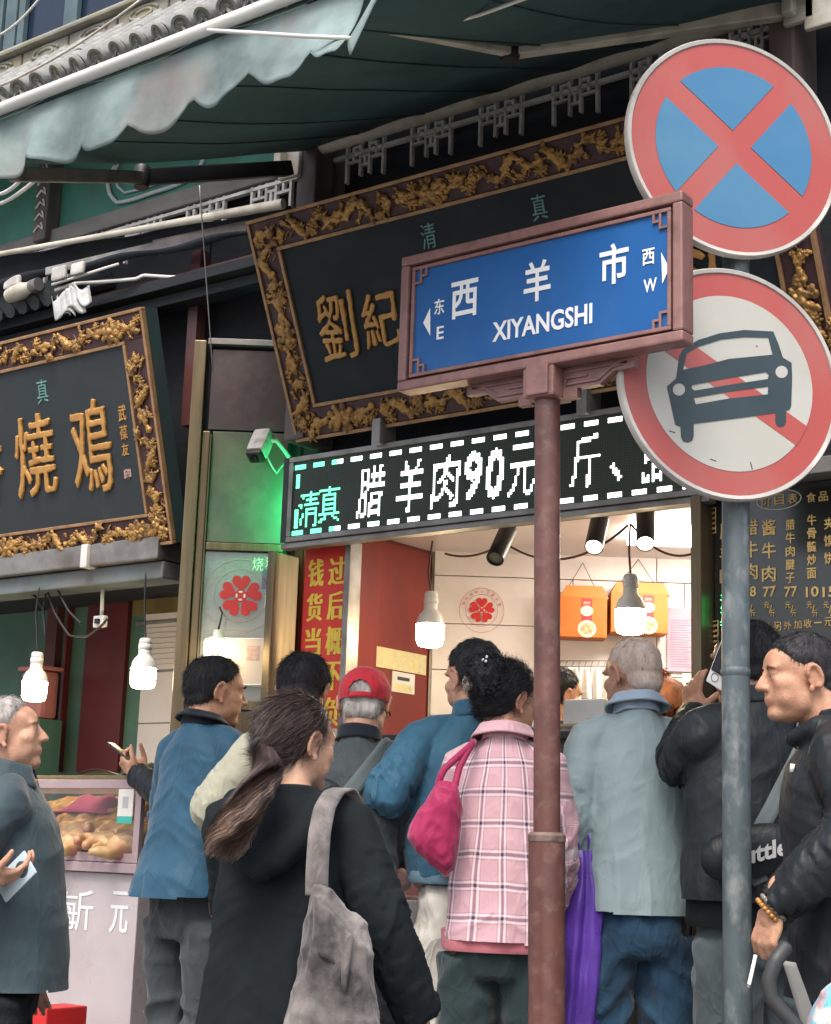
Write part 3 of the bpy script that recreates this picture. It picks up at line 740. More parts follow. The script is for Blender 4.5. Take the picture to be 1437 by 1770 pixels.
# ================================================================== materials of the street
M_ASPH = mk('street_paving', (0.24, 0.235, 0.225), (0.18, 0.175, 0.165), 3, 0.8, bump=0.5, bscale=90)
M_PAVE = mk('paving_stone', (0.26, 0.255, 0.245), (0.20, 0.195, 0.185), 4, 0.8, bump=0.3, bscale=60)
M_DARKWOOD = mk('dark_timber', (0.017, 0.022, 0.027), (0.027, 0.028, 0.031), 5, 0.8, spec=0.2, bump=0.3, bscale=30, stretch=(1, 1, 6))
M_MAROON = mk('maroon_paint', (0.10, 0.028, 0.026), (0.06, 0.02, 0.02), 4, 0.5, dirt=(0.12, 0.10, 0.09), dirt_amt=0.4, bump=0.15)
M_COLUMN = mk('weathered_column', (0.16, 0.11, 0.10), (0.055, 0.05, 0.05), 5, 0.6, dirt=(0.03, 0.03, 0.035), dirt_amt=0.8, dscale=7, stretch=(1, 1, 0.3))
M_STEEL = mk('brushed_steel', (0.52, 0.50, 0.46), (0.40, 0.385, 0.36), 3, 0.33, 0.9, stretch=(12, 12, 0.6), dirt=(0.20, 0.15, 0.09), dirt_amt=0.35, bump=0.08, bscale=20)
M_WARMSTEEL = mk('warm_lit_steel', (0.20, 0.155, 0.095), (0.12, 0.095, 0.06), 3, 0.42, 0.85, stretch=(12, 12, 0.6), dirt=(0.16, 0.12, 0.07), dirt_amt=0.4, bump=0.08, bscale=20)  # steel with the warm light of the bulbs tinted into its colour
M_GALV = mk('dull_metal', (0.30, 0.29, 0.28), (0.19, 0.18, 0.17), 6, 0.5, 0.6, dirt=(0.10, 0.07, 0.05), dirt_amt=0.5)
M_LATTICE = mk('lattice_paint', (0.72, 0.71, 0.68), (0.55, 0.54, 0.51), 12, 0.7, dirt=(0.18, 0.16, 0.14), dirt_amt=0.6, dscale=9)
M_WHITE = mk('white_plastic', (0.66, 0.65, 0.62), (0.55, 0.54, 0.51), 5, 0.5, dirt=(0.32, 0.29, 0.25), dirt_amt=0.4)
M_CREAM = mk('cream_metal', (0.56, 0.54, 0.46), (0.44, 0.42, 0.36), 6, 0.5, dirt=(0.25, 0.17, 0.10), dirt_amt=0.55, dscale=6)
M_GOLD = mk('gilding', (0.46, 0.26, 0.075), (0.22, 0.115, 0.035), 22, 0.45, 0.3, bump=0.7, bscale=110, dirt=(0.06, 0.032, 0.022), dirt_amt=0.85, dscale=20)
M_GOLDFLAT = mk('gold_leaf_lettering', (0.54, 0.295, 0.085), (0.44, 0.22, 0.06), 9, 0.5, 0.15, bump=0.15)
M_GILTEDGE = mk('gilt_edge', (0.40, 0.24, 0.12), (0.25, 0.14, 0.07), 14, 0.5, 0.2)
M_FRAMEBED = mk('carving_bed', (0.075, 0.030, 0.036), (0.04, 0.018, 0.022), 12, 0.6)
M_PANEL = mk('plaque_lacquer', (0.009, 0.015, 0.020), (0.013, 0.021, 0.027), 3, 0.6, bump=0.05, dirt=(0.035, 0.042, 0.045), dirt_amt=0.25, spec=0.25)
M_PANEL2 = mk('plaque_lacquer_grey', (0.020, 0.029, 0.035), (0.016, 0.023, 0.028), 3, 0.6, spec=0.45, bump=0.05, dirt=(0.07, 0.075, 0.075), dirt_amt=0.25)
M_PLAQUESIDE = mk('plaque_side', (0.020, 0.055, 0.055), (0.03, 0.045, 0.048), 7, 0.6, dirt=(0.08, 0.08, 0.07), dirt_amt=0.3)
M_JADE = mk('jade_paint', (0.16, 0.34, 0.32), (0.11, 0.25, 0.24), 9, 0.6)
M_AWNING = mk('awning_cloth', (0.022, 0.074, 0.076), (0.016, 0.054, 0.058), 4, 0.85, bump=0.2, bscale=25, dirt=(0.008, 0.018, 0.02), dirt_amt=0.5, dscale=1.4)
M_BLACK = mk('black_plastic', (0.014, 0.014, 0.016), rough=0.45)
M_WIRE = mk('black_cable', (0.012, 0.012, 0.013), rough=0.6)
M_WIREBR = mk('brown_cable', (0.09, 0.045, 0.03), rough=0.6)
M_REDDOOR = mk('red_door_paint', (0.19, 0.018, 0.009), (0.14, 0.013, 0.007), 4, 0.45, dirt=(0.10, 0.012, 0.01), dirt_amt=0.5, stretch=(1, 1, .4))
M_DKRED = mk('dark_red_door', (0.115, 0.012, 0.012), (0.08, 0.009, 0.010), 4, 0.5, dirt=(0.04, 0.006, 0.01), dirt_amt=0.6, stretch=(1, 1, .4))
M_TILEW = mk('white_wall_panel', (0.66, 0.63, 0.63), (0.60, 0.57, 0.575), 3, 0.35, dirt=(0.50, 0.45, 0.42), dirt_amt=0.25)
M_GREENWALL = mk('green_wall_paint', (0.075, 0.17, 0.125), (0.055, 0.13, 0.10), 4, 0.6, dirt=(0.10, 0.11, 0.08), dirt_amt=0.35)
M_PAPER = mk('paper_white', (0.70, 0.69, 0.64), rough=0.8)
M_REDBANNER = mk('red_banner_print', (0.62, 0.022, 0.012), (0.54, 0.018, 0.01), 3, 0.55)
M_YELLOW = mk('yellow_print', (0.80, 0.58, 0.06), rough=0.6)
M_CAMBODY = mk('camera_housing', (0.55, 0.52, 0.49), (0.40, 0.38, 0.35), 18, 0.5, dirt=(0.15, 0.12, 0.1), dirt_amt=0.7, dscale=20)
M_TILE = mk('roof_tile', (0.28, 0.285, 0.275), (0.11, 0.115, 0.115), 9, 0.85, bump=0.6, bscale=50, dirt=(0.24, 0.22, 0.10), dirt_amt=0.55, dscale=5)
M_TILEDK = mk('roof_tile_dark', (0.045, 0.055, 0.06), (0.025, 0.03, 0.034), 9, 0.8, bump=0.5, bscale=50)  # roof tile in a darker tone
M_PLASTER = mk('stone_ridge', (0.30, 0.29, 0.25), (0.17, 0.165, 0.145), 6, 0.85, bump=0.6, bscale=40, dirt=(0.30, 0.27, 0.08), dirt_amt=0.55, dscale=8)

# ================================================================== ground
o = MB().box((-150, -150, -0.3), (150, 150, 0.0)).build('ground', M_ASPH); tag(o, kind='structure')
mb = MB(); mb.box((-14, -1.40, 0.001), (9, 5.0, 0.12)); pv = mb.build('pavement', M_PAVE); tag(pv, kind='structure')
for i in range(20):
    x0 = -14 + i * 1.15; MB().box((x0, -1.55, 0.001), (x0 + 1.14, -1.402, 0.125), bev=0.01).build('kerb_stone', M_PAVE, pv)

# ================================================================== the shop building in the middle
shop = empty('shop_building', (0, 0, 0.12), label='dark timber shop front with a lattice frieze above a bright open stall', cat='building')
SZ = -0.12        # children are measured from the root
def sp(mb, name, m, smooth=None, parent=None):
    o = mb.build(name, m, parent or shop, smooth)
    if parent is None: o.location.z = SZ
    return o
sp(MB().box((-0.97, 0.08, 2.86), (3.4, 0.35, 7.0)), 'upper_wall', M_DARKWOOD)
sp(MB().box((-0.90, -0.118, at(498, 938, -0.115).z - 0.026), (1.10, -0.06, at(498, 938, -0.115).z - 0.002), bev=0.005), 'lintel', M_GALV)
sp(MB().box((1.075, 0.02, 0.12), (3.4, 0.35, 2.855)), 'side_wall', M_DARKWOOD)
sp(MB().box((1.032, -0.125, 0.12), (1.072, 0.30, 2.46), bev=0.004), 'door_jamb', M_WARMSTEEL)
sp(MB().box((-0.985, -0.10, 0.12), (-0.945, 0.06, 2.43), bev=0.004), 'door_jamb', M_WARMSTEEL)
_p = at(603, 1100, 0.03).x
sp(MB().box((_p, -0.02, 0.12), (_p + 0.03, 0.06, 2.60), bev=0.004), 'door_jamb', M_GALV)
sp(MB().box((-0.93, -0.05, 0.12), (1.03, 4.2, 0.30)), 'shop_floor', M_PAVE)
sp(MB().box((-0.98, 0.09, 2.62), (1.13, 4.4, 2.70)), 'ceiling', M_TILEW)
sp(MB().box((1.075, 0.36, 0.12), (1.13, 4.4, 2.70)), 'inner_wall', M_TILEW)
# timber columns of the upper storey, dark stained
cx = at(545, 300, -0.08).x
sp(MB().box((cx - 0.055, -0.14, 2.9), (cx + 0.055, 0.07, 5.0), bev=0.01), 'column', M_COLUMN)
cx2 = at(1362, 60, -0.08).x
sp(MB().box((cx2 - 0.05, -0.14, 2.9), (cx2 + 0.05, 0.07, 5.0), bev=0.01), 'column', M_COLUMN)
cx3 = at(1240, 55, 0.0).x
sp(MB().box((cx3 - 0.07, -0.03, 2.9), (cx3 + 0.07, 0.07, 5.0), bev=0.01), 'column', M_COLUMN)

# lattice frieze under the awning: rails and repeated fret motifs
def motif_mesh():
    mb = MB(); t = 0.014; d = 0.02
    def v(x, z0, z1): mb.box((x - t / 2, -d / 2, z0), (x + t / 2, d / 2, z1))
    def h(x0, x1, z): mb.box((x0, -d / 2 + 0.002, z - t / 2), (x1, d / 2 - 0.002, z + t / 2))
    v(-0.12, -0.19, 0.07); v(-0.075, -0.05, 0.05); v(-0.03, -0.16, 0.075); v(0.03, -0.16, 0.075); v(0.075, -0.05, 0.05); v(0.12, -0.19, 0.07)
    h(-0.12, -0.03, -0.05); h(0.03, 0.12, -0.05); h(-0.075, -0.03, 0.045); h(0.03, 0.075, 0.045); h(-0.03, 0.03, -0.09)
    v(0.0, -0.09, -0.03); h(-0.03, 0.03, -0.03)
    me = bpy.data.meshes.new('lattice_motif'); me.from_pydata(mb.v, [], mb.f); me.update(); me.materials.append(M_LATTICE)
    return me
MOTIF = motif_mesh()
def frieze(parent, zoff, xa, xb, y, ztop, zrail, n, thick=0.018):
    mb = MB(); mb.box((xa, y - 0.014, ztop - 0.012), (xb, y + 0.014, ztop + 0.012)); r1 = mb.build('rail', M_LATTICE, parent); r1.location.z = zoff
    mb = MB(); mb.box((xa, y - 0.014, ztop + 0.03), (xb, y + 0.014, ztop + 0.046)); r1 = mb.build('rail', M_LATTICE, parent); r1.location.z = zoff
    mb = MB(); mb.box((xa, y - 0.010, zrail - 0.009), (xb, y + 0.010, zrail + 0.009)); r2 = mb.build('rail', M_LATTICE, parent); r2.location.z = zoff
    for i in range(n):
        o = bpy.data.objects.new('lattice_motif', MOTIF); COL.objects.link(o); o.parent = parent
        o.location = (xa + (xb - xa) * (i + 0.5) / n, y, zrail + zoff); o.rotation_euler.y = R(random.uniform(-1.2, 1.2)); o.scale = (0.85, 1, 0.68)
_zt = at(860, 166, -0.02).z
frieze(shop, SZ, cx + 0.06, cx3 - 0.075, -0.02, _zt, _zt - 0.075, 5)
frieze(shop, SZ, cx3 + 0.075, cx2 - 0.055, -0.02, _zt + 0.02, _zt - 0.06, 1)

# ---- back of the stall: a wall set at an angle, red door leaf on the left, white panels on the right
_c = atX(745, 1100, -0.93); BD = (_c - CAM).dot(FH)             # plan distance of that wall from the camera
print('BD', BD, _c)
bw = empty('back_wall', (0, 0, 0)); bw.parent = shop; bw.location.z = SZ
bM = frame_mat(CAM + FH * BD - Vector((0, 0, CAM.z)), RH, UP, -FH)      # x along the wall, y up, z towards the street
def bl(px, py, d=0.0):
    return bM.inverted() @ atd(px, py, BD - d)
x1, x2 = bl(746, 1100).x, bl(1330, 1100).x
sp(MB().box((x1 - 0.3, 0.12, -0.14), (x2, 2.7, -0.02), bM), 'backing', M_GALV, parent=bw)
zj = [bl(840, y).y for y in (1320, 1240, 1160, 1080, 997, 925, 850)]
zj[0] = 0.3
for j in range(len(zj) - 1):
    n = 3; off = 0.25 * (j % 2)
    e = [x1 + 0.004] + [x1 + (x2 - x1) * (q + off) / n for q in range(1, n)] + [x2]
    for q in range(n):
        MB().box((e[q] + 0.002, zj[j] + 0.002, -0.018), (e[q + 1] - 0.002, zj[j + 1] - 0.002, random.uniform(-0.001, 0.0015)), bM, 0.002).build('wall_panel', M_TILEW, bw)
_s = atX(652, 1100, -0.93).y
sp(MB().box((-0.99, 0.08, 0.3), (-0.945, _c.y + 0.25, 2.62)), 'inner_wall', M_DKRED)
sp(MB().box((-0.944, 0.085, 0.3), (-0.925, _s - 0.003, 2.6), bev=0.003), 'door_leaf', M_REDDOOR)
sp(MB().box((-0.944, _s + 0.003, 0.3), (-0.932, _c.y - 0.02, 2.6), bev=0.003), 'door_leaf', M_REDDOOR)
cl = MB(); q = bl(1185, 920); cl.box((q.x - 0.35, 2.585, 0.5), (q.x + 0.35, 2.615, 0.8), bM)
M_LAMPP = mk('lit_ceiling_panel', (0.9, 0.9, 0.9), emit=(1.0, 0.87, 0.72), es=23, rvar=0)
clo = cl.build('ceiling_light', M_LAMPP); tag(clo, 'lit white ceiling panel deep inside the stall above the pink notice', 'light')

# ================================================================== neighbouring shop on the left, angled pillar between them
nb = empty('neighbour_shop', (-2.2, 0.0, 0.12), label='shop on the left with dark red door behind a glass meat case', cat='building')
def np_(mb, name, m, smooth=None):
    o = mb.build(name, m, nb, smooth); o.location = -Vector(nb.location); return o
A0 = Vector((-1.0, 0.0, 0)); DA = (A0 - CAM).dot(FH)
def pa(px, py, d=0.0): return atd(px, py, DA - d)
pM = frame_mat(CAM + FH * DA - Vector((0, 0, CAM.z)), RH, UP, -FH)
def pl(px, py): return pM.inverted() @ pa(px, py)
M_GRPANEL = mk('pillar_sheet', (0.11, 0.10, 0.08), (0.06, 0.058, 0.048), 4, 0.35, dirt=(0.17, 0.15, 0.10), dirt_amt=0.5, spec=0.6)
M_BROWNBD = mk('brown_board', (0.050, 0.027, 0.028), (0.033, 0.023, 0.026), 4, 0.6, dirt=(0.11, 0.085, 0.08), dirt_amt=0.5, dscale=5)
xl, xr = pl(352, 1000).x, pl(492, 1000).x; xp = pl(312, 1000).x
np_(MB().box((xp, 0.12, -0.30), (xr - 0.004, pl(415, 590).y, -0.03), pM), 'pillar_core', M_DARKWOOD)
np_(MB().box((-1.62, 0.06, 2.5), (-0.97, 0.4, 5.0)), 'upper_wall', M_DARKWOOD)
np_(MB().box((xl + 0.002, pl(415, 938).y, -0.028), (xr - 0.012, pl(415, 747).y, 0.0), pM, 0.002), 'panel', M_GRPANEL)
np_(MB().box((xl - 0.02, pl(415, 744).y, -0.028), (xr - 0.012, pl(415, 606).y, 0.004), pM, 0.002), 'panel', M_BROWNBD)
np_(MB().box((xl - 0.04, pl(415, 598).y, -0.028), (xr - 0.012, pl(415, 588).y, 0.02), pM, 0.002), 'trim', M_GALV)
np_(MB().box((xp, 0.12, -0.028), (xp + 0.055, pl(315, 590).y, 0.03), pM, 0.004), 'post', M_WARMSTEEL)
np_(MB().box((xp + 0.058, 0.12, -0.028), (xp + 0.092, pl(330, 745).y, 0.012), pM, 0.004), 'post', M_WARMSTEEL)
np_(MB().box((xp + 0.095, 0.12, -0.028), (xl, pl(345, 752).y, 0.024), pM, 0.004), 'post', M_WARMSTEEL)
np_(MB().box((xl + 0.002, pl(415, 953).y, -0.028), (xr - 0.012, pl(415, 940).y, 0.016), pM, 0.003), 'trim', M_WARMSTEEL)
np_(MB().box((xr - 0.05, 0.12, -0.028), (xr - 0.012, pl(415, 954).y, 0.014), pM, 0.003), 'post', M_WARMSTEEL)
np_(MB().box((xl + 0.002, pl(415, 1228).y, -0.028), (xr - 0.052, pl(415, 1212).y, 0.014), pM, 0.003), 'trim', M_WARMSTEEL)
np_(MB().box((xl + 0.002, 0.12, -0.028), (xr - 0.052, pl(415, 1229).y, 0.0), pM, 0.003), 'panel', M_WARMSTEEL)
M_INNERBACK = mk('shop_window_back', (0.42, 0.40, 0.37), (0.27, 0.25, 0.23), 5, 0.6, dirt=(0.45, 0.34, 0.27), dirt_amt=0.6)
np_(MB().box((xl + 0.002, pl(415, 1211).y, -0.029), (xr - 0.052, pl(415, 955).y, -0.024), pM), 'backing', M_INNERBACK)
G_PANE = glass('window_glass', refl=0.06, haze=0.08)
np_(MB().box((xl + 0.002, pl(415, 1211).y, -0.004), (xr - 0.052, pl(415, 955).y, 0.0), pM), 'pane', G_PANE)
np_(MB().box((pl(470, 1085).x, pl(470, 1100).y, 0.014), (pl(488, 1085).x, pl(470, 1090).y, 0.026), pM, 0.002), 'hinge', M_GALV)
# beam and roller housing over the left opening
zb0, zb1 = at(150, 1000, -0.12).z, at(150, 950, -0.12).z
np_(MB().box((-4.6, -0.14, zb0 + 0.055), (-1.62, 0.10, zb1 + 0.02), bev=0.008), 'beam', M_GALV)
np_(MB().box((-4.6, -0.10, zb0 - 0.03), (-1.62, 0.06, zb0 + 0.05), bev=0.008), 'beam', mk('grey_green_beam', (0.14, 0.17, 0.17), (0.09, 0.11, 0.11), 6, 0.6, dirt=(0.2, 0.17, 0.14), dirt_amt=0.5))
np_(MB().box((-4.6, 0.05, 2.60), (-1.60, 0.4, 5.0)), 'upper_wall', M_DARKWOOD)
np_(MB().box((-4.6, 0.14, 2.48), (-1.62, 3.0, 2.56)), 'ceiling', M_DARKWOOD)
np_(MB().box((-4.6, -0.55, 0.12), (-1.62, 3.0, 0.2)), 'floor', M_PAVE)
YI = 0.9
def ib(px0, px1, y0, y1, name, m, d=0.0, th=0.03, Y=YI):
    a = at(px0, y1, Y); b = at(px1, y0, Y); return np_(MB().box((a.x, Y - d - th, min(a.z, b.z)), (b.x, Y - d, max(a.z, b.z)), None, 0.003), name, m)
np_(MB().box((-5.2, YI, 0.2), (at(330, 1100, YI).x, YI + 0.1, 2.5)), 'back_wall', M_GREENWALL)
ib(90, 104, 950, 1335, 'door_frame', M_MAROON, 0.001, 0.05)
ib(104, 138, 955, 1335, 'door_leaf', M_DKRED, 0.001, 0.045)
ib(138, 236, 955, 1335, 'door_leaf', M_DKRED, 0.001, 0.03)
ib(238, 335, 960, 1335, 'wall_panel', M_TILEW, 0.001, 0.02)
for yy in (1075, 1160, 1250): ib(240, 333, yy, yy + 0.8, 'panel_joint', M_GALV, 0.022, 0.002)
M_OLIVE = mk('olive_notice', (0.15, 0.12, 0.03), (0.10, 0.08, 0.02), 8, 0.6)
nt_ = ib(238, 322, 985, 1066, 'notice_board', M_OLIVE, 0.03, 0.012)
lm = MB()
for q in range(9):
    a = at(245, 1078 + q * 9, YI - 0.026); b = at(318, 1078 + q * 9 - 3, YI - 0.026); lm.box((a.x, YI - 0.0275, a.z - 0.0012), (b.x, YI - 0.0262, a.z + 0.0012))
np_(lm, 'printed_lines', mk('grey_print', (0.35, 0.33, 0.33), rough=.8))
# upper storey of the neighbour: painted beam, railing and column
GB = mk('painted_green_board', (0.045, 0.20, 0.145), (0.035, 0.15, 0.115), 5, 0.55, dirt=(0.07, 0.09, 0.07), dirt_amt=0.5)
zr0 = at(300, 352, -0.02).z
np_(MB().box((-4.6, 0.0, zr0 + 0.05), (cx - 0.06, 0.045, zr0 + 0.85)), 'painted_board', GB)
np_(MB().box((-4.6, -0.05, zr0 - 0.04), (cx - 0.06, 0.04, zr0 + 0.045), bev=0.01), 'painted_beam', mk('weathered_beam', (0.20, 0.19, 0.18), (0.12, 0.115, 0.11), 7, 0.7, dirt=(0.05, 0.06, 0.06), dirt_amt=0.6, stretch=(.3, 1, 1)))
sw = MB(); M_SWIRL = mk('pale_blue_scroll', (0.40, 0.48, 0.55), (0.5, 0.5, 0.48), 9, 0.6)
pts = [at(a, b, -0.01) for a, b in ((200, 286), (186, 310), (190, 335), (203, 350), (230, 345), (262, 334), (300, 322), (330, 308), (345, 290), (352, 275))]
sw.tube(smoothpath(pts, 5), 0.011, 8)
pts = [at(a, b, -0.01) for a, b in ((205, 283), (198, 300), (203, 322), (216, 333), (245, 326), (275, 316))]
sw.tube(pts, 0.007, 8); np_(sw, 'painted_scroll', M_SWIRL, True)
zc = zr0
colx = at(84, 360, -0.04).x
np_(MB().box((colx - 0.05, -0.09, zc - 0.02), (colx + 0.05, -0.002, zc + 0.62), bev=0.008), 'column', M_COLUMN)
lo = MB()
for q in range(9):
    zz = zc + 0.03 + q * 0.065
    lo.tube([(colx - 0.035, -0.094, zz), (colx + 0.0, -0.096, zz + 0.028), (colx + 0.035, -0.094, zz), (colx + 0.02, -0.096, zz + 0.04)], 0.006, 6)
np_(lo, 'carved_scroll', M_LATTICE, True)
fz = at(250, 385, -0.02).z
def frieze_nb():
    x_a, x_b = -4.0, cx - 0.07
    for z_, t_ in ((fz + 0.05, 0.010), (fz, 0.008)):
        np_(MB().box((x_a, -0.034, z_ - t_), (x_b, -0.008, z_ + t_)), 'rail', M_LATTICE)
    for i in range(7):
        o = bpy.data.objects.new('lattice_motif', MOTIF); COL.objects.link(o); o.parent = nb
        o.location = Vector((x_b - 0.24 - i * 0.42, -0.02, fz)) - Vector(nb.location)
frieze_nb()

# ---- tiled roof above both shops
roof = empty('tiled_roof', (-1.2, 0.4, 4.9), label='grey tiled eave roof with a mossy stone ridge at the top left', cat='roof')
YE = -0.62; ZE = at(150, 106, YE).z; SL = R(46)
def rp(mb, name, m, smooth=None):
    o = mb.build(name, m, roof, smooth); o.location = -Vector(roof.location); return o
dS = Vector((0, math.cos(SL), math.sin(SL))); nS = Vector((0, -math.sin(SL), math.cos(SL)))
deck = MB(); deck.box((-5.4, 0.03, -0.10), (3.2, 0.62, -0.035), frame_mat((0, YE, ZE), (1, 0, 0), dS, nS)); rp(deck, 'roof_deck', M_TILEDK)
ft = MB(); ft.tube([Vector((0, 0, 0)), dS * 0.20], [0.045, 0.041], 12); me_t = bpy.data.meshes.new('cover_tile'); me_t.from_pydata([tuple(v) for v in ft.v], [], ft.f); me_t.materials.append(M_TILE); shade(me_t, 40)
fc_ = MB(); fc_.lathe([(0.0, 0.012), (0.012, 0.016), (0.016, 0.006), (0.030, 0.006), (0.034, 0.014), (0.047, 0.014), (0.051, 0.0), (0.048, -0.012), (0.0, -0.012)], 16, frame_mat((0, 0, 0), (1, 0, 0), nS, -dS))
me_e = bpy.data.meshes.new('tile_end'); me_e.from_pydata([tuple(v) for v in fc_.v], [], fc_.f); me_e.materials.append(M_TILE); shade(me_e, 35)
dp = MB()
def drip(u, v):
    a = (u - 0.5) * 2; x = a * 0.062; zz = -0.045 * (1 - a * a); lip = 0.055 * (1 - abs(a) ** 1.6)
    if v < 0.35: return Vector((x, -0.016, zz - lip * (1 - v / 0.35)))
    return Vector((x, 0, zz)) + dS * ((v - 0.35) / 0.65 * 0.19)
dp.grid(drip, 8, 8, 0.012); me_d = bpy.data.meshes.new('drip_tile'); me_d.from_pydata([tuple(v) for v in dp.v], [], dp.f); me_d.materials.append(M_TILE); shade(me_d, 50)
i = 0; xx = -3.9
while xx < 1.0:
    for r_ in range(3):
        b = Vector((xx, YE, ZE)) + dS * (0.185 * r_) + nS * (0.012 * (2 - r_) * 0 + random.uniform(-.004, .004))
        o = bpy.data.objects.new('cover_tile', me_t); COL.objects.link(o); o.parent = roof; o.location = b - Vector(roof.location); o.rotation_euler.z = R(random.uniform(-3, 3)); o.scale = (1 - .05 * r_ + .06 * (r_ == 0),) * 3
        o = bpy.data.objects.new('drip_tile', me_d); COL.objects.link(o); o.parent = roof; o.location = b + Vector((0.068, 0, -0.012)) + nS * 0.02 * (r_ > 0) - Vector(roof.location); o.rotation_euler = (R(random.uniform(-5, 5)), 0, R(random.uniform(-4, 4)))
    o = bpy.data.objects.new('tile_end', me_e); COL.objects.link(o); o.parent = roof; o.location = Vector((xx, YE, ZE)) - dS * 0.01 - Vector(roof.location); o.rotation_euler.y = R(random.uniform(-30, 30))
    xx += 0.136
ry = YE + math.cos(SL) * 0.46; rz = ZE + math.sin(SL) * 0.44
rd = MB(); rd.box((-5.4, ry, rz - 0.1), (3.2, ry + 0.14, rz + 0.05), bev=0.015); rp(rd, 'ridge_course', M_PLASTER)
for q in range(16):
    a = -4.9 + q * 0.36
    rp(MB().box((a + 0.006, ry + 0.03, rz + 0.054), (a + 0.354, ry + 0.15, rz + 0.155), bev=0.01), 'ridge_panel', M_PLASTER)
    rm = MB()
    rm.tube([Vector((a + 0.18 + 0.11 * math.cos(t) * (1 - t / 16), ry + 0.03, rz + 0.105 + 0.038 * math.sin(t) * (1 - t / 16))) for t in np.linspace(0, 9, 22)], 0.010, 6)
    rp(rm, 'carved_scroll', M_PLASTER, True)
rp(MB().box((-5.4, ry - 0.01, rz + 0.16), (3.2, ry + 0.17, rz + 0.19), bev=0.012), 'ridge_coping', M_PLASTER)
# third-storey windows behind the ridge
up = empty('upper_storey', (-2.6, 2.0, 5.2), label='dark blue shuttered windows of the storey behind the roof ridge', cat='wall')
M_SHUT = mk('blue_grey_shutter', (0.075, 0.12, 0.13), (0.05, 0.085, 0.095), 6, 0.6); M_NAVY = mk('dark_window', (0.008, 0.018, 0.04), rough=0.2)
UY = 1.9
o = MB().box((-7.5, UY, 4.5), (2.0, UY + 0.2, 9.0)).build('wall_core', M_NAVY, up); o.location = -Vector(up.location)
for (a, b) in ((-20, 2), (6, 12), (18, 36), (40, 50), (118, 140)):
    p, q = at(a, 40, UY), at(b, 40, UY)
    o = MB().box((p.x, UY - 0.05, 4.6), (q.x, UY - 0.004, 8.5), bev=0.006).build('shutter', M_SHUT, up); o.location = -Vector(up.location)

# ================================================================== carved plaques
def relief(seed, kind):
    rg = random.Random(seed); P = []
    if kind == 'dragon':
        pts = []; a0 = rg.uniform(0, 6)
        for t in range(13):
            u = t / 12; pts.append((-0.085 + 0.17 * u, 0.030 * math.sin(u * 7 + a0), 0.008 + 0.004 * math.sin(u * 9)))
        P.append(limb(pts, [0.006 + 0.010 * math.sin(PI * min(1, i / 9.0)) for i in range(13)], 8))
        for i in range(1, 12):
            p = pts[i]; P.append(ell((p[0], p[1] + 0.015 * (1 if i % 2 else -1), 0.012), (0.008, 0.010, 0.008), n=8, m=6))
        for sgn in (-1, 1):
            for k in range(3):
                a = R(60 * sgn + 28 * (k - 1)); c = pts[4 if sgn > 0 else 9]; P.append(limb([(c[0], c[1], 0.010), (c[0] + 0.034 * math.cos(a), c[1] + 0.034 * math.sin(a), 0.009)], [0.007, 0.003], 6))
        hx = pts[-1]
        P.append(ell((hx[0], hx[1], 0.014), (0.02, 0.017, 0.013))); P.append(limb([(hx[0], hx[1], .015), (hx[0] + 0.03, hx[1] + 0.018, .012)], [.008, .003], 6)); P.append(limb([(hx[0], hx[1], .015), (hx[0] + 0.028, hx[1] - 0.014, .012)], [.009, .004], 6))
    elif kind == 'peony':
        for ring, (n_, r_) in enumerate(((9, 0.042), (6, 0.024), (1, 0))):
            for k in range(n_):
                a = 2 * PI * k / n_ + rg.uniform(-.2, .2); P.append(ell((r_ * math.cos(a) * 1.25, r_ * math.sin(a), 0.007 + 0.006 * ring), (0.017, 0.014, 0.011), Matrix.Rotation(a, 4, 'Z'), 10, 7))
    elif kind == 'cloud':
        for k in range(7):
            P.append(ell((rg.uniform(-.045, .045), rg.uniform(-.018, .018), .007), (rg.uniform(.010, .02), rg.uniform(.009, .015), .012), n=10, m=7))
        P.append(limb([(-.05, -.01, .006), (0, 0, .008), (.055, .012, .006)], [.006, .01, .005], 8))
    elif kind == 'leaf':
        for k in range(6):
            a = R(-75 + 30 * k) + rg.uniform(-.15, .15); L_ = rg.uniform(.03, .05); P.append(limb([(0, 0, .007), (L_ * .6 * math.cos(a), L_ * .6 * math.sin(a), .010), (L_ * math.cos(a), L_ * math.sin(a), .006)], [.007, .008, .003], 7))
        P.append(ell((0, 0, .008), (.013, .013, .010), n=8, m=6))
    else:   # fine tendrils
        t0 = rg.uniform(0, 6)
        P.append(limb([(-.05 + .1 * u, .022 * math.sin(u * 6 + t0), .004) for u in np.linspace(0, 1, 9)], .0032, 6))
        P.append(limb([(-.04 + .07 * u, -.02 + .02 * math.cos(u * 7 + t0), .004) for u in np.linspace(0, 1, 9)], .0028, 6))
    me = blob(P, 0.0032 if kind != 'tendril' else 0.003, 1); co = get_co(me); set_co(me, co + get_no(me) * ((ridge(co * 75, seed) - .35) * .0035)[:, None]); me.materials.append(M_GOLD); shade(me, True)
    return me
RELIEFS = {k: [relief(11 * i + len(k), k) for i in range(n_)] for k, n_ in (('dragon', 4), ('peony', 2), ('cloud', 3), ('leaf', 3), ('tendril', 2))}
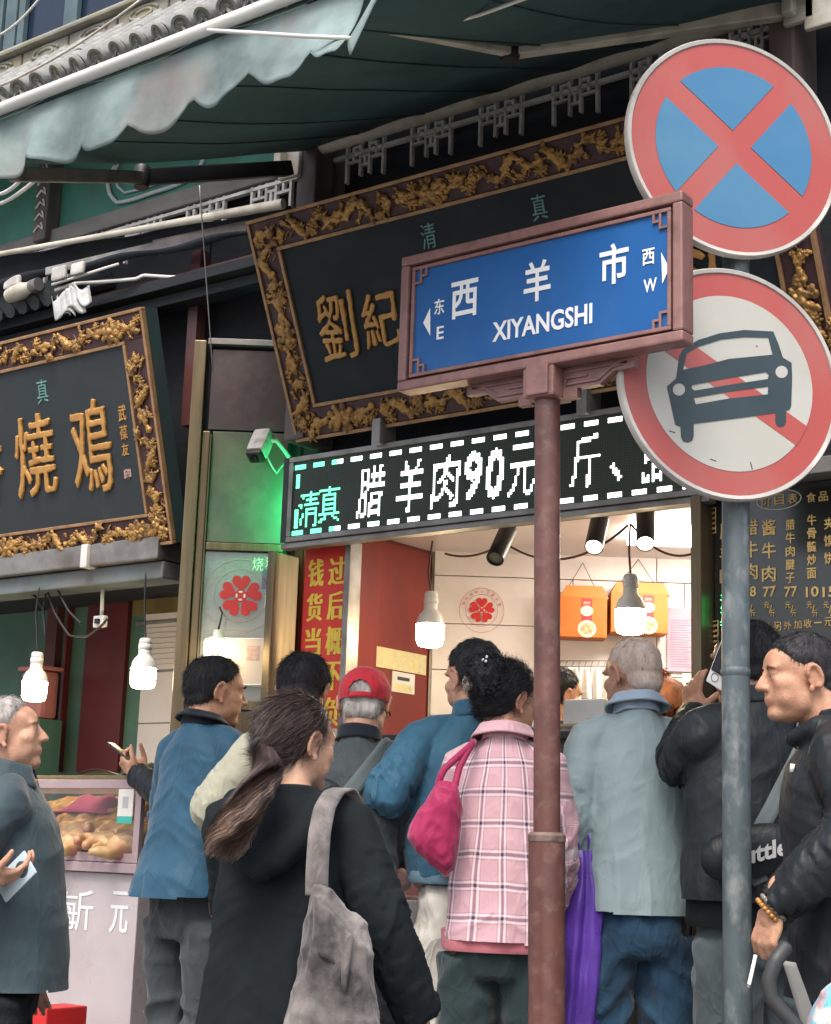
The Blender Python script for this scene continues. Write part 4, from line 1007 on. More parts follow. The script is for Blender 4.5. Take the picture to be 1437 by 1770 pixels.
def plaque(name, label, origin, w, h, tilt, band, thick, side, seed, panel):
    """leaning name board: x along it, y up its face, z out"""
    t = R(tilt); root = empty(name, origin); root.matrix_world = frame_mat(origin, (1, 0, 0), (0, -math.sin(t), math.cos(t)), (0, -math.cos(t), -math.sin(t)))
    tag(root, label, 'sign board', 'carved and gilded name boards')
    MB().box((0.004, 0.004, -thick), (w - 0.004, h - 0.004, -0.022)).build('backing', side, root)
    MB().box((band, band, -0.021), (w - band, h - band, -0.006)).build('panel', panel, root)
    e = 0.016
    def bar_(a, b, c, d, nm, m, z0=-0.021, z1=0.006, parent=root): return MB().box((a, b, z0), (c, d, z1), None, 0.003).build(nm, m, parent)
    fr = []
    for (a, b, c, d) in ((e, h - band + e, w - e, h - e), (e, e, w - e, band - e), (e, band - e + 0.001, band - e, h - band + e - 0.001), (w - band + e, band - e + 0.001, w - e, h - band + e - 0.001)):
        fr.append(bar_(a, b, c, d, 'carved_border', M_FRAMEBED, -0.021, -0.004))
    for (a, b, c, d) in ((0, h - e + .001, w, h), (0, 0, w, e - .001), (0, e, e - .001, h - e), (w - e + .001, e, w, h - e), (band - e + .001, h - band, w - band + e - .001, h - band + e - .001), (band - e + .001, band - e + .001, w - band + e - .001, band), (band - e + .001, band + .001, band, h - band - .001), (w - band, band + .001, w - band + e - .001, h - band - .001)):
        bar_(a, b, c, d, 'gilt_moulding', M_GILTEDGE)
    rg = random.Random(seed); kinds = ['dragon', 'leaf', 'cloud', 'peony', 'cloud', 'leaf', 'dragon', 'cloud']
    def run(L, fn, par, rot0):
        s_ = 0.085; i = rg.randint(0, 4)
        while s_ < L - 0.03:
            k = kinds[i % len(kinds)]; me = rg.choice(RELIEFS[k]); o = bpy.data.objects.new('carving', me); COL.objects.link(o); o.parent = par
            adv = {'dragon': 0.17, 'peony': 0.115, 'cloud': 0.10, 'leaf': 0.085}[k]; sc_ = rg.uniform(0.88, 1.08) * (band - 2 * e) / 0.105
            x_, y_ = fn(s_ + adv * sc_ * 0.45 - 0.05, rg.uniform(-.006, .006)); o.location = (x_, y_, -0.006); o.rotation_euler = (0, 0, rot0 + rg.uniform(-.25, .25) + (PI if rg.random() < .5 else 0)); o.scale = (sc_, sc_, 1.05)
            for _q in range(3):
                k3 = rg.choice(['leaf', 'cloud', 'cloud', 'peony']); o3 = bpy.data.objects.new('carving', rg.choice(RELIEFS[k3])); COL.objects.link(o3); o3.parent = par; s3 = rg.uniform(.38, .6)
                x3, y3 = fn(s_ + adv * sc_ * rg.uniform(0, 1) - 0.05, rg.choice((-1, 1)) * rg.uniform(.018, .036)); o3.location = (x3, y3, -0.0055); o3.rotation_euler = (0, 0, rg.uniform(0, 6.3)); o3.scale = (s3, s3, .8)
            if rg.random() < 0.6:
                o2 = bpy.data.objects.new('carving', rg.choice(RELIEFS['tendril'])); COL.objects.link(o2); o2.parent = par; o2.location = (x_ + rg.uniform(-.03, .03), y_ + rg.uniform(-.02, .02), -0.005); o2.rotation_euler = (0, 0, rot0 + rg.uniform(-.4, .4))
            s_ += adv * sc_ * 0.93; i += 1
    run(w, lambda s_, d: (s_, h - band / 2 + d), fr[0], 0); run(w, lambda s_, d: (s_, band / 2 + d), fr[1], 0)
    run(h - band, lambda s_, d: (band / 2 + d, s_), fr[2], PI / 2); run(h - band, lambda s_, d: (w - band / 2 + d, s_), fr[3], PI / 2)
    return root
oL = at(513, 765, -0.12); tL = atX(425, 383, oL.x); hM = (tL - oL).length; tiM = math.degrees(math.atan2(oL.y - tL.y, tL.z - oL.z))
rX = at(1382, 440, -0.42).x
main_plaque = plaque('shop_plaque', 'large black plaque with gilded dragon border over the lit ticker', oL, rX - oL.x, hM, tiM, 0.150, 0.07, M_FRAMEBED, 5, M_PANEL)
def on_plaque(root, px, py):
    m = root.matrix_world; n = m.to_3x3() @ Vector((0, 0, 1)); return m.inverted() @ atp(px, py, m.translation, n)
def letter(root, body, x0, y0, x1, y1, m, z=-0.005, ext=0.006, bold=0.012, warp=0.0, shear=0.0, name='lettering', res=3, bev=0.0):
    """one glyph filling the photograph box x0 y0 x1 y1 on the board"""
    a = on_plaque(root, x0, (y0 + y1) / 2); b = on_plaque(root, x1, (y0 + y1) / 2); c = on_plaque(root, (x0 + x1) / 2, y0); d = on_plaque(root, (x0 + x1) / 2, y1)
    cen = (a + b) / 2; cen.y = (c.y + d.y) / 2
    big = ext > 0.01
    mb = text(MB(), body, Matrix.Translation((cen.x, cen.y, z)), w=abs(b.x - a.x) * (0.94 if big else 1), h=abs(c.y - d.y) * (0.94 if big else 1), ext=ext, bold=0 if big else bold, shear=shear, warp=warp, res=res, bev=bev)
    if not big: return mb.build(name, m, root)
    me = blob([(np.array([tuple(p) for p in mb.v]), mb.f)], 0.0032, 3, 0.5)      # brush strokes: swollen and rounded
    co = get_co(me); no = get_no(me); no[:, 2] *= 0.3; w_ = 0.0022 + 0.0045 * perlin(co * 24, 3) + 0.002 * perlin(co * 60, 5)
    set_co(me, co + no * w_[:, None]); return link_mesh(name, me, m, root, True)
letter(main_plaque, '劉', 548, 500, 620, 627, M_GOLDFLAT, 0.0, 0.014, 0.03, 0.012, 0.12)
letter(main_plaque, '紀', 622, 500, 692, 602, M_GOLDFLAT, 0.0, 0.014, 0.035, 0.012, 0.12)
letter(main_plaque, '孝', 700, 470, 800, 590, M_GOLDFLAT, 0.0, 0.014, 0.03, 0.012, 0.12)
letter(main_plaque, '肉', 1130, 400, 1245, 500, M_GOLDFLAT, 0.0, 0.014, 0.03, 0.012, 0.12)
letter(main_plaque, '清', 727, 385, 753, 430, M_JADE, -0.004, 0.003, 0.0, 0.004, 0.1)
letter(main_plaque, '真', 917, 335, 945, 381, M_JADE, -0.004, 0.003, 0.0, 0.004, 0.1)
bR = at(300, 940, -0.12); tR = atX(245, 530, bR.x); hL = (tR - bR).length; tiL = math.degrees(math.atan2(bR.y - tR.y, tR.z - bR.z)); wL = 2.15
left_plaque = plaque('shop_plaque', 'slate grey plaque with gilded border over the left shop, two big gold characters in view', bR - Vector((wL, 0, 0)), wL, hL, tiL, 0.150, 0.10, M_PLAQUESIDE, 9, M_PANEL2)
letter(left_plaque, '燒', 22, 712, 98, 862, M_GOLDFLAT, 0.0, 0.016, 0.03, 0.014, 0.1)
letter(left_plaque, '鳮', 120, 685, 195, 858, M_GOLDFLAT, 0.0, 0.016, 0.03, 0.014, 0.1)
letter(left_plaque, '香', -70, 740, 9, 880, M_GOLDFLAT, 0.0, 0.016, 0.03, 0.014, 0.1)
letter(left_plaque, '真', 62, 655, 82, 697, M_JADE, -0.004, 0.003, 0.0, 0.004, 0.1)
letter(left_plaque, '武', 203, 700, 217, 728, M_GOLDFLAT, -0.004, 0.003, 0.01, 0.003, 0.1)
letter(left_plaque, '葆', 206, 735, 220, 760, M_GOLDFLAT, -0.004, 0.003, 0.01, 0.003, 0.1)
letter(left_plaque, '友', 209, 766, 222, 788, M_GOLDFLAT, -0.004, 0.003, 0.01, 0.003, 0.1)
M_SEAL = mk('seal_print', (0.45, 0.30, 0.26), rough=0.7)
letter(left_plaque, '印', 213, 810, 226, 829, M_SEAL, -0.004, 0.003, 0.06, 0.0)
# brackets that hold the plaques
for (px, py) in ((655, 745), (150, 960), (1010, 690)):
    p = at(px, py, -0.14); b_ = MB(); b_.box((p.x - 0.022, -0.16, p.z - 0.06), (p.x + 0.022, -0.05, p.z + 0.05), None, 0.004)
    r_ = main_plaque if px > 400 else left_plaque
    o = b_.build('bracket', M_WHITE if px < 400 else M_GALV, r_); o.matrix_parent_inverse = r_.matrix_world.inverted()

# ================================================================== ticker (LED board)
led = empty('led_ticker', (-0.9, -0.02, 2.47), label='lit dot matrix ticker with white and green characters under the large plaque', cat='LED sign')
def lp(mb, name, m, smooth=None):
    o = mb.build(name, m, led, smooth); o.location = -Vector(led.location); return o
LY = -0.115; LX0 = at(500, 865, LY).x; LX1, LZ0, LZ1 = 1.10, at(498, 938, LY).z, at(500, 793, LY).z
lp(MB().box((LX0, LY + 0.004, LZ0), (LX1, 0.05, LZ1)), 'case', M_BLACK)
M_LEDBED = mk('led_bed', (0.022, 0.036, 0.026), (0.030, 0.044, 0.032), 30, 0.6)
lp(MB().box((LX0 + 0.024, LY - 0.002, LZ0 + 0.022), (LX1 - 0.024, LY + 0.003, LZ1 - 0.022)), 'matrix_face', M_LEDBED)
for a, b, c, d in ((LX0, LZ0, LX1, LZ0 + 0.022), (LX0, LZ1 - 0.022, LX1, LZ1), (LX0, LZ0 + 0.023, LX0 + 0.023, LZ1 - 0.023), (LX1 - 0.023, LZ0 + 0.023, LX1, LZ1 - 0.023)):
    lp(MB().box((a, LY - 0.012, b), (c, LY + 0.003, d), None, 0.003), 'case_edge', M_GALV)
PIT = 0.0102; ROWS = 32; COLS = int((LX1 - LX0 - 0.056) / PIT); zt = LZ1 - 0.026; xl0 = LX0 + 0.028
grid_on = np.zeros((ROWS, COLS), np.int8)
def c_of(px, py): return int(round((at(px, py, LY).x - xl0) / PIT))
def put(body, px0, px1, py, r0, r1, v, bold=0.0, shear=0.12):
    a, b = c_of(px0, py), c_of(px1, py); bmp = raster(body, r1 - r0, max(3, b - a), bold, shear)
    for i in range(bmp.shape[0]):
        for j in range(bmp.shape[1]):
            if bmp[i, j] and 0 <= a + j < COLS: grid_on[r0 + i, a + j] = v
put('清', 520, 553, 850, 13, 28, 2, 0.0, 0); put('真', 555, 588, 850, 12, 27, 2, 0.0, 0)
put('腊', 620, 666, 840, 6, 27, 1, 0.004); put('羊', 688, 732, 835, 6, 27, 1, 0.004); put('肉', 748, 796, 828, 6, 27, 1, 0.004)
put('9', 806, 834, 820, 6, 26, 1, 0.02); put('0', 840, 871, 818, 6, 26, 1, 0.02); put('元', 880, 925, 812, 6, 26, 1, 0.006); put('/', 936, 962, 805, 6, 27, 1, 0.012)
put('斤', 985, 1040, 800, 6, 26, 1, 0.006); put('、', 1056, 1078, 805, 18, 25, 1, 0.01, 0)
put('腊', 1110, 1150, 790, 6, 27, 1, 0.004); put('牛', 1165, 1205, 785, 6, 27, 1, 0.004)
gcol = c_of(585, 800)
for j in range(COLS):
    if j % 10 < 6:
        grid_on[1, j] = 2 if j < gcol else 1; grid_on[2, j] = grid_on[1, j]; grid_on[30, j] = 2 if j < gcol else 1; grid_on[29, j] = grid_on[30, j]
for i in list(range(5, 11)) + list(range(20, 28)): grid_on[i, 1] = 2; grid_on[i, 2] = 2
mats_led = {1: mk('led_white_lit', (0.9, 0.9, 0.9), emit=(0.90, 1.0, 0.95), es=2.2, rvar=0), 2: mk('led_green_lit', (0.1, 0.8, 0.3), emit=(0.10, 1.0, 0.42), es=2.4, rvar=0)}
M_LEDOFF = mk('led_unlit', (0.055, 0.075, 0.058), rough=0.5)
mbs = {0: MB(), 1: MB(), 2: MB()}
for i in range(ROWS):
    for j in range(COLS):
        v = int(grid_on[i, j]); x_ = xl0 + (j + 0.5) * PIT; z_ = zt - (i + 0.5) * PIT; r_ = 0.0043 if v else 0.0032; y_ = LY - 0.004
        b = mbs[v]
        n_ = len(b.v); b.v += [(x_ - r_, y_, z_ - r_), (x_ + r_, y_, z_ - r_), (x_ + r_, y_, z_ + r_), (x_ - r_, y_, z_ + r_)]; b.f.append((n_, n_ + 1, n_ + 2, n_ + 3)); b.mi.append(0)
for v, nm, m in ((0, 'unlit_diodes', M_LEDOFF), (1, 'white_diodes', mats_led[1]), (2, 'green_diodes', mats_led[2])):
    o = lp(mbs[v], nm, m); o['kind'] = 'stuff'
# added glowing strip that lights the pillar green; the flange hides its front
lp(MB().box((LX0 - 0.030, LY - 0.012, LZ0), (LX0 - 0.001, LY - 0.002, LZ1), None, 0.002), 'glow_strip_hood', M_BLACK)
lp(MB().box((LX0 - 0.008, LY + 0.0, LZ0 + 0.05), (LX0 - 0.001, LY + 0.07, LZ1 - 0.10)), 'added_glow_strip', mk('added_strip_glow', (0.1, 0.5, 0.2), emit=(0.03, 1.0, 0.30), es=40.0, rvar=0))

# ================================================================== menu board
mY = -0.03; mx0 = 1.078; a = at(1222, 868, mY); bz = at(1222, 1125, mY)
menu = empty('menu_board', (mx0, mY, 1.6), label='black menu board with gold price list right of the stall opening', cat='menu board')
def mp_(mb, name, m, smooth=None):
    o = mb.build(name, m, menu, smooth); o.location = -Vector(menu.location); return o
M_MENU = mk('menu_glass', (0.014, 0.017, 0.018), (0.02, 0.022, 0.02), 3, 0.12, rvar=0.04, spec=0.7)
M_MENUGOLD = mk('menu_gold_print', (0.62, 0.43, 0.17), rough=0.5, metal=0.2)
zt_ = at(1300, 845, mY).z
mp_(MB().box((mx0, mY, 1.0), (2.6, 0.018, zt_)), 'board', M_MENU)
mp_(MB().box((1.03, mY - 0.10, zt_ + 0.004), (2.7, 0.05, zt_ + 0.06), bev=0.004), 'top_rail', M_GALV)
def mtext(body, px, py, hpx, wpx=None, bold=0.0, m=None, name='lettering'):
    c = at(px, py, mY - 0.001); t_ = at(px, py - hpx / 2, mY); b_ = at(px, py + hpx / 2, mY)
    w_ = None
    if wpx: w_ = abs(at(px + wpx / 2, py, mY).x - at(px - wpx / 2, py, mY).x)
    return mp_(text(MB(), body, frame_mat(c - Vector((0, 0.002, 0)), (1, 0, 0), (0, 0, 1), (0, -1, 0)), w=w_, h=t_.z - b_.z, ext=0.003, bold=bold), name, m or M_MENUGOLD)
for body, px, y0, dy, hp in (('腊羊肉', 1257, 918, 38, 30), ('腊牛肉', 1299, 912, 38, 30), ('酱牛肉', 1330, 912, 40, 30), ('腊牛肉腱子', 1367, 907, 23, 20), ('牛骨髓炒面', 1404, 899, 23, 20), ('夹馍饼', 1434, 905, 30, 22)):
    for i, ch in enumerate(body): mtext(ch, px, y0 + i * dy, hp * .92, hp * 0.78, 0.008)
for px, pr in ((1331, '77'), (1368, '77'), (1405, '10'), (1297, '98'), (1434, '15')):
    mtext(pr, px, 1023, 18, 22, 0.012); mtext('元', px - 5, 1046, 11, 9); mtext('斤', px + 6, 1060, 12, 8); mtext('/', px + 2, 1053, 14, 5)
for i, ch in enumerate('包装另外加收一元'): mtext(ch, 1310 + i * 17.5, 1086 - i * 1.6, 15 if ch != '一' else 2, 13)
for i, ch in enumerate('价目表'): mtext(ch, 1325 + i * 23, 866 - i * 2, 18, 17, 0.006)
for i, ch in enumerate('食品'): mtext(ch, 1403 + i * 21, 860 - i * 2, 17, 16, 0.006)
el = MB(); c = at(1347, 864, mY - 0.002); rx_ = (at(1385, 864, mY).x - at(1309, 864, mY).x) / 2; rz_ = (at(1347, 847, mY).z - at(1347, 881, mY).z) / 2
el.tube([Vector((c.x + rx_ * math.cos(t), mY - 0.003, c.z + rz_ * math.sin(t))) for t in np.linspace(0, 2 * PI, 40)[:-1]], 0.0022, 6, closed=True); mp_(el, 'oval_border', mk('menu_white_print', (.6, .58, .5), rough=.5), True)
fr = MB()
for k in range(5):
    for (dx_, dz_) in ((0, 0),):
        p = at(1232, 880 + k * 9, mY - 0.002); fr.tube([p + Vector((-0.012, 0, 0)), p + Vector((0.012, 0, 0.004)), p + Vector((0.012, 0, -0.012)), p + Vector((-0.004, 0, -0.012))], 0.0025, 6)
        p = at(1236, 1075 + k * 9, mY - 0.002); fr.tube([p + Vector((-0.012, 0, 0)), p + Vector((0.012, 0, 0.004)), p + Vector((0.012, 0, -0.012)), p + Vector((-0.004, 0, -0.012))], 0.0025, 6)
mp_(fr, 'fret_ornament', M_MENUGOLD)
M_NEON = mk('neon_green_lit', (0.1, 0.8, 0.3), emit=(0.03, 1.0, 0.25), es=1.5, rvar=0)
mtext('清', 1256, 1040, 26, 20, 0.0, M_NEON, 'neon_lettering'); mtext('真', 1256, 1068, 26, 20, 0.0, M_NEON, 'neon_lettering')
M_ORG = mk('orange_poster', (0.66, 0.16, 0.02), rough=0.6)
p, q = at(1418, 1230, mY), at(1480, 1110, mY)
po = MB().box((p.x, mY - 0.012, p.z), (q.x, mY - 0.004, q.z)).build('poster', M_ORG); tag(po, 'orange poster low on the menu board behind the man in black', 'poster')
p, q = at(1424, 1165, mY), at(1470, 1140, mY); o = MB().box((p.x, mY - 0.0145, p.z), (q.x, mY - 0.0125, q.z)).build('printed_block', M_BLACK, po)

# ================================================================== big green awning
ROL = at(540, 262, -0.10); COR = atX(-170, 285, ROL.x)
aw = empty('green_awning', (ROL.x, -0.1, ROL.z), label='large weathered green folding arm awning across the top', cat='awning')
def ap(mb, name, m, smooth=None):
    o = mb.build(name, m, aw, smooth); o.location = -Vector(aw.location); return o
AX0, AX1 = ROL.x, at(1420, 0, -0.1).x; Yb = COR.y; Zb = at(150, 150, Yb).z; Zr = ROL.z
def cloth(u, v):
    x = AX0 + (AX1 - AX0) * u; y = -0.12 + (Yb + 0.12) * v; z = Zr + (Zb - Zr) * v
    z -= 0.05 * math.sin(PI * v) * (0.7 + 0.3 * math.sin(u * 9)) + 0.016 * math.sin(u * 24 + v * 3) * v - 0.010 * abs(math.sin(u * 22)) * (1 - v)
    return Vector((x, y, z + 0.006 * mnoise.noise(Vector((x * 3, y * 3, 1)))))
ap(MB().grid(cloth, 60, 30, 0.003), 'canopy', M_AWNING, True)
for q in range(1, 7):
    u_ = q / 7 + 0.01 * math.sin(q * 5)
    ap(MB().tube([cloth(u_, v_) - Vector((0, 0, .0035)) for v_ in np.linspace(0.02, 0.98, 24)], 0.0028, 6), 'cloth_seam', M_AWNING, True)
ap(MB().tube([(AX0 - 0.06, -0.10, Zr + 0.015), (AX1 + 0.05, -0.10, Zr + 0.015)], 0.04, 14), 'roller', M_CREAM, 40)
M_BAR = mk('white_front_bar', (0.62, 0.62, 0.60), (0.48, 0.48, 0.46), 8, 0.4, dirt=(0.3, 0.28, 0.25), dirt_amt=0.4, stretch=(.3, 1, 1))
ap(MB().tube([(AX0 - 0.05, Yb - 0.045, Zb), (AX1 + 0.05, Yb - 0.045, Zb + 0.01)], 0.019, 14), 'front_bar', M_BAR, 40)
M_VAL = mk('valance_cloth', (0.30, 0.40, 0.395), (0.10, 0.135, 0.14), 3.6, 0.9, bump=0.4, bscale=24, dirt=(0.30, 0.245, 0.23), dirt_amt=0.85, dscale=2.6, contrast=(.36, .68))
_n, _l, _p = nodes_of(M_VAL); _t = _n.new('ShaderNodeBsdfTranslucent'); _t.inputs[0].default_value = (0.22, 0.32, 0.31, 1); _x = _n.new('ShaderNodeMixShader'); _x.inputs[0].default_value = 0.25
_o = _n['Material Output']; _l.new(_p.outputs[0], _x.inputs[1]); _l.new(_t.outputs[0], _x.inputs[2]); _l.new(_x.outputs[0], _o.inputs[0])
xe = at(640, 20, Yb).x
def val(u, v):
    x = AX0 - 0.04 + (xe - AX0 + 0.04) * u; sc_ = 0.235
    ph = (x - AX0) / sc_; h_ = 0.175 + 0.050 * abs(math.sin(PI * ph + 0.35 * math.sin(2 * PI * ph + x))) ** 0.9 + 0.014 * math.sin(x * 7) + 0.006 * math.sin(x * 23)
    y = Yb - 0.020 - 0.02 * v + 0.022 * math.sin(x * 13 + 2 * math.sin(x * 4)) * v + 0.012 * math.sin(x * 31 + 1) * v * v
    if u > 0.9: y -= (u - 0.9) * 0.9 * v ** 2
    return Vector((x, y, Zb - 0.018 - h_ * v))
ap(MB().grid(val, 110, 14, 0.002), 'valance', M_VAL, True)
def flap(u, v):     # torn corner folded forward at the end of the valance
    a = at(612, 60, Yb - 0.05).lerp(at(660, -10, Yb - 0.05), u); b = at(606, 97, Yb - 0.12).lerp(at(650, 2, Yb - 0.08), u)
    return a.lerp(b, v) + Vector((0, -0.015 * math.sin(PI * v), 0.0))
ap(MB().grid(flap, 8, 6, 0.003), 'torn_corner', M_VAL, True)
def arm(sh, el_, en, m1, m2, w1=0.05):
    ap(MB().bar(sh, el_, w1, w1 * 1.3, bev=0.006), 'upper_arm', m1); ap(MB().bar(el_, en, w1 * 0.8, w1, bev=0.006), 'fore_arm', m2)
    ap(MB().lathe([(0, .045), (.03, .045), (.034, .03), (.034, -.03), (.03, -.045), (0, -.045)], 14, Matrix.Translation(el_)), 'elbow', M_BLACK, 40)
arm(at(1352, 18, -0.16), at(882, 84, -0.95), at(652, 38, -1.75), M_CREAM, M_CREAM, 0.05)
arm(at(500, 291, -0.22), at(245, 306, -1.05), at(22, 301, -1.95), M_BLACK, M_GALV, 0.05)
for (px, py, sx_) in ((1395, 12, 1), (513, 285, 0)):
    p = at(px, py, -0.13); ap(MB().box((p.x - 0.075, -0.17, p.z - 0.07), (p.x + 0.045, -0.142, p.z + 0.09), None, 0.008).box((p.x - 0.06, -0.22, p.z - 0.05), (p.x - 0.02, -0.17, p.z + 0.05), None, 0.008), 'wall_bracket', M_CREAM)
p = at(1425, 25, -0.13); ap(MB().box((p.x - 0.06, -0.17, p.z - 0.06), (p.x + 0.12, -0.142, p.z + 0.12), None, 0.008), 'wall_bracket', M_CREAM)
# rope slung over the front bar
rp_ = [at(360, 52, Yb - 0.06), at(430, 56, Yb - 0.09), at(520, 62, Yb - 0.10), at(610, 66, Yb - 0.09)]
o = MB().tube(rp_, 0.006, 8).build('rope', M_WHITE, None, True); tag(o, 'pale cord lying across the awning valance', 'cord')
o = MB().tube([at(700, 52, -1.5), at(760, 44, -1.55), at(830, 25, -1.6), at(940, -15, -1.7)], 0.006, 8).build('cable', M_WHITE, None, True); tag(o, 'white cable sagging under the dark awning cloth', 'cable')

# ================================================================== folded navy awning and pipes over the left shop
na = empty('folded_awning', at(250, 430, -0.3), label='rolled navy awning with a white front bar over the left plaque', cat='awning')
def nap(mb, name, m, smooth=None):
    o = mb.build(name, m, na, smooth); o.location = -Vector(na.location); return o
M_NAVYC = mk('navy_cloth', (0.012, 0.018, 0.028), (0.008, 0.012, 0.018), 5, 0.8, bump=0.3, bscale=20)
wa, wb = at(490, 352, -0.16), at(-40, 446, -0.42)
nap(MB().tube([wb, wb.lerp(wa, .5), wa], [0.013, 0.015, 0.024], 14), 'front_bar', M_CREAM, 40)
def nroll(u, v):
    p = wb.lerp(wa, u); r_ = 0.085 * (1 - .45 * u); t = -0.6 + v * 4.6
    return p + Vector((0, 0.05, -0.075 * (1 - .4 * u))) + Vector((0, r_ * 0.6 * math.sin(t), r_ * math.cos(t))) + Vector((0, 0, 0.010 * math.sin(u * 21 + v * 4)))
nap(MB().grid(nroll, 40, 14, 0.004), 'rolled_cloth', M_NAVYC, True)
fa, fb = at(428, 392, -0.12), at(265, 426, -0.2)
nap(MB().bar(fa, fb, 0.02, 0.06, bev=0.004), 'flat_arm', mk('pinkish_arm', (0.30, 0.26, 0.25), (0.2, 0.17, 0.17), 8, 0.5, dirt=(.08, .06, .06), dirt_amt=.5))
fc2 = at(80, 470, -0.34); nap(MB().bar(fb, fc2, 0.02, 0.04, bev=0.004), 'flat_arm', M_GALV)
M_PALE = mk('peeling_white_paint', (.55, .54, .5), (.3, .29, .28), 12, .7)
for (px, py, a, b) in ((103, 472, .05, .035), (135, 464, .045, .03), (22, 488, .06, .03)):
    p = at(px, py, -0.36); nap(MB().box((p.x - a, p.y - .012, p.z - b), (p.x + a, p.y + .01, p.z + b), None, 0.012), 'peeling_patch', M_PALE)
cd = MB(); cd.tube(smoothpath([at(95, 502, -0.34), at(130, 490, -0.3), at(165, 488, -0.28), at(235, 482, -0.24), at(250, 476, -0.22), at(315, 480, -0.18), at(330, 474, -0.16), at(438, 470, -0.13)], 3), 0.009, 8)
o = cd.build('conduit', M_WHITE, None, True); tag(o, 'white cable conduit running to the corner of the large plaque', 'conduit')
o = MB().tube([at(90, 492, -0.36), at(205, 456, -0.3)], 0.007, 8).build('thin_tube', M_WHITE, None, True); tag(o, 'thin straight white tube above the bundled plastic wrap', 'tube')
p = at(32, 505, -0.34); lt = empty('floodlight', p, label='small round white lamp housing at the left edge below the navy awning', cat='lamp')
o = MB().lathe([(0, -.07), (.035, -.07), (.04, -.03), (.042, .03), (.036, .045), (.03, .07), (.03, .10), (0, .10)], 18, frame_mat((0, 0, 0), (0, 0, 1), (0, 1, 0), (1, 0, 0.1))).build('housing', M_CREAM, lt, 40)
o = MB().lathe([(0.028, .10), (.033, .10), (.033, .15), (0, .15)], 16, frame_mat((0, 0, 0), (0, 0, 1), (0, 1, 0), (1, 0, 0.1))).build('cap', M_GALV, lt, 40)
pw = MB()
M_WRAP = mk('plastic_wrap', (0.55, 0.57, 0.56), (0.35, 0.37, 0.37), 14, 0.25, bump=0.6, bscale=30, alpha=0.8)
for k in range(5):
    c_ = at(105 + k * 9, 512 - k * 5, -0.36 + 0.01 * k)
    def wrap(u, v, c_=c_, k=k): return c_ + Vector(((u - .5) * 0.11 + .03 * v, -0.04 * math.sin(PI * u), -0.02 - v * (0.10 + .02 * math.sin(k * 3)) + 0.02 * math.sin(u * 9 + k)))
    pw.grid(wrap, 10, 8, 0.002)
o = pw.build('plastic_wrap', M_WRAP, None, True); tag(o, 'bundle of grey plastic wrap tied below the folded navy awning', 'plastic wrap')
# small dark eave over the left plaque
se = empty('small_eave', at(60, 540, -0.2), label='dark tiled eave above the slate grey plaque', cat='eave')
for k in range(16):
    p = at(-60 + k * 21, 548 - k * 7.0, -0.30)
    if k < 8:
        o = MB().tube([p, p + Vector((0, 0.35, 0.17))], [.042, .038], 10).build('tile', M_TILEDK, se, 40); o.location = -Vector(se.location)
        o = MB().tube([p + Vector((.05, .01, -.035)), p + Vector((.05, 0.35, 0.13))], [.040, .03], 8).build('tile', M_TILEDK, se, 40); o.location = -Vector(se.location)
a_, b_ = at(-60, 580, -0.22), at(430, 482, -0.22)
for k, (dz, m_) in enumerate(((0.0, M_DARKWOOD), (-0.06, M_DARKWOOD), (0.06, M_MAROON))):
    o = MB().box((a_.x, -0.22 + .05 * k, a_.z - 0.02 + dz), (cx - 0.07, -0.12 + .05 * k, a_.z + 0.03 + dz), None, 0.004).build('fascia', m_, se); o.location = -Vector(se.location)
sb = at(340, 560, -0.05)
o = MB().box((sb.x - .02, -.09, sb.z - .5), (sb.x + .04, -.03, sb.z + .35)).build('stanchion', M_MAROON, se); o.location = -Vector(se.location)
# loose wires
wires = [((345, 320, -0.6), (368, 640, -0.3), 0.0, 0.003, M_GALV, 'thin wire hanging straight down left of the large plaque'),
         ((0, 335, -0.9), (35, 312, -1.5), 0.01, 0.008, M_WHITE, 'upper pale rod at the left edge below the valance'),
         ((0, 352, -0.9), (58, 314, -1.5), 0.01, 0.008, M_WHITE, 'lower pale rod at the left edge below the valance'),
         ((0, 60, -1.2), (70, -5, -1.2), 0.02, 0.006, M_WHITE, 'white cable crossing the top left corner'),
         ((0, 148, -1.0), (245, -2, -1.0), 0.03, 0.006, M_CREAM, 'cream cable slung in front of the tiled roof')]
for a, b, sag, r_, m_, lab in wires:
    o = MB().tube(catenary(at(*a), at(*b), sag), r_, 6).build('wire', m_, None, True); tag(o, lab, 'wire')

# ================================================================== security camera on the pillar
pc = pa(450, 770, 0.10); scam = empty('security_camera', pc, label='white bullet security camera on the green lit pillar', cat='camera')
ax = (pa(437, 795, 0.16) - pa(460, 742, 0.06)).normalized(); sx = ax.cross(Vector((0, 0, 1))).normalized(); sz = sx.cross(ax)
cM = frame_mat((0, 0, 0), sx, ax, sz)
MB().box((-0.040, -0.075, -0.036), (0.040, 0.055, 0.036), cM, 0.014).build('housing', M_CAMBODY, scam, 40)
MB().box((-0.036, 0.056, -0.032), (0.036, 0.080, 0.032), cM, 0.010).build('lens_hood', M_BLACK, scam, 40)
MB().lathe([(0, 0), (.018, 0), (.02, .006), (0, .006)], 14, cM @ frame_mat((0, .081, 0), (1, 0, 0), (0, 0, 1), (0, 1, 0))).build('lens', mk('lens_glass', (.01, .01, .012), rough=.08, rvar=0), scam, 40)
MB().tube([(0, 0, 0.02), Vector(-RH * -0.05) + Vector((0, .03, .03)), pa(500, 790, 0.02) - pc], .010, 8).build('mount_arm', M_WHITE, scam, True)
MB().tube([pa(462, 790, .06) - pc, pa(470, 806, .04) - pc, pa(478, 818, .03) - pc, pa(492, 800, .02) - pc], .004, 6).build('cable', M_WHITE, scam, True)
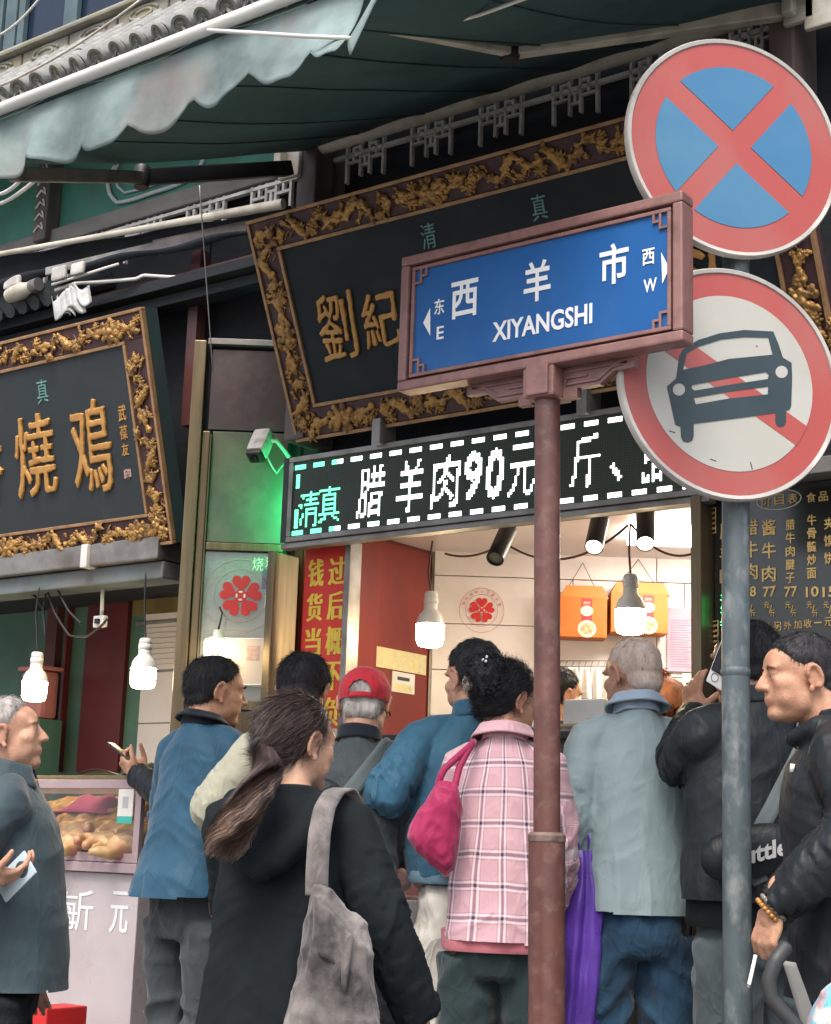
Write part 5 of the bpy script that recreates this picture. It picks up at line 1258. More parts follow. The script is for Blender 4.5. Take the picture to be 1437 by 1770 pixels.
# ================================================================== street name sign on the brown pole
M_POLE = mk('brown_pole_paint', (0.135, 0.056, 0.047), (0.085, 0.036, 0.032), 7, 0.38, dirt=(0.20, 0.13, 0.105), dirt_amt=0.6, dscale=24, bump=0.12, bscale=60)
M_SIGNFR = mk('sign_frame_paint', (0.25, 0.130, 0.118), (0.18, 0.09, 0.082), 9, 0.42, dirt=(0.10, 0.055, 0.048), dirt_amt=0.65, dscale=20, bump=0.1)
M_BLUE = mk('sign_blue', (0.007, 0.080, 0.275), (0.010, 0.092, 0.295), 4, 0.4, dirt=(0.03, 0.125, 0.30), dirt_amt=0.4, dscale=6, spec=.3)
M_SIGNW = mk('sign_white', (0.78, 0.79, 0.80), (0.72, 0.73, 0.74), 6, 0.4)
PD = 4.30; _q = atd(940, 1100, PD); PX, PY = _q.x, _q.y
ss = empty('street_name_sign', (PX, PY, 0.12), label='blue street name plate in a brown fretwork frame on a brown pole', cat='street sign')
def so(mb, name, m, smooth=None, parent=None):
    if 'pole' in name or 'joint' in name: mb.v = [tuple(Vector(v) + RH * (0.014 * (ztop - v[2]))) for v in mb.v]     # the post leans a little
    o = mb.build(name, m, parent or ss, smooth)
    if parent is None: o.location = -Vector(ss.location)
    return o
zs = atd(945, 1447, PD).z; ztop = atd(938, 690, PD).z
so(MB().lathe([(0.0, 0.12), (0.11, 0.12), (0.11, 0.135), (0.053, 0.14), (0.049, 0.16), (0.049, zs - 0.004), (0.0, zs - 0.004)], 28, Matrix.Translation((PX, PY, 0))), 'lower_pole', M_POLE, 35)
so(MB().lathe([(0.0, zs - 0.012), (0.0505, zs - 0.012), (0.051, zs + 0.004), (0.044, zs + 0.012), (0.0, zs + 0.012)], 28, Matrix.Translation((PX, PY, 0))), 'joint_ring', mk('rusty_joint', (0.17, 0.12, 0.10), (0.08, 0.04, 0.035), 30, 0.7), 35)
so(MB().lathe([(0.0, zs + 0.01), (0.036, zs + 0.01), (0.036, ztop), (0.0, ztop)], 28, Matrix.Translation((PX, PY, 0))), 'upper_pole', M_POLE, 35)
q = MB(); q.box((PX - 0.051, PY - 0.051, ztop - 0.005), (PX + 0.051, PY + 0.051, ztop + 0.085), None, 0.006)
q.box((PX - 0.036, PY - 0.060, ztop + 0.0), (PX + 0.036, PY - 0.05, ztop + 0.095), None, 0.004); so(q, 'post_collar', M_SIGNFR)
SY = PY - 0.055                                                   # front of the frame
def sn(px, py): return at(px, py, SY)
sx0, sx1 = sn(690, 560).x, sn(1180, 450).x; sz0 = (sn(695, 682).z + sn(1203, 575).z) / 2; sz1 = (sn(688, 450).z + sn(1172, 325).z) / 2
D = 0.066; fw = 0.030
def rect_frame(a, b, c, d, w, y0, y1, nm, m, bev=0.004):
    for (u0, v0, u1, v1) in ((a, d - w, c, d), (a, b, c, b + w), (a, b + w + .0005, a + w, d - w - .0005), (c - w, b + w + .0005, c, d - w - .0005)):
        so(MB().box((u0, y0, v0), (u1, y1, v1), None, bev), nm, m)
rect_frame(sx0, sz0, sx1, sz1, fw, SY, SY + D, 'outer_frame', M_SIGNFR, 0.006)
rect_frame(sx0 + fw + 0.008, sz0 + fw + 0.008, sx1 - fw - 0.008, sz1 - fw - 0.008, 0.011, SY + 0.006, SY + 0.03, 'inner_frame', M_SIGNFR, 0.002)
so(MB().box((sx0 + fw - .002, SY + 0.022, sz0 + fw - .002), (sx1 - fw + .002, SY + D - 0.012, sz1 - fw + .002)), 'back_plate', mk('sign_recess', (0.06, 0.035, 0.035), rough=.6))
so(MB().box((sx0 + fw + 0.0195, SY + 0.014, sz0 + fw + 0.0195), (sx1 - fw - 0.0195, SY + 0.0215, sz1 - fw - 0.0195)), 'plate', M_BLUE)
# keyed corners
for cxn, czn, ux, uz in ((sx0 + fw + .019, sz0 + fw + .019, 1, 1), (sx1 - fw - .019, sz0 + fw + .019, -1, 1), (sx0 + fw + .019, sz1 - fw - .019, 1, -1), (sx1 - fw - .019, sz1 - fw - .019, -1, -1)):
    k = MB()
    for (a, b, c, d) in ((0.018, 0, 0.025, 0.045), (0, 0.038, 0.0175, 0.045), (0.0255, 0.018, 0.045, 0.025), (0.038, 0, 0.045, 0.0175)):
        X = sorted((cxn + ux * a, cxn + ux * c)); Z = sorted((czn + uz * b, czn + uz * d)); k.box((X[0], SY + 0.007, Z[0]), (X[1], SY + 0.0135, Z[1]))
    so(k, 'fret_corner', M_SIGNFR)
def stext(body, x0, y0, x1, y1, bold=0.0, m=M_SIGNW):
    """one word filling the photograph box"""
    a = sn(x0, (y0 + y1) / 2); b = sn(x1, (y0 + y1) / 2); xm = (x0 + x1) / 2; t = sn(xm, y0); d = sn(xm, y1)
    c = Vector(((a.x + b.x) / 2, SY + 0.0125, (t.z + d.z) / 2))
    return so(text(MB(), body, frame_mat(c, (1, 0, 0), (0, 0, 1), (0, -1, 0)), w=b.x - a.x, h=t.z - d.z, ext=0.0016, bold=bold), 'lettering', m)
def bold_text(body, x0, y0, x1, y1, d):
    return stext(body, x0, y0, x1, y1, 0.018 if d > 1.5 else 0.012)
bold_text('西', 776, 482, 822, 546, 2.2); bold_text('羊', 902, 448, 948, 518, 2.2); bold_text('市', 1033, 418, 1083, 488, 2.2)
bold_text('东', 747, 514, 764, 541, 1.0); bold_text('西', 1107, 427, 1128, 455, 1.0)
bold_text('E', 751, 562, 763, 584, 1.0); bold_text('W', 1109, 479, 1132, 502, 1.0)
stext('XIYANGSHI', 848, 538, 1020, 573, 0.022)
for pts in (((728, 556), (740, 530), (740, 578)), ((1154, 461), (1140, 434), (1142, 488))):
    pp = [sn(*p) for p in pts]; so(MB().prism([(p.x, p.z) for p in pp], 0, 0.0016, frame_mat((0, SY + 0.0125, 0), (1, 0, 0), (0, 0, 1), (0, -1, 0))), 'arrow', M_SIGNW)
# fretwork brackets under the frame
for s_, px_list in ((-1, ((805, 672), (850, 676), (872, 690), (915, 690))), (1, ((1072, 607), (1030, 640), (1010, 664), (968, 676)))):
    k = MB(); zt = sz0 - 0.002; zb = sz0 - 0.085; xo = PX + s_ * 0.052; L = 0.225
    steps = [(0, 0), (L, 0), (L, -0.030), (L * .72, -0.030), (L * .52, -0.062), (L * .2, -0.062), (L * .2, -0.088), (0, -0.088)]
    inner = [(L * .10, -0.020), (L * .80, -0.020), (L * .66, -0.026), (L * .47, -0.046), (L * .10, -0.046)]
    M4 = frame_mat((xo, PY + 0.012, zt), (s_, 0, 0), (0, 0, 1), (0, -s_, 0))
    k.prism(steps, -0.012, 0.012, M4)
    so(k, 'scroll_bracket', M_SIGNFR)
    k = MB(); zf = 0.012 if s_ > 0 else -0.0125 - 0.005
    def rail(a, b):
        k.bar(M4 @ Vector((a[0], a[1], 0.014 * s_)), M4 @ Vector((b[0], b[1], 0.014 * s_)), 0.006, 0.006)
    P_ = [(0.005, -0.012), (L * .90, -0.012), (L * .68, -0.020), (L * .5, -0.048), (0.01, -0.048), (0.01, -0.030), (L * .35, -0.030)]
    for i in range(len(P_) - 1): rail(P_[i], P_[i + 1])
    so(k, 'scroll_relief', M_SIGNFR)

# ================================================================== round traffic signs on the grey pole
M_GPOLE = mk('grey_pole', (0.092, 0.120, 0.132), (0.055, 0.076, 0.086), 9, 0.5, dirt=(0.26, 0.28, 0.28), dirt_amt=0.75, dscale=22, bump=0.25, bscale=45, stretch=(1, 1, .5))
M_RED = mk('faded_sign_red', (0.35, 0.058, 0.051), (0.36, 0.082, 0.072), 3, 0.42, dirt=(0.32, 0.12, 0.108), dirt_amt=0.7, dscale=4, stretch=(1, 1, .45), bump=.06, bscale=14)
M_SBLUE = mk('faded_sign_blue', (0.035, 0.15, 0.305), (0.05, 0.175, 0.31), 3, 0.45, dirt=(0.08, 0.205, 0.31), dirt_amt=0.7, dscale=2.5)
M_SWHITE = mk('aged_sign_white', (0.43, 0.43, 0.395), (0.375, 0.375, 0.34), 4, 0.45, dirt=(0.40, 0.39, 0.34), dirt_amt=0.5)
M_RIM = mk('sign_rim', (0.50, 0.49, 0.46), (0.34, 0.33, 0.31), 8, 0.5, dirt=(0.28, 0.25, 0.22), dirt_amt=0.5)
M_CAR = mk('sign_black', (0.018, 0.035, 0.045), (0.025, 0.045, 0.055), 6, 0.45)
GX, GY = 1.655, -1.07
gp = empty('sign_pole', (GX, GY, 0.12), label='chipped grey steel pole carrying two round traffic signs', cat='pole')
zj1 = atd(1272, 1162, 4.35).z
g = MB(); g.tube([(GX - 0.012, GY, 0.12), (GX - 0.006, GY, zj1)], 0.0385, 22); o = g.build('lower_pole', M_GPOLE, gp, 40); o.location = -Vector(gp.location)
g = MB(); g.tube([(GX - 0.006, GY, zj1 + 0.002), (GX + 0.012, GY, 3.35)], 0.0385, 22); o = g.build('upper_pole', M_GPOLE, gp, 40); o.location = -Vector(gp.location)
g = MB(); g.tube([(GX - 0.006, GY, zj1 - 0.012), (GX - 0.006, GY, zj1 - 0.004), (GX - 0.006, GY, zj1 + 0.004), (GX - 0.006, GY, zj1 + 0.012)], [0.0385, 0.0415, 0.0415, 0.0385], 22, False); o = g.build('weld', M_GPOLE, gp, True); o.location = -Vector(gp.location)
nS_ = (-FH * math.cos(R(15)) + RH * math.sin(R(15))); xS = Vector((0, 0, 1)).cross(nS_).normalized()
def round_sign(name, label, px, py, top, bot, lean):
    c = atp(px, py, Vector((GX, GY, 0)) + nS_ * 0.075, nS_); t_ = atp(px, top, c, nS_); b_ = atp(px, bot, c, nS_); rad = (t_.z - b_.z) / 2; c.z = (t_.z + b_.z) / 2
    root = empty(name, c, label=label, cat='traffic sign'); M0 = frame_mat((0, 0, 0), xS, UP, nS_)
    # flanged disc with a rolled rim
    MB().lathe([(0, -0.003), (rad - 0.016, -0.003), (rad - 0.014, 0.004), (rad - 0.004, 0.006), (rad, 0.0), (rad, -0.018), (rad - 0.01, -0.022), (0, -0.012)], 72, M0).build('disc', M_RIM, root, 50)
    for dz in (-0.12, 0.12):
        MB().box((-0.16, dz - 0.016, -0.035), (0.16, dz + 0.016, -0.0125), M0, 0.003).build('clamp_rail', M_GALV, root)
    def loc(x, y): p = M0.inverted() @ (atp(x, y, c, nS_) - c); return (p.x, p.y)
    def face(poly, z0, z1, nm, m, holes=None): return MB().prism(poly, z0, z1, M0, holes).build(nm, m, root)
    def circ(r_, n=72, a0=0, a1=2 * PI): return [(r_ * math.cos(a), r_ * math.sin(a)) for a in np.linspace(a0, a1, n, endpoint=abs(a1 - a0 - 2 * PI) > 1e-6)]
    return root, rad, loc, face, circ, M0
root, rad, loc, face, circ, M0 = round_sign('no_stopping_sign', 'round blue sign with a red ring and red diagonal cross', 1270, 256, 70, 443, 0)
face(circ(rad - 0.016), -0.0028, 0.0, 'red_ground', M_RED)
cc = loc(1291, 264); hw = 0.040 / 2 * rad / 0.335
ri = rad * 0.735; aA = math.atan2(*(np.array(loc(1370, 180)) - np.array(loc(1215, 350)))[::-1]); aB = math.atan2(*(np.array(loc(1370, 345)) - np.array(loc(1190, 175)))[::-1])
def sector(a0, a1, off=hw):
    """piece of the blue disc between two bars"""
    pts = []; am = (a0 + a1) / 2
    d0 = np.array([math.cos(a0), math.sin(a0)]); d1 = np.array([math.cos(a1), math.sin(a1)]); n0 = np.array([-d0[1], d0[0]]); n1 = np.array([d1[1], -d1[0]])
    A = np.array([[d0[0], -d1[0]], [d0[1], -d1[1]]]); t = np.linalg.solve(A, n1 * off - n0 * off); apex = n0 * off + d0 * t[0]
    e0 = math.asin(off / ri)
    return [tuple(apex)] + [(ri * math.cos(a), ri * math.sin(a)) for a in np.linspace(a0 + e0, a1 - e0, 24)]
angs = sorted([aA % (2 * PI), (aA + PI) % (2 * PI), aB % (2 * PI), (aB + PI) % (2 * PI)])
for i in range(4):
    a0 = angs[i]; a1 = angs[(i + 1) % 4] + (2 * PI if i == 3 else 0)
    face(sector(a0, a1, 0.036), 0.0004, 0.0014, 'blue_field', M_SBLUE)
root, rad, loc, face, circ, M0 = round_sign('no_motor_vehicles_sign', 'round white sign with a red ring crossing out a black car', 1263, 664, 465, 865, 0)
face(circ(rad - 0.016), -0.0028, 0.0, 'red_ground', M_RED)
face(circ(rad * 0.755), 0.0004, 0.0012, 'white_field', M_SWHITE)
b0, b1 = np.array(loc(1150, 590)), np.array(loc(1380, 755)); dd = (b1 - b0) / np.linalg.norm(b1 - b0); nn_ = np.array([-dd[1], dd[0]]); L_ = rad * 0.765; w_ = 0.036
def chord(s_, off): return tuple(dd * s_ * math.sqrt(L_ ** 2 - off ** 2) + nn_ * off)
face([chord(-1, w_ * .8), chord(1, w_ * .8), chord(1, -w_ * 1.1), chord(-1, -w_ * 1.1)], 0.0014, 0.0020, 'red_bar', M_RED)
def zc_(pts, s=0.52677): return [loc(680 + x * s, 430 + y * s) for x, y in pts]
car = [(950, 330), (1000, 300), (1070, 278), (1150, 267), (1246, 272), (1262, 310), (1278, 358), (1306, 375), (1308, 420), (1305, 515), (1300, 528), (1288, 532), (1288, 570), (1282, 582), (1270, 586), (1258, 582), (1253, 570), (1253, 540), (1100, 560), (985, 575), (985, 615), (980, 630), (966, 636), (950, 632), (944, 618), (942, 584), (925, 578), (898, 452), (928, 425), (938, 352)]
wind = [(962, 345), (1000, 322), (1075, 298), (1150, 290), (1230, 292), (1244, 348), (1100, 362), (1040, 378), (950, 398)]
sl1 = [(980, 448), (1100, 425), (1222, 405), (1232, 414), (1228, 428), (1100, 447), (988, 466), (978, 458)]
sl2 = [(985, 490), (1100, 470), (1230, 452), (1228, 478), (1100, 492), (992, 511)]
face(zc_(car), 0.0022, 0.0030, 'car_symbol', M_CAR, [zc_(wind), zc_(sl1), zc_(sl2)])
for (hx, hy, hr) in ((936, 463, 20), (1273, 405, 20)):
    face(zc_([(hx + hr * math.cos(a), hy + hr * math.sin(a)) for a in np.linspace(0, 2 * PI, 20, endpoint=False)]), 0.0032, 0.0038, 'headlight_symbol', M_SWHITE)
for (a, b) in (((1040, 690), (1060, 698)), ((1172, 700), (1178, 725)), ((1190, 318), (1196, 322)), ((905, 598), (925, 604))):
    p, q_ = zc_([a, b]); MB().bar(M0 @ Vector((*p, 0.0015)), M0 @ Vector((*q_, 0.0015)), 0.003, 0.0005, up=nS_).build('scratch', M_CAR, root)
# ================================================================== lamps
M_CERAMIC = mk('bulb_shell', (0.72, 0.70, 0.65), (0.64, 0.62, 0.57), 8, 0.4)
M_GLOW = mk('bulb_glow', (0.9, 0.85, 0.7), emit=(1.0, 0.76, 0.44), es=48.0, rvar=0)
M_REFLGLOW = mk('reflection_bulb_glow', (0.9, 0.85, 0.7), emit=(1.0, 0.78, 0.46), es=9.0, rvar=0)
def bulb(px, top, bot, Y, label, cord_top, m_c=M_WIRE, sway=(0, 0), loops=None):
    a = at(px, top, Y); b = at(px, bot, Y); h = a.z - b.z; root = empty('hanging_bulb', b, label=label, cat='light bulb', group='bare bulbs hanging in the stalls')
    r_ = h * 0.255
    MB().lathe([(0, h), (r_ * .38, h), (r_ * .46, h * .97), (r_ * .50, h * .90), (r_ * .46, h * .885), (r_ * .52, h * .87), (r_ * .52, h * .78), (r_ * .46, h * .765), (r_ * .50, h * .75), (r_ * .48, h * .69), (r_ * .56, h * .64), (r_ * .78, h * .585), (r_ * .93, h * .51), (r_ * 1.0, h * .40), (0, h * .40)], 26).build('socket', M_CERAMIC, root, 50)
    MB().lathe([(0, 0), (r_ * .6, 0.0), (r_ * .85, h * .025), (r_ * .96, h * .10), (r_ * 1.0, h * .398), (0, h * .398)], 26).build('globe', M_GLOW, root, 50)
    pts = [Vector((0, 0, h - .004))] + [at(*q, Y) - b for q in (loops or [])] + [at(*cord_top, Y) - b]
    MB().tube(smoothpath(pts, 6), 0.0045, 6).build('cord', m_c, root, True)
    return root
bulb(58, 1128, 1212, -0.12, 'bare bulb at the far left in front of the green wall', (68, 1015), loops=[(62, 1060)])
bulb(246, 1104, 1190, -0.12, 'bare bulb between the dark red door and the steel post', (252, 990), loops=[(250, 1050)])
bulb(743, 1023, 1118, 0.30, 'bare bulb in front of the red leaf beside the white wall', (748, 935), M_WIREBR, loops=[(741, 990), (745, 955)])
bulb(1090, 993, 1096, 0.20, 'bare bulb hanging in front of the orange boxes', (1090, 905), M_WIREBR, loops=[(1088, 950)])
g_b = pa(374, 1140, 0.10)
reflection_bulb = empty('hanging_bulb', g_b, label='short added bulb standing in for a reflection in the pillar glass under the red flower decal', cat='light bulb')  # added bulb in place of a reflection in the pillar glass
MB().lathe([(0, 0), (.045, 0), (.052, .01), (.055, .075), (.05, .08), (0, .08)], 22).build('globe', M_REFLGLOW, reflection_bulb, 50); MB().lathe([(0, .125), (.018, .125), (.02, .10), (.045, .082), (0, .082)], 22).build('socket', M_CERAMIC, reflection_bulb, 50)
MB().tube([(0, 0, .12), (0.0, 0.02, .2), Vector(pa(380, 1050, .0) - g_b)], .004, 6).build('cord', M_WIRE, reflection_bulb, True)

def spot(px0, py0, px1, py1, Y, lit, label):
    a = at(px0, py0, Y); b = at(px1, py1, Y - 0.14); d = (b - a); L = d.length; d.normalize(); x = d.cross(Vector((0, 1, 0))).normalized(); y = d.cross(x)
    root = empty('track_spotlight', a, label=label, cat='spotlight', group='black can spotlights under the lintel'); M4 = frame_mat((0, 0, 0), x, y, d); r_ = 0.036
    MB().lathe([(0, 0), (r_ * .9, 0), (r_, .006), (r_, L), (r_ * .86, L), (r_ * .86, L - .02), (0, L - .02)], 24, M4).build('can', M_BLACK, root, 40)
    MB().lathe([(0, L - .016), (r_ * .84, L - .016), (r_ * .84, L - .012), (0, L - .008)], 24, M4).build('lens', M_SPOTLIT if lit else M_SPOTOFF, root, 40)
    MB().tube([Vector((0, 0, 0)), Vector((0, 0, 0.05)), Vector((0, 0.02, 2.60 - a.z))], 0.008, 8).build('stem', M_BLACK, root, True)
M_SPOTLIT = mk('spot_lens_lit', (0.9, 0.85, 0.7), emit=(1.0, 0.86, 0.58), es=16.0, rvar=0); M_SPOTOFF = mk('spot_lens_dark', (0.25, 0.23, 0.17), rough=0.3)
spot(880, 913, 856, 966, 0.16, False, 'unlit black can spotlight tilted left of the brown pole')
spot(1038, 893, 1027, 946, 0.22, True, 'lit can spotlight right of the brown pole, left of the pair')
spot(1116, 882, 1116, 940, 0.20, True, 'lit can spotlight hanging straight down, right of the pair')
for a, b, sag, lab in (((770, 957, .25), (872, 938, .22), .03, 'brown cord between the red leaf and the unlit spotlight'), ((872, 938, .22), (1086, 908, .2), .10, 'brown cord drooping behind the brown pole to the lit spotlights'), ((1092, 907, .2), (1210, 952, .22), .06, 'brown cord drooping right of the hanging bulb')):
    o = MB().tube(catenary(at(*a), at(*b), sag), 0.005, 6).build('cord', M_WIREBR, None, True); tag(o, lab, 'cord')
for k, (pts, lab) in enumerate(((((40, 1022), (60, 1030), (75, 1055), (78, 1100), (74, 1060), (80, 1022)), 'black cable loops under the left beam nearest the edge'), (((82, 1022), (95, 1060), (120, 1098), (150, 1100), (175, 1082), (185, 1070)), 'black cable looping down to the white socket'), (((100, 1020), (118, 1055), (140, 1078)), 'short black cable over the dark red door'))):
    o = MB().tube(smoothpath([at(x, y, -0.02 - .02 * k) for x, y in pts], 6), 0.006, 6).build('cable', M_WIRE, None, True); tag(o, lab, 'cable')
sk = at(175, 1075, 0.0); so_ = empty('power_socket', sk, label='white power socket hanging from a pipe before the dark red door', cat='socket')
MB().box((-.035, -.02, -.028), (.035, .01, .028), None, .005).build('box', M_WHITE, so_); MB().box((-.012, -.035, -.012), (.015, -.02, .012), None, .004).build('plug', M_BLACK, so_)
MB().tube([(0, 0, .028), at(178, 1008, 0.0) - sk], .009, 8).build('pipe', M_WHITE, so_, True)

# ================================================================== glass meat case and counter of the left shop
CY = -0.62; cxr = at(243, 1400, CY).x; z1, z0 = at(200, 1348, CY).z, at(200, 1490, CY).z
M_MAUVE = mk('case_frame', (0.47, 0.36, 0.38), (0.40, 0.31, 0.33), 6, 0.35, 0.3, dirt=(0.3, 0.2, 0.2), dirt_amt=0.3)
M_COUNTER = mk('counter_laminate', (0.50, 0.45, 0.46), (0.44, 0.395, 0.40), 3, 0.3, dirt=(0.36, 0.31, 0.31), dirt_amt=0.35)
lc = empty('meat_counter', (cxr - .8, CY + .3, 0.12), label='mauve glass meat case on a pale counter at the left shop', cat='counter')
def lcp(mb, name, m, smooth=None):
    o = mb.build(name, m, lc, smooth); o.location = -Vector(lc.location); return o
CX0 = -3.6
lcp(MB().box((CX0, CY + 0.02, 0.12), (cxr - 0.002, CY + 0.6, z0 - 0.045), None, 0.004), 'counter_base', M_COUNTER)
lcp(MB().box((CX0, CY - 0.012, z0 - 0.042), (cxr + 0.01, CY + 0.62, z0 - 0.004), None, 0.004), 'counter_top', M_MAUVE)
for xx in (CX0 + .02, (CX0 + cxr) / 2, cxr):
    for yy in (CY + 0.012, CY + 0.58): lcp(MB().box((xx - .034, yy - .012, z0 - .003), (xx, yy + .012, z1 - .036), None, .003), 'case_post', M_MAUVE)
for yy, zz in ((CY + .012, z1 - .035), (CY + .58, z1 - .035), (CY + .012, z0 - .002)): lcp(MB().box((CX0, yy - .013, zz), (cxr + .001, yy + .013, zz + .036), None, .003), 'case_rail', M_MAUVE)
M_TOPGL = mk('greasy_top', (0.30, 0.26, 0.17), (0.22, 0.19, 0.13), 5, 0.12, spec=.7)
lcp(MB().box((CX0, CY + .0, z1 + .004), (cxr + .01, CY + .62, z1 + .018), None, .003), 'top_sheet', glass('greasy_glass_top', (0.9, 0.86, 0.7), 0.10, rough=.08, haze=0.22, hazec=(.5, .42, .28)))
G_CASE = glass('case_glass', (0.94, 0.95, 0.95), 0.03, haze=0.05)
lcp(MB().box((CX0, CY + .006, z0 + .035), (cxr - .036, CY + .010, z1 - .036)), 'pane', G_CASE)
lcp(MB().box((cxr - .014, CY + .03, z0), (cxr - .010, CY + .56, z1 - .036)), 'pane', G_CASE)
for ch, bx_ in (('每', (106, 1540, 134, 1605)), ('斤', (133, 1538, 161, 1608)), ('元', (192, 1540, 222, 1612))):
    a = at(bx_[0], (bx_[1] + bx_[3]) / 2, CY + .02); b = at(bx_[2], (bx_[1] + bx_[3]) / 2, CY + .02); t = at(bx_[0], bx_[1], CY + .02); d = at(bx_[0], bx_[3], CY + .02)
    for k in (-1, 0, 1):
        lcp(text(MB(), ch, frame_mat(((a.x + b.x) / 2 + k * .003, CY + .0185 - .0003 * k, (t.z + d.z) / 2), (1, 0, 0), (0, 0, 1), (0, -1, 0)), w=b.x - a.x, h=t.z - d.z, ext=.0015), 'lettering', M_SIGNW)
M_BUN = mk('cooked_chicken', (0.54, 0.36, 0.15), (0.50, 0.20, 0.17), 7, 0.4, bump=.4, bscale=40, sss=.05)
M_PINKC = mk('pink_cloth', (0.50, 0.075, 0.26), (0.42, 0.06, 0.22), 6, 0.8, bump=.3, bscale=20)
rg = random.Random(4); n_ = 0
lab_pos = ('front row', 'second row', 'third row', 'back row')
chk = []
for v_ in range(3):
    P = [ell((0, 0, 0.035), (.075, .042, .036)), ell((.05, 0, .04), (.04, .036, .034)), limb([(-.03, .03, .035), (-.085, .045, .03), (-.12, .03, .03)], [.024, .017, .012], 8), limb([(-.03, -.03, .035), (-.085, -.045, .03), (-.125, -.03, .028)], [.024, .017, .012], 8), limb([(.06, .03, .045), (.02, .06, .04)], [.016, .011], 8)]
    me = blob(P, .007, 2); co = get_co(me); set_co(me, co + get_no(me) * (perlin(co * 45, v_) * .004)[:, None]); me.materials.append(M_BUN); shade(me, True); chk.append(me)
for row in range(4):
    for k in range(7):
        o = bpy.data.objects.new('cooked_chicken', chk[(row + k) % 3]); COL.objects.link(o)
        o.location = (cxr - .13 - k * .15 + .03 * row + rg.uniform(-.012, .012), CY + .10 + row * .125 + rg.uniform(-.01, .01), z0 + .004 + row * .05); o.rotation_euler = (0.25, rg.uniform(-.1, .1), PI / 2 + rg.uniform(-.5, .5)); o.scale = (1.5, 1.5, 1.7)
        tag(o, ('golden cooked chicken, %s from the right in the %s of the case' % (('first', 'second', 'third', 'fourth', 'fifth', 'sixth', 'seventh')[k], lab_pos[row])), 'chicken', 'cooked chickens in the meat case')
pcx, pcy = at(165, 1410, CY + .35).x, CY + .36
def pk(u, v):
    x = pcx + (u - .5) * .40; y = pcy + (v - .5) * .26; r2 = ((u - .5) / .5) ** 2 + ((v - .5) / .5) ** 2
    return Vector((x, y, z0 + .20 + .075 * max(0, 1 - r2) + .012 * math.sin(u * 17 + v * 5) * (1 - abs(2 * v - 1))))
o = MB().grid(pk, 26, 14, .006).build('pink_cloth', M_PINKC, None, True); tag(o, 'bright pink cloth covering chickens in the glass meat case', 'cloth')
a = at(207, 1364, CY); b = at(229, 1424, CY); cdr = empty('payment_card', ((a.x + b.x) / 2, CY, b.z), label='small white card with a green foot stuck on the meat case', cat='card')
MB().box((-(b.x - a.x) / 2, -.004, .028), ((b.x - a.x) / 2, -.001, a.z - b.z)).build('sheet', M_PAPER, cdr); MB().box((-(b.x - a.x) / 2, -.004, 0), ((b.x - a.x) / 2, -.001, .0275)).build('green_foot', mk('teal_print', (.05, .42, .36), rough=.6), cdr)
MB().box((-.016, -.0052, .06), (.016, -.0042, .105)).build('grey_block', mk('grey_block_print', (.42, .43, .45), rough=.8), cdr)
dkc = MB(); dkc.grid(lambda u, v: Vector((cxr - .55 + u * .45, CY + .12 + v * .3, z1 + .022 + .03 * abs(math.sin(u * 5 + v * 2)) * (1 - v * .3))), 20, 8, .004)
o = dkc.build('dark_cloth', M_BLACK, None, True); tag(o, 'black cloth lying on top of the glass meat case', 'cloth')
rbx = at(88, 1760, CY - .25); o = MB().box((rbx.x - .075, CY - .32, .12), (rbx.x + .055, CY - .12, at(88, 1740, CY - .25).z), None, .006).build('red_carton', mk('red_carton', (.55, .02, .02), rough=.5)); tag(o, 'red carton standing below the meat counter at the lower left', 'carton')
MB().box((rbx.x + .0, CY - .3225, .4), (rbx.x + .04, CY - .3205, .5)).build('white_print', M_PAPER, o)
pk_ = at(32, 1175, 0.5); o = MB().box((pk_.x - .11, 0.60, pk_.z - .2), (pk_.x + .08, .72, pk_.z + .06), None, .03).build('pink_bin', mk('pink_plastic', (.5, .19, .17), rough=.5)); tag(o, 'pink plastic tub by the green wall behind the old man', 'tub')
MB().box((pk_.x - .12, 0.585, pk_.z + .062), (pk_.x + .09, .735, pk_.z + .085), None, .008).build('rim', _M['pink_plastic'], o)
o = MB().box((pk_.x - .13, .58, .2), (pk_.x + .1, .74, pk_.z - .202)).build('cabinet', M_GREENWALL); tag(o, 'green cabinet under the pink tub in the left shop', 'cabinet')

# ================================================================== counter of the main stall
mc = empty('stall_counter', (0, 0, 0.12), label='black edged glass counter of the bright stall behind the queue', cat='counter')
def mcp(mb, name, m, smooth=None):
    o = mb.build(name, m, mc, smooth); o.location = -Vector(mc.location); return o
zt2 = at(985, 1268, -0.12).z
mcp(MB().box((-.92, -.22, .12), (1.02, .22, 1.02), None, .005), 'counter_base', M_STEEL)
mcp(MB().box((-.93, -.24, zt2 - .03), (1.028, .24, zt2), None, .005), 'counter_top', M_BLACK)
for xx in (-.9, .05, 1.0):
    for yy in (-.215, .2): mcp(MB().box((xx - .012, yy - .012, 1.021), (xx + .012, yy + .012, zt2 - .031)), 'case_post', M_BLACK)
mcp(MB().box((-.9, -.222, 1.025), (1.0, -.218, zt2 - .032)), 'pane', G_CASE)
M_MEAT = mk('braised_meat', (.42, .10, .025), (.30, .06, .02), 9, .35, bump=.5, bscale=40)
for k in range(9):
    P = [ell((rg.uniform(-.03, .03), rg.uniform(-.03, .03), .05 + .02 * q), (rg.uniform(.06, .1), rg.uniform(.05, .07), .045)) for q in range(3)]
    me = blob(P, .012, 2); o = link_mesh('braised_meat', me, M_MEAT, None, True); o.location = (-.75 + k * .2, -.02, 1.022); tag(o, 'reddish braised meat, %s chunk from the left inside the stall counter' % ('first', 'second', 'third', 'fourth', 'fifth', 'sixth', 'seventh', 'eighth', 'ninth')[k], 'meat', 'braised meat in the stall counter')
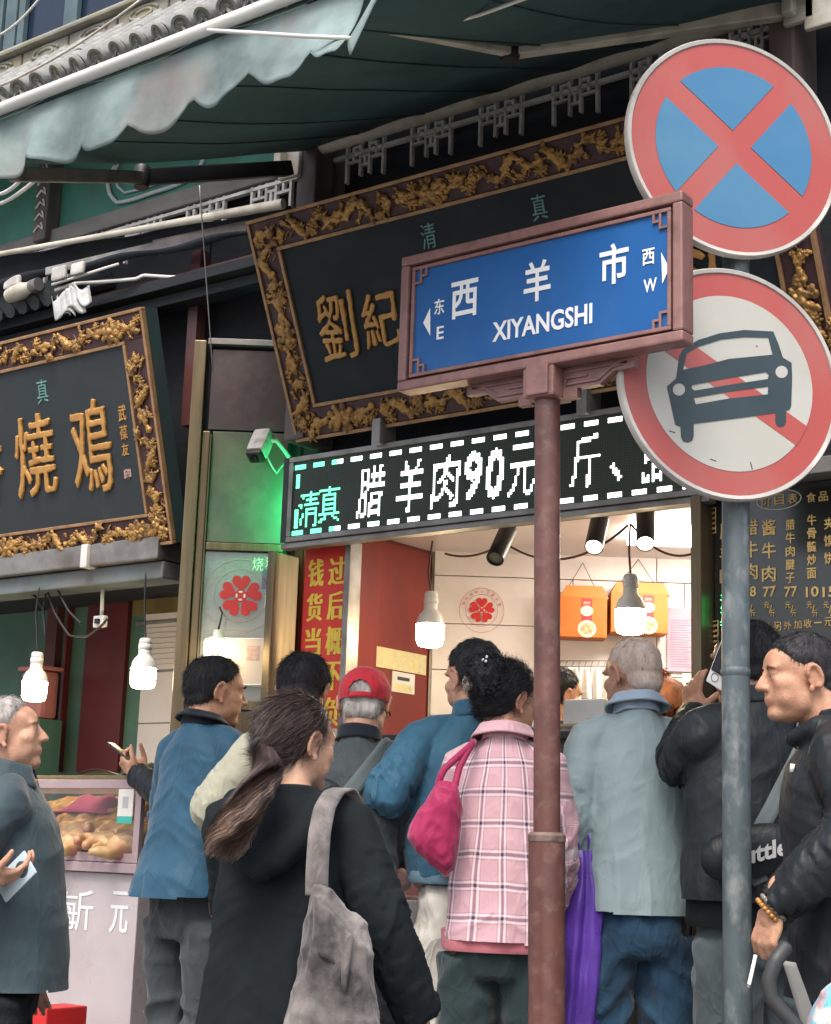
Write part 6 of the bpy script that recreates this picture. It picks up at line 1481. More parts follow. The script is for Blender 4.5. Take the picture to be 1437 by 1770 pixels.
wb = at(1022, 1262, 0.02); o = MB().box((wb.x - .085, -.04, zt2 + .001), (wb.x + .09, .12, at(1022, 1211, .02).z), None, .008).build('scale_box', M_WHITE); tag(o, 'white electronic scale on the stall counter left of the grey haired man', 'scale')
MB().box((wb.x + .02, -.043, zt2 + .03), (wb.x + .07, -.041, zt2 + .06)).build('vent_slots', M_GALV, o); MB().box((wb.x - .11, -.07, zt2 + .03), (wb.x + .1, -.05, zt2 + .04)).build('tray_edge', mk('wooden_edge', (.45, .34, .2), rough=.5), o)

# ================================================================== things on the back wall of the stall
def bbox(px0, py0, px1, py1, d0, d1, name, m, label=None, cat=None, parent=None, bev=0.0, group=None):
    a = bl(px0, py1, d1); b = bl(px1, py0, d1); o = MB().box((a.x, a.y, d0), (b.x, b.y, d1), bM, bev).build(name, m, parent)
    if label: tag(o, label, cat, group)
    return o
M_ORBOX = mk('orange_carton', (.50, .125, .008), (.44, .105, .006), 4, .55); M_ORTOP = mk('orange_carton_flap', (.52, .18, .025), rough=.55)
M_REDL = mk('red_label', (.5, .02, .03), rough=.5); M_CRL = mk('cream_label', (.7, .62, .45), rough=.6)
for (x0_, x1_, yt, yb, lab) in ((968, 1050, 1016, 1100, 'orange gift carton hung on the wall, left of the pair'), (1056, 1155, 1010, 1092, 'orange gift carton hung on the wall, right of the pair behind the bulb')):
    o = bbox(x0_, yt + 17, x1_, yb, 0.02, 0.16, 'gift_carton', M_ORBOX, lab, 'carton', bev=.003, group='orange gift cartons')
    a = bl(x0_, yt + 17, .16); b = bl(x1_, yt, .09)
    MB().prism([(a.x, 0), (b.x, 0), (b.x - .03, .06), (a.x + .03, .06)], 0, .13, bM @ Matrix.Translation((0, a.y + .001, .025))).build('lid_flap', M_ORTOP, o)
    cxm = (x0_ + x1_) / 2 + (6 if x0_ < 1000 else 16)
    bbox(cxm - 10, yt + 19, cxm + 9, yt + 72, .1605, .1615, 'red_label', M_REDL, parent=o)
    for (dy, rx_, ry_, m_) in ((40, 11, 9, M_CRL), (71, 16, 15, M_CRL), (71, 12, 10, mk('noodle_print', (.3, .12, .05), (.6, .45, .25), 60, .6))):
        c_ = bl(cxm, yt + dy, .163); e_ = bl(cxm + rx_, yt + dy, .163); f_ = bl(cxm, yt + dy - ry_, .163)
        zz = .162 + (.0006 if m_ is not M_CRL else 0)
        MB().prism([(c_.x + (e_.x - c_.x) * math.cos(t), c_.y + (f_.y - c_.y) * math.sin(t)) for t in np.linspace(0, 2 * PI, 22, endpoint=False)], zz, zz + .0005, bM).build('oval_label', m_, o)
    c_ = bl(cxm, yt + 26, .163); text(MB(), '回坊', bM @ Matrix.Translation((c_.x, c_.y, .1622)), w=.03, h=.014, ext=.0006).build('lettering', M_CRL, o)
    st = MB(); xm = bl((x0_ + x1_) / 2, yt - 45, .05)
    for e in (x0_ + 12, x1_ - 18): st.tube([bM @ Vector((bl(e, yt, .1).x, a.y + .05, .09)), bM @ Vector((xm.x, xm.y, .02))], .0018, 5)
    st.build('string', M_WIREBR, o)
pn = bbox(1154, 1052, 1203, 1160, .012, .016, 'pink_notice', mk('pink_paper', (.62, .33, .42), rough=.8), 'pink printed notice on the white wall right of the cartons', 'notice')
lm = MB(); M_PINKP = mk('mauve_print', (.38, .16, .24), rough=.8)
for k in range(20):
    a = bl(1159, 1072 + k * 4.2, .018); b = bl(1198 - (k * 7 % 11), 1072 + k * 4.2, .018); lm.box((a.x, a.y - .0018, .0165), (b.x, a.y + .0018, .0172), bM)
lm.build('printed_lines', M_PINKP, pn)
w2 = bbox(1180, 1165, 1215, 1240, .012, .016, 'white_notice', M_PAPER, 'white notice under the pink notice', 'notice'); bbox(1186, 1180, 1204, 1186, .0165, .0172, 'printed_block', M_BLACK, parent=w2)
# notices on the red leaf (left inner wall)
def rbox(px0, py0, px1, py1, name, m, label=None, parent=None, d=0.004):
    X = -0.9305; a = atX(px0, (py0 + py1) / 2, X); b = atX(px1, (py0 + py1) / 2, X); t = atX((px0 + px1) / 2, py0, X); q = atX((px0 + px1) / 2, py1, X)
    o = MB().box((X + .0005, a.y, q.z), (X + d, b.y, t.z)).build(name, m, parent)
    if label: tag(o, label, 'notice')
    return o
M_YNOTE = mk('yellow_note', (.62, .56, .28), (.55, .5, .3), 14, .7, dirt=(.25, .3, .1), dirt_amt=.5, dscale=40)
n1 = rbox(649, 1125, 736, 1160, 'yellow_notice', M_YNOTE, 'wide pale yellow notice on the red door leaf')
n2 = rbox(677, 1163, 716, 1198, 'small_notice', M_PAPER, 'small white notice below the yellow notice on the red leaf'); rbox(686, 1171, 707, 1177, 'printed_block', M_CAR, parent=n2, d=.0048); rbox(681, 1183, 712, 1196, 'yellow_block', M_YNOTE, parent=n2, d=.0048)

M_DECAL = mk('decal_red', (.55, .02, .02), (.48, .018, .02), 5, .4)
def flower(M4, r_, nm, label, m_ring, petals=5):
    """round consumer-trust decal: ring, lettering, five double-lobed petals, coin centre"""
    root = empty(nm, M4.translation, label=label, cat='decal', group='round red flower decals'); M0 = M4.copy(); M0.translation = (0, 0, 0)
    for rr in (r_, r_ * .72): MB().tube([M0 @ Vector((rr * math.cos(t), rr * math.sin(t), .0012)) for t in np.linspace(0, 2 * PI, 64, endpoint=False)], r_ * .009, 6, closed=True).build('ring', m_ring, root)
    R0 = r_ * .56
    for k in range(petals):
        a = PI / 2 + 2 * PI * k / petals; w = MB()
        poly = []
        for t in np.linspace(0, 2 * PI, 40, endpoint=False):
            x = 16 * math.sin(t) ** 3; y = 13 * math.cos(t) - 5 * math.cos(2 * t) - 2 * math.cos(3 * t) - math.cos(4 * t); poly.append((x / 17 * R0 * .47, (y + 17) / 29 * R0 * .86 + R0 * .14))
        w.prism(poly, 0, .0008, M0 @ Matrix.Rotation(a - PI / 2, 4, 'Z') @ Matrix.Translation((0, 0, .0008 + .0002 * k))); w.build('petal', M_DECAL, root)
    MB().prism([(R0 * .30 * math.cos(t), R0 * .30 * math.sin(t)) for t in np.linspace(0, 2 * PI, 24, endpoint=False)], .0024, .003, M0).build('coin', M_DECAL, root)
    for k in range(4):
        a = PI / 2 * k; MB().prism([(R0 * (.19 * math.cos(a) + .10 * math.cos(t) * abs(math.sin(a)) + .05 * math.cos(t) * abs(math.cos(a))), R0 * (.19 * math.sin(a) + .10 * math.sin(t) * abs(math.cos(a)) + .05 * math.sin(t) * abs(math.sin(a)))) for t in np.linspace(0, 2 * PI, 14, endpoint=False)], .0031, .0036, M0).build('coin_slot', M_PAPER, root)
    for k, ch in enumerate('陕西省放心消费店铺'):
        a = R(160 - k * 17.5); text(MB(), ch, M0 @ Matrix.Translation((r_ * .86 * math.cos(a), r_ * .86 * math.sin(a), .0012)) @ Matrix.Rotation(a - PI / 2, 4, 'Z'), w=r_ * .13, h=r_ * .13, ext=.0006).build('lettering', m_ring, root)
    return root
c_ = atd(833, 1055, BD - .006); rr = (bl(872, 1055).x - bl(795, 1055).x) / 2
M4 = bM.copy(); M4.translation = c_; flower(M4, rr, 'flower_decal', 'round red flower decal on the white stall wall', M_DECAL)
c_ = pa(416, 1030, .001); rr = (pl(480, 1030).x - pl(352, 1030).x) / 2
M4 = pM.copy(); M4.translation = c_; flower(M4, rr, 'flower_decal', 'large red flower decal on the pillar glass', mk('decal_faded', (.38, .27, .24), rough=.5))
def pbox(px0, py0, px1, py1, z0_, z1_, name, m, label=None, cat=None, parent=None):
    a = pl(px0, py1); b = pl(px1, py0); o = MB().box((a.x, a.y, z0_), (b.x, b.y, z1_), pM).build(name, m, parent)
    if label: tag(o, label, cat)
    return o
ps = pbox(356, 1104, 458, 1184, -.0005, .003, 'glass_poster', mk('cream_poster', (.60, .54, .47), (.54, .48, .42), 4, .4), 'cream poster taped to the pillar glass below the flower decal', 'poster')
pbox(426, 1117, 450, 1142, .0032, .0038, 'faded_block', mk('faded_rose_print', (.42, .25, .23), (.5, .38, .33), 60, .6), parent=ps)
tr = MB()
for (a, b) in (((356, 1104), (458, 1104)), ((458, 1104), (456, 1184)), ((456, 1184), (420, 1184)), ((356, 1104), (356, 1130))):
    p = pM @ Vector((*pl(*a)[:2], .004)); q = pM @ Vector((*pl(*b)[:2], .004)); tr.tube([p, q], .0025, 6)
tr.build('tape_edge', M_SIGNW, ps)
gz = empty('glass_lettering', pa(466, 1000, .002), label='white vinyl characters at the right of the pillar glass', cat='lettering')
for ch, (x, y, s_) in (('烧', (446, 975, 24)), ('鸡', (468, 972, 22)), ('腊', (466, 1040, 24))):
    p = pa(x, y, .003); k_ = s_ * DA / FPX; M0 = pM.copy(); M0.translation = p - gz.location; text(MB(), ch, M0, w=k_ * .8, h=k_, ext=.001).build('lettering', M_PAPER, gz)
pbox(452, 985, 478, 1018, -.003, .0004, 'blue_patch', mk('blue_grey_print', (.16, .17, .27), rough=.6), 'dull blue sticker patch on the pillar glass beside the flower decal', 'sticker')

# ================================================================== red banner
bY = 0.0; bx0, bx1 = at(524, 1050, bY).x, at(600, 1050, bY).x; bt = at(560, 947, bY).z; bbz = at(560, 1300, bY).z
bn = empty('red_banner', (bx0, bY, bbz), label='vertical red banner with two columns of yellow characters in the doorway', cat='banner')
MB().box((0, 0, 0), (bx1 - bx0, .006, bt - bbz)).build('cloth', M_REDBANNER, bn)
wB = bx1 - bx0
for c0, word in ((.27, '钱货当面点清'), (.74, '过后概不负责')):
    for k, ch in enumerate(word):
        zc0 = bt - bbz - (.105 + .148 * k)
        for dd_ in (-.0055, -.0018, .0018, 0.0055): text(MB(), ch, frame_mat((wB * c0 + dd_, -.001 - dd_ * .1, zc0), (1, 0, 0), (0, 0, 1), (0, -1, 0)), w=wB * .33, h=.118 if ch != '一' else .02, ext=.001).build('lettering', M_YELLOW, bn)

# ================================================================== rail with bags on the back wall
rk = empty('bag_rack', atd(1005, 1160, BD - .05), label='wire rack of white plastic bags on the back wall of the stall', cat='rack')
o = MB()
for yy in (1142, 1152): o.tube([atd(955, yy, BD - .05), atd(1064, yy, BD - .05)], .003, 6)
for k in range(10): o.tube([atd(960 + k * 11, 1142, BD - .05), atd(955 + k * 11, 1153, BD - .05)], .0022, 6)
o = o.build('rail', M_GALV, rk); o.location = -Vector(rk.location)
M_BAGW = mk('white_film', (.66, .64, .62), (.56, .54, .52), 12, .35, bump=.5, bscale=30, sss=.1)
for k in range(5):
    c_ = atd(970 + k * 20, 1154, BD - .07)
    def bagf(u, v, c_=c_, k=k): return c_ + RH * ((u - .5) * .075 * (0.6 + .5 * v)) + Vector((0, 0, -v * .16)) - FH * (.015 * math.sin(u * 8 + k) * (0.3 + v) + .02)
    o = MB().grid(bagf, 12, 10, .002).build('plastic_bag', M_BAGW, None, True); tag(o, 'white plastic bag, %s from the left on the stall rack' % ('first', 'second', 'third', 'fourth', 'fifth')[k], 'plastic bag', 'white bags on the rack')
# ================================================================== people: the queue
C_TEAL = cloth_material('slate_teal_jacket', (0.040, 0.066, 0.078), (0.030, 0.050, 0.062), rough=0.7, wr=.3)
C_BLUE = cloth_material('blue_windbreaker', (0.022, 0.085, 0.145), (0.016, 0.064, 0.112), rough=0.6, wr=.26, seams=(1.27, 'back'))
C_BLUE2 = cloth_material('blue_padded_jacket', (0.030, 0.115, 0.185), (0.022, 0.085, 0.145), rough=0.6, wr=.28, seams=(1.34,))
C_RIB = cloth_material('pale_blue_rib', (0.16, 0.27, 0.36), (0.13, 0.22, 0.30), wr=.2)
C_CREAM = cloth_material('cream_cotton', (0.40, 0.395, 0.30), (0.34, 0.335, 0.26), wr=.35)
C_OFFW = cloth_material('off_white_trouser', (0.60, 0.575, 0.52), (0.52, 0.50, 0.455), wr=.5)
C_BLACKK = cloth_material('black_knit', (0.0105, 0.0145, 0.017), (0.008, 0.011, 0.013), rough=0.95, weave=.5, sheen=.0, spec=.15, wr=.16)
C_BLACKJ = cloth_material('black_jacket', (0.0085, 0.0115, 0.014), (0.0135, 0.0175, 0.0205), rough=0.5, wr=.28, sheen=.0)
C_GREYJ = cloth_material('grey_jacket', (0.044, 0.057, 0.063), (0.032, 0.042, 0.047), rough=0.65, wr=.3)
C_CHAR = cloth_material('charcoal_jacket', (0.0135, 0.0175, 0.021), (0.021, 0.0275, 0.032), rough=0.55, wr=.3, sheen=.0)
C_LBLUE = cloth_material('pale_blue_jacket', (0.31, 0.41, 0.43), (0.27, 0.36, 0.385), rough=0.7, wr=.26, wscale=15)
C_DGREY = cloth_material('dark_grey_trouser', (0.050, 0.060, 0.067), (0.038, 0.046, 0.052), wr=.4)
C_BLKTR = cloth_material('black_trouser', (0.008, 0.0105, 0.013), wr=.3, sheen=0)
C_DGREEN = cloth_material('dark_green_trouser', (0.022, 0.040, 0.043), (0.016, 0.030, 0.033), wr=.4)
C_JEANS = cloth_material('blue_jeans', (0.030, 0.085, 0.150), (0.016, 0.045, 0.085), scale=7, wr=.6)
C_GREYTR = cloth_material('grey_blue_trouser', (0.070, 0.090, 0.098), (0.05, 0.066, 0.073), wr=.5)
C_NAVYSH = cloth_material('navy_collar', (0.008, 0.012, 0.02), wr=.2)
C_STRIPE = cloth_material('pale_shirt_collar', (0.36, 0.46, 0.56), (0.30, 0.39, 0.50), wr=.2)
C_RED = cloth_material('red_cap_cotton', (0.46, 0.022, 0.038), (0.38, 0.018, 0.03), rough=.8, wr=.3)
C_PINKT = cloth_material('pink_tee', (0.60, 0.19, 0.22), wr=.2)
C_CANVAS = cloth_material('washed_grey_canvas', (0.25, 0.225, 0.215), (0.045, 0.042, 0.043), scale=7, rough=.95, weave=.7, wr=.5, wscale=11)
C_PINKBAG = cloth_material('magenta_nylon', (0.34, 0.018, 0.085), (0.26, 0.014, 0.065), scale=5, rough=.6, wr=.25)
C_STRAP = cloth_material('grey_webbing', (0.11, 0.135, 0.14), wr=.1)
M_PURPLE = mk('purple_film', (0.13, 0.055, 0.42), (0.09, 0.035, 0.31), 8, 0.3, bump=.6, bscale=25, sss=.05)

def sack(outline, dep, thick, seed, amp, zs=4.0, vox=.007, round_=6):
    """soft bag from its outline (photograph pixels at that plan distance), padded and creased; world coordinates"""
    c = atd(*outline[0], dep); M4 = frame_mat(c, RH, UP, -FH); iv = M4.inverted(); poly = [tuple((iv @ atd(x, y, dep))[:2]) for x, y in outline]
    cx_ = sum(q[0] for q in poly) / len(poly); cy_ = sum(q[1] for q in poly) / len(poly)
    P = []
    for sc_, th in ((1.0, .45), (.86, .8), (.62, 1.0)):
        b = MB().prism([(cx_ + (x - cx_) * sc_, cy_ + (y - cy_) * sc_) for x, y in poly], -thick * th / 2, thick * th / 2, M4); P.append((np.array([tuple(q) for q in b.v]), b.f))
    me = blob(P, vox, round_); co = get_co(me); q = co + .02 * np.stack([perlin(co * 6, seed), perlin(co * 6, seed + 1), perlin(co * 6, seed + 2)], 1)
    d = (ridge(q * np.array([14, 14, zs]), seed) - .3) + .6 * (ridge(q @ np.array([[10, 0, 8], [0, 10, 5], [-9, 4, 9.0]]), seed + 3) - .3) + .5 * perlin(co * 9, seed + 5)
    set_co(me, co + get_no(me) * (amp * d)[:, None]); return me
# plaid: laid out on the cloth's own u,v
C_PLAID = cloth_material('pink_plaid', (0.56, 0.345, 0.385), (0.51, 0.31, 0.35), scale=7, wr=.35, seams=(1.27,))
def _plaid(m):
    n, l, p = nodes_of(m); src = p.inputs['Base Color'].links[0].from_socket
    a = n.new('ShaderNodeAttribute'); a.attribute_name = 'cloth'; sx_ = n.new('ShaderNodeSeparateXYZ'); l.new(a.outputs['Vector'], sx_.inputs[0])
    def mth(op, x, y=None, z=None):
        q = n.new('ShaderNodeMath'); q.operation = op
        for i, v in enumerate((x, y, z)):
            if v is None: continue
            if isinstance(v, (int, float)): q.inputs[i].default_value = v
            else: l.new(v, q.inputs[i])
        return q.outputs[0]
    dk = None; wh = None; thin = None
    for ch in (0, 1):
        f = mth('FRACT', mth('MULTIPLY_ADD', sx_.outputs[ch], 1 / 0.088, 20.3))
        d = mth('MULTIPLY', mth('COMPARE', f, 0.5, 0.046), 0.5); w = mth('MULTIPLY', mth('ADD', mth('COMPARE', f, 0.40, 0.028), mth('COMPARE', f, 0.60, 0.028)), 0.6)
        t = mth('MULTIPLY', mth('ADD', mth('COMPARE', f, 0.335, 0.012), mth('COMPARE', f, 0.665, 0.012)), 0.25)
        d = mth('ADD', d, t)
        dk = d if dk is None else mth('ADD', dk, d); wh = w if wh is None else mth('MAXIMUM', wh, w)
    m1 = n.new('ShaderNodeMix'); m1.data_type = 'RGBA'; m1.inputs[7].default_value = (0.74, 0.68, 0.70, 1); l.new(wh, m1.inputs[0]); l.new(src, m1.inputs[6])
    m2 = n.new('ShaderNodeMix'); m2.data_type = 'RGBA'; m2.inputs[7].default_value = (0.035, 0.03, 0.06, 1); l.new(mth('MINIMUM', dk, 1.0), m2.inputs[0]); l.new(m1.outputs[2], m2.inputs[6])
    l.new(m2.outputs[2], p.inputs['Base Color'])
_plaid(C_PLAID)
HAIR_THIN = hair_material('hair_thin_grey', (0.30, 0.235, 0.20), (0.42, 0.36, 0.32), 0.6)
GP = 0.12       # pavement level

# ---- old man at the left edge
p = Person('person', 'grey haired man in a slate jacket at the left edge, looking up to the right', 2, 1206, 4.7, 0.0, 82, head=(0, 9, 0), lean=0, headtilt_y=-.06, skin=SKIN_C, hero=True, vox=0.0046, wide=.98,
           armR=((.265, -.20, 1.08), (.275, -.035, 1.165)), handR=dict(d=(0, 1, .25), n=(-.35, .2, .9), curls=(.5, .55, .6, .65)))
p.top(C_TEAL, rings=[(.84, .20, .175, .02), (.92, .20, .17, .02), (1.0, .195, .165, .018), (1.12, .19, .155, .012), (1.24, .194, .145, .006), (1.33, .190, .13, 0), (1.385, .170, .110, -.01), (1.43, .120, .088, -.02), (1.475, .074, .072, -.028), (1.495, .064, .066, -.03)], amp=.009, seed=4, sleeve=(.070, .070, .068, .062, .052), vert=.8); p.collar(C_TEAL, r0=.078, r1=.073, h=.045, fold=.058, gap=.9)
p.trousers(C_BLKTR, seed=8); p.hair(HAIR_GREY, hl=([-.13, -.07, -.045, -.028, -.016, .012, .03, .05, .075, .1], [-.070, -.068, -.055, -.03, .028, .026, .055, .078, .094, .105]), thick=.006, length=.016, seed=3, n=8000)
ph = empty('mobile_phone', atd(30, 1512, 4.47), label='pale blue phone with a round camera disc held at the left edge', cat='phone')
a_ = (atd(54, 1478, 4.44) - atd(2, 1530, 4.50)).normalized(); n_p = (-FH * .9 + UP * .35 + RH * .1); n_p = (n_p - a_ * n_p.dot(a_)).normalized(); b_ = n_p.cross(a_)
MP = frame_mat((0, 0, 0), a_, b_, n_p); M_PHB = mk('phone_back', (.45, .55, .62), rough=.2, spec=.6)
MB().box((-.078, -.037, -.004), (.060, .037, .004), MP, .004).build('shell', M_PHB, ph, 40); MB().lathe([(0, .007), (.017, .007), (.022, .0055), (.023, .004), (0, .004)], 26, MP @ Matrix.Translation((.024, 0, 0))).build('camera_disc', mk('phone_camera', (.05, .07, .075), rough=.15), ph, 40)

# ---- man in the blue windbreaker
p = Person('person', 'black haired man in a blue windbreaker and grey trousers before the pillar', 373, 1139, 5.62, GP, 44, head=(18, -3, 0), lean=3, skin=SKIN_B, hero=True, vox=.0052, fat=.003, wide=.92,
           armR=((.245, .05, 1.14), (.14, .28, 1.16)), armL=((-.235, .06, 1.14), (-.10, .29, 1.12)))
p.top(C_BLUE, rings=[(.90, .222, .185, -.015), (.96, .222, .18, -.01), (1.05, .205, .16, 0), (1.18, .196, .142, 0), (1.28, .194, .132, 0), (1.35, .188, .12, -.005), (1.395, .165, .105, -.01), (1.435, .118, .086, -.02), (1.475, .074, .072, -.028), (1.495, .064, .066, -.03)], amp=.013, seed=11, drape=.012, vert=1.25)
p.collar(C_NAVYSH, r0=.074, r1=.068, h=.040, fold=.02, gap=.8); p.trousers(C_DGREY, seed=5, w=1.02, amp=.013); p.hair(HAIR_BLACK, thick=.011, seed=21, length=.022)
# ---- person hidden behind him, hands and phone in view
p = Person('person', 'dark sleeved person mostly hidden behind the blue windbreaker, both hands raised to a phone', 372, 1184, 6.3, GP, -78, lean=2, skin=SKIN_B, vox=.0056,
           armR=((.21, .08, 1.24), (.035, .31, 1.365)), armL=((-.21, .08, 1.24), (-.045, .31, 1.355)), handR=dict(d=(-.25, .8, .5), n=(-.7, .1, .5), curl=.75), handL=dict(d=(.3, .8, .45), n=(.6, .1, .6), curl=.7))
p.top(C_BLACKJ, amp=.008, seed=31); p.trousers(C_BLKTR); p.hair(HAIR_BLACK, seed=5, n=2500); p.collar(C_BLACKJ)
w1 = p.world(Vector((-.01, .385, 1.435)) * p.k); ph2 = empty('mobile_phone', w1, label='black phone in the raised hands above the meat case', cat='phone')
MPh = Matrix.Rotation(p.root.rotation_euler.z, 4, 'Z') @ Matrix.Rotation(R(35), 4, 'X')
MB().box((-.036, -.075, -.005), (.036, .075, .005), MPh, .004).build('shell', M_BLACK, ph2, 40)

# ---- man in the cream shirt
p = Person('person', 'black haired man in a cream jacket with bowed head before the red banner', 531, 1137, 5.36, GP, 2, head=(8, -22, 0), lean=4, skin=SKIN_A, vox=.0055, wide=.84,
           armR=((.15, .12, 1.16), (.08, .28, 1.14)), armL=((-.275, -.02, 1.20), (-.20, .22, 1.13)))
p.top(C_CREAM, hem=.86, amp=.011, seed=41, sleeve=(.072, .070, .068, .062, .052)); p.collar(C_CREAM, fold=.03); p.trousers(C_DGREY, seed=9); p.hair(HAIR_BLACK, thick=.013, seed=8, length=.026, n=10000)

# ---- man in the red cap
p = Person('person', 'man in a backwards red cap and dark grey jacket with a sling strap', 634, 1152, 5.16, GP, 14, head=(-6, -10, 0), lean=4, skin=SKIN_C, vox=.0055, topoff=.01, hs=1.02, wide=.74,
           armR=((.155, .10, 1.16), (.10, .28, 1.12)), armL=((-.155, .10, 1.14), (-.10, .28, 1.10)))
p.top(C_GREYJ, hem=.86, amp=.013, seed=51, sleeve=(.072, .070, .068, .062, .052)); p.collar(C_NAVYSH, r0=.078, r1=.072, h=.045); p.trousers(C_BLKTR, seed=19); p.hair(HAIR_GREY, thick=.004, seed=9, length=.014, hl=HL_BALD, n=5000)
cap = blob([ell((0, -.012, .040), (.089, .110, .092), n=28, m=18)], .005, 1); co = get_co(cap); zl = .018 + .10 * np.clip(co[:, 1], -.2, .2) * .25
arch = (np.abs(co[:, 0]) < .036) & (co[:, 1] < 0) & (co[:, 2] < .018 + .040 * np.sqrt(np.maximum(0, 1 - (co[:, 0] / .036) ** 2)))
keep = (co[:, 2] > zl - .012) & ~arch; co += get_no(cap) * ((ridge(np.stack([np.arctan2(co[:, 0], -co[:, 1]) * 3 / PI, np.zeros(len(co)), np.zeros(len(co)) + .37], 1), 2) - .3) * -.002 + perlin(co * 30, 4) * .0022)[:, None]; set_co(cap, co); cull(cap, keep)
co_ = p.head_child('cap', cap, C_RED); 
bs = MB(); bs.grid(lambda u, v: Vector(((u - .5) * .085, -.119 + .020 * (2 * u - 1) ** 2, .004 + v * .017)), 10, 2, .003); me = bpy.data.meshes.new('cap_strap'); me.from_pydata([tuple(q) for q in bs.v], [], bs.f); me.update(); p.head_child('cap_strap', me, C_RED, parent=co_)
bm_ = MB()
def brim(u, v):
    a = PI * (.2 + .6 * u); return Vector((math.cos(a) * (.085 + .004 * v), .02 + math.sin(a) * (.075 + .065 * v), .028 - .018 * v * v - .012 * (2 * u - 1) ** 2))
bm_.grid(brim, 16, 6, .003); me = bpy.data.meshes.new('cap_brim'); me.from_pydata([tuple(q) for q in bm_.v], [], bm_.f); me.update(); p.head_child('cap_brim', me, C_RED, parent=co_)
me = blob([ell((0, -.012, .132), (.007, .007, .006))], .003, 0); p.head_child('cap_button', me, C_RED, parent=co_)
k_ = p.k; sl = [p.up(Vector(q) * k_) for q in ((.10, .06, 1.44), (.105, -.06, 1.458), (.06, -.135, 1.36), (-.04, -.165, 1.22), (-.15, -.14, 1.07), (-.2, -.02, 1.0), (-.1, .15, 1.05), (.06, .15, 1.3), (.10, .09, 1.43))]
sg = empty('sling_bag', p.world((0, 0, .95)), label='dark sling bag worn across the back of the man in the red cap', cat='bag')
o = p.strap('strap', sl, .05, C_STRAP, .004); o.parent = None; o.data.transform(Matrix.Translation(p.root.location) @ Matrix.Rotation(p.root.rotation_euler.z, 4, 'Z')); o.parent = sg; o.location = -Vector(sg.location)
P = [ell((-.09, -.215, 1.10), (.12, .045, .135)), ell((-.10, -.225, 1.02), (.13, .05, .08)), ell((-.06, -.205, 1.20), (.085, .04, .09))]
me = blob(P, .009, 4); co = get_co(me); set_co(me, co + get_no(me) * ((ridge(co * np.array([8, 8, 3]), 3) - .3) * .008)[:, None]); o = link_mesh('pouch', me, C_CHAR, sg, True); o.data.transform(Matrix.Translation(p.root.location) @ Matrix.Rotation(p.root.rotation_euler.z, 4, 'Z')); o.location = -Vector(sg.location)

# ---- man in the short blue jacket
p = Person('person', 'short haired man in a short blue jacket and off white trousers, left elbow out', 820, 1111, 5.16, GP, -10, head=(-22, -6, 0), lean=2, skin=SKIN_A, vox=.0055, hs=1.0,
           armR=((.27, .05, 1.18), (.16, .30, 1.14)), armL=((-.285, -.09, 1.235), (-.20, .16, 1.20)))
p.top(C_BLUE2, rings=[(.985, .195, .15, 0), (1.02, .205, .158, 0), (1.10, .208, .158, 0), (1.20, .205, .148, 0), (1.28, .202, .138, 0), (1.345, .193, .124, -.005), (1.395, .168, .108, -.01), (1.435, .120, .088, -.02), (1.475, .074, .072, -.028), (1.495, .064, .066, -.03)], amp=.011, seed=61, sleeve=(.070, .068, .068, .062, .050), elbow=1.3)
p.collar(C_BLUE2, r0=.080, r1=.074, h=.052, z=1.465); p.trousers(C_OFFW, seed=23, w=1.06, amp=.016); p.hair(HAIR_BLACK, thick=.009, seed=12, length=.014, n=11000)
rb_ = loft_vf([(z * p.k, a * p.k, b * p.k, 0) for z, a, b in ((.965, .192, .147), (.972, .198, .152), (1.0, .200, .154), (1.005, .194, .149))], 40); o = MB().add(rb_[0], rb_[1]).build('hem_band', C_RIB, p.coat, 40)

# ---- woman in the pink plaid shirt
p = Person('person', 'woman with a curly black bun in a pink plaid shirt beside the brown pole', 880, 1150, 4.85, GP, 10, head=(42, -8, 0), lean=2, skin=SKIN_B, vox=.0055, wide=.82, hero=True,
           armR=((.175, .07, 1.15), (.15, .22, .98)), armL=((-.185, .06, 1.16), (-.15, .24, 1.04)))
pr = [(.865, .205, .155, 0), (.95, .203, .152, 0), (1.05, .198, .142, 0), (1.15, .19, .135, 0), (1.25, .188, .13, 0), (1.33, .184, .12, -.005), (1.385, .165, .106, -.01), (1.43, .118, .086, -.02), (1.475, .074, .072, -.028), (1.495, .064, .066, -.03)]
p.top(C_PLAID, rings=pr, amp=.010, seed=71, name='plaid_shirt', sleeve=(.062, .060, .058, .054, .048), drape=.012, vert=1.2)
p.collar(C_PLAID, r0=.076, r1=.070, h=.04, fold=.035); p.trousers(C_DGREEN, seed=29, w=1.04)
tt = loft_vf([(z * p.k, a * p.k * .93, b * p.k, 0) for z, a, b in ((.838, .190, .140), (.85, .196, .145), (.90, .198, .146))], 36); MB().add(*tt).build('pink_tee', C_PINKT, p.root, 40)
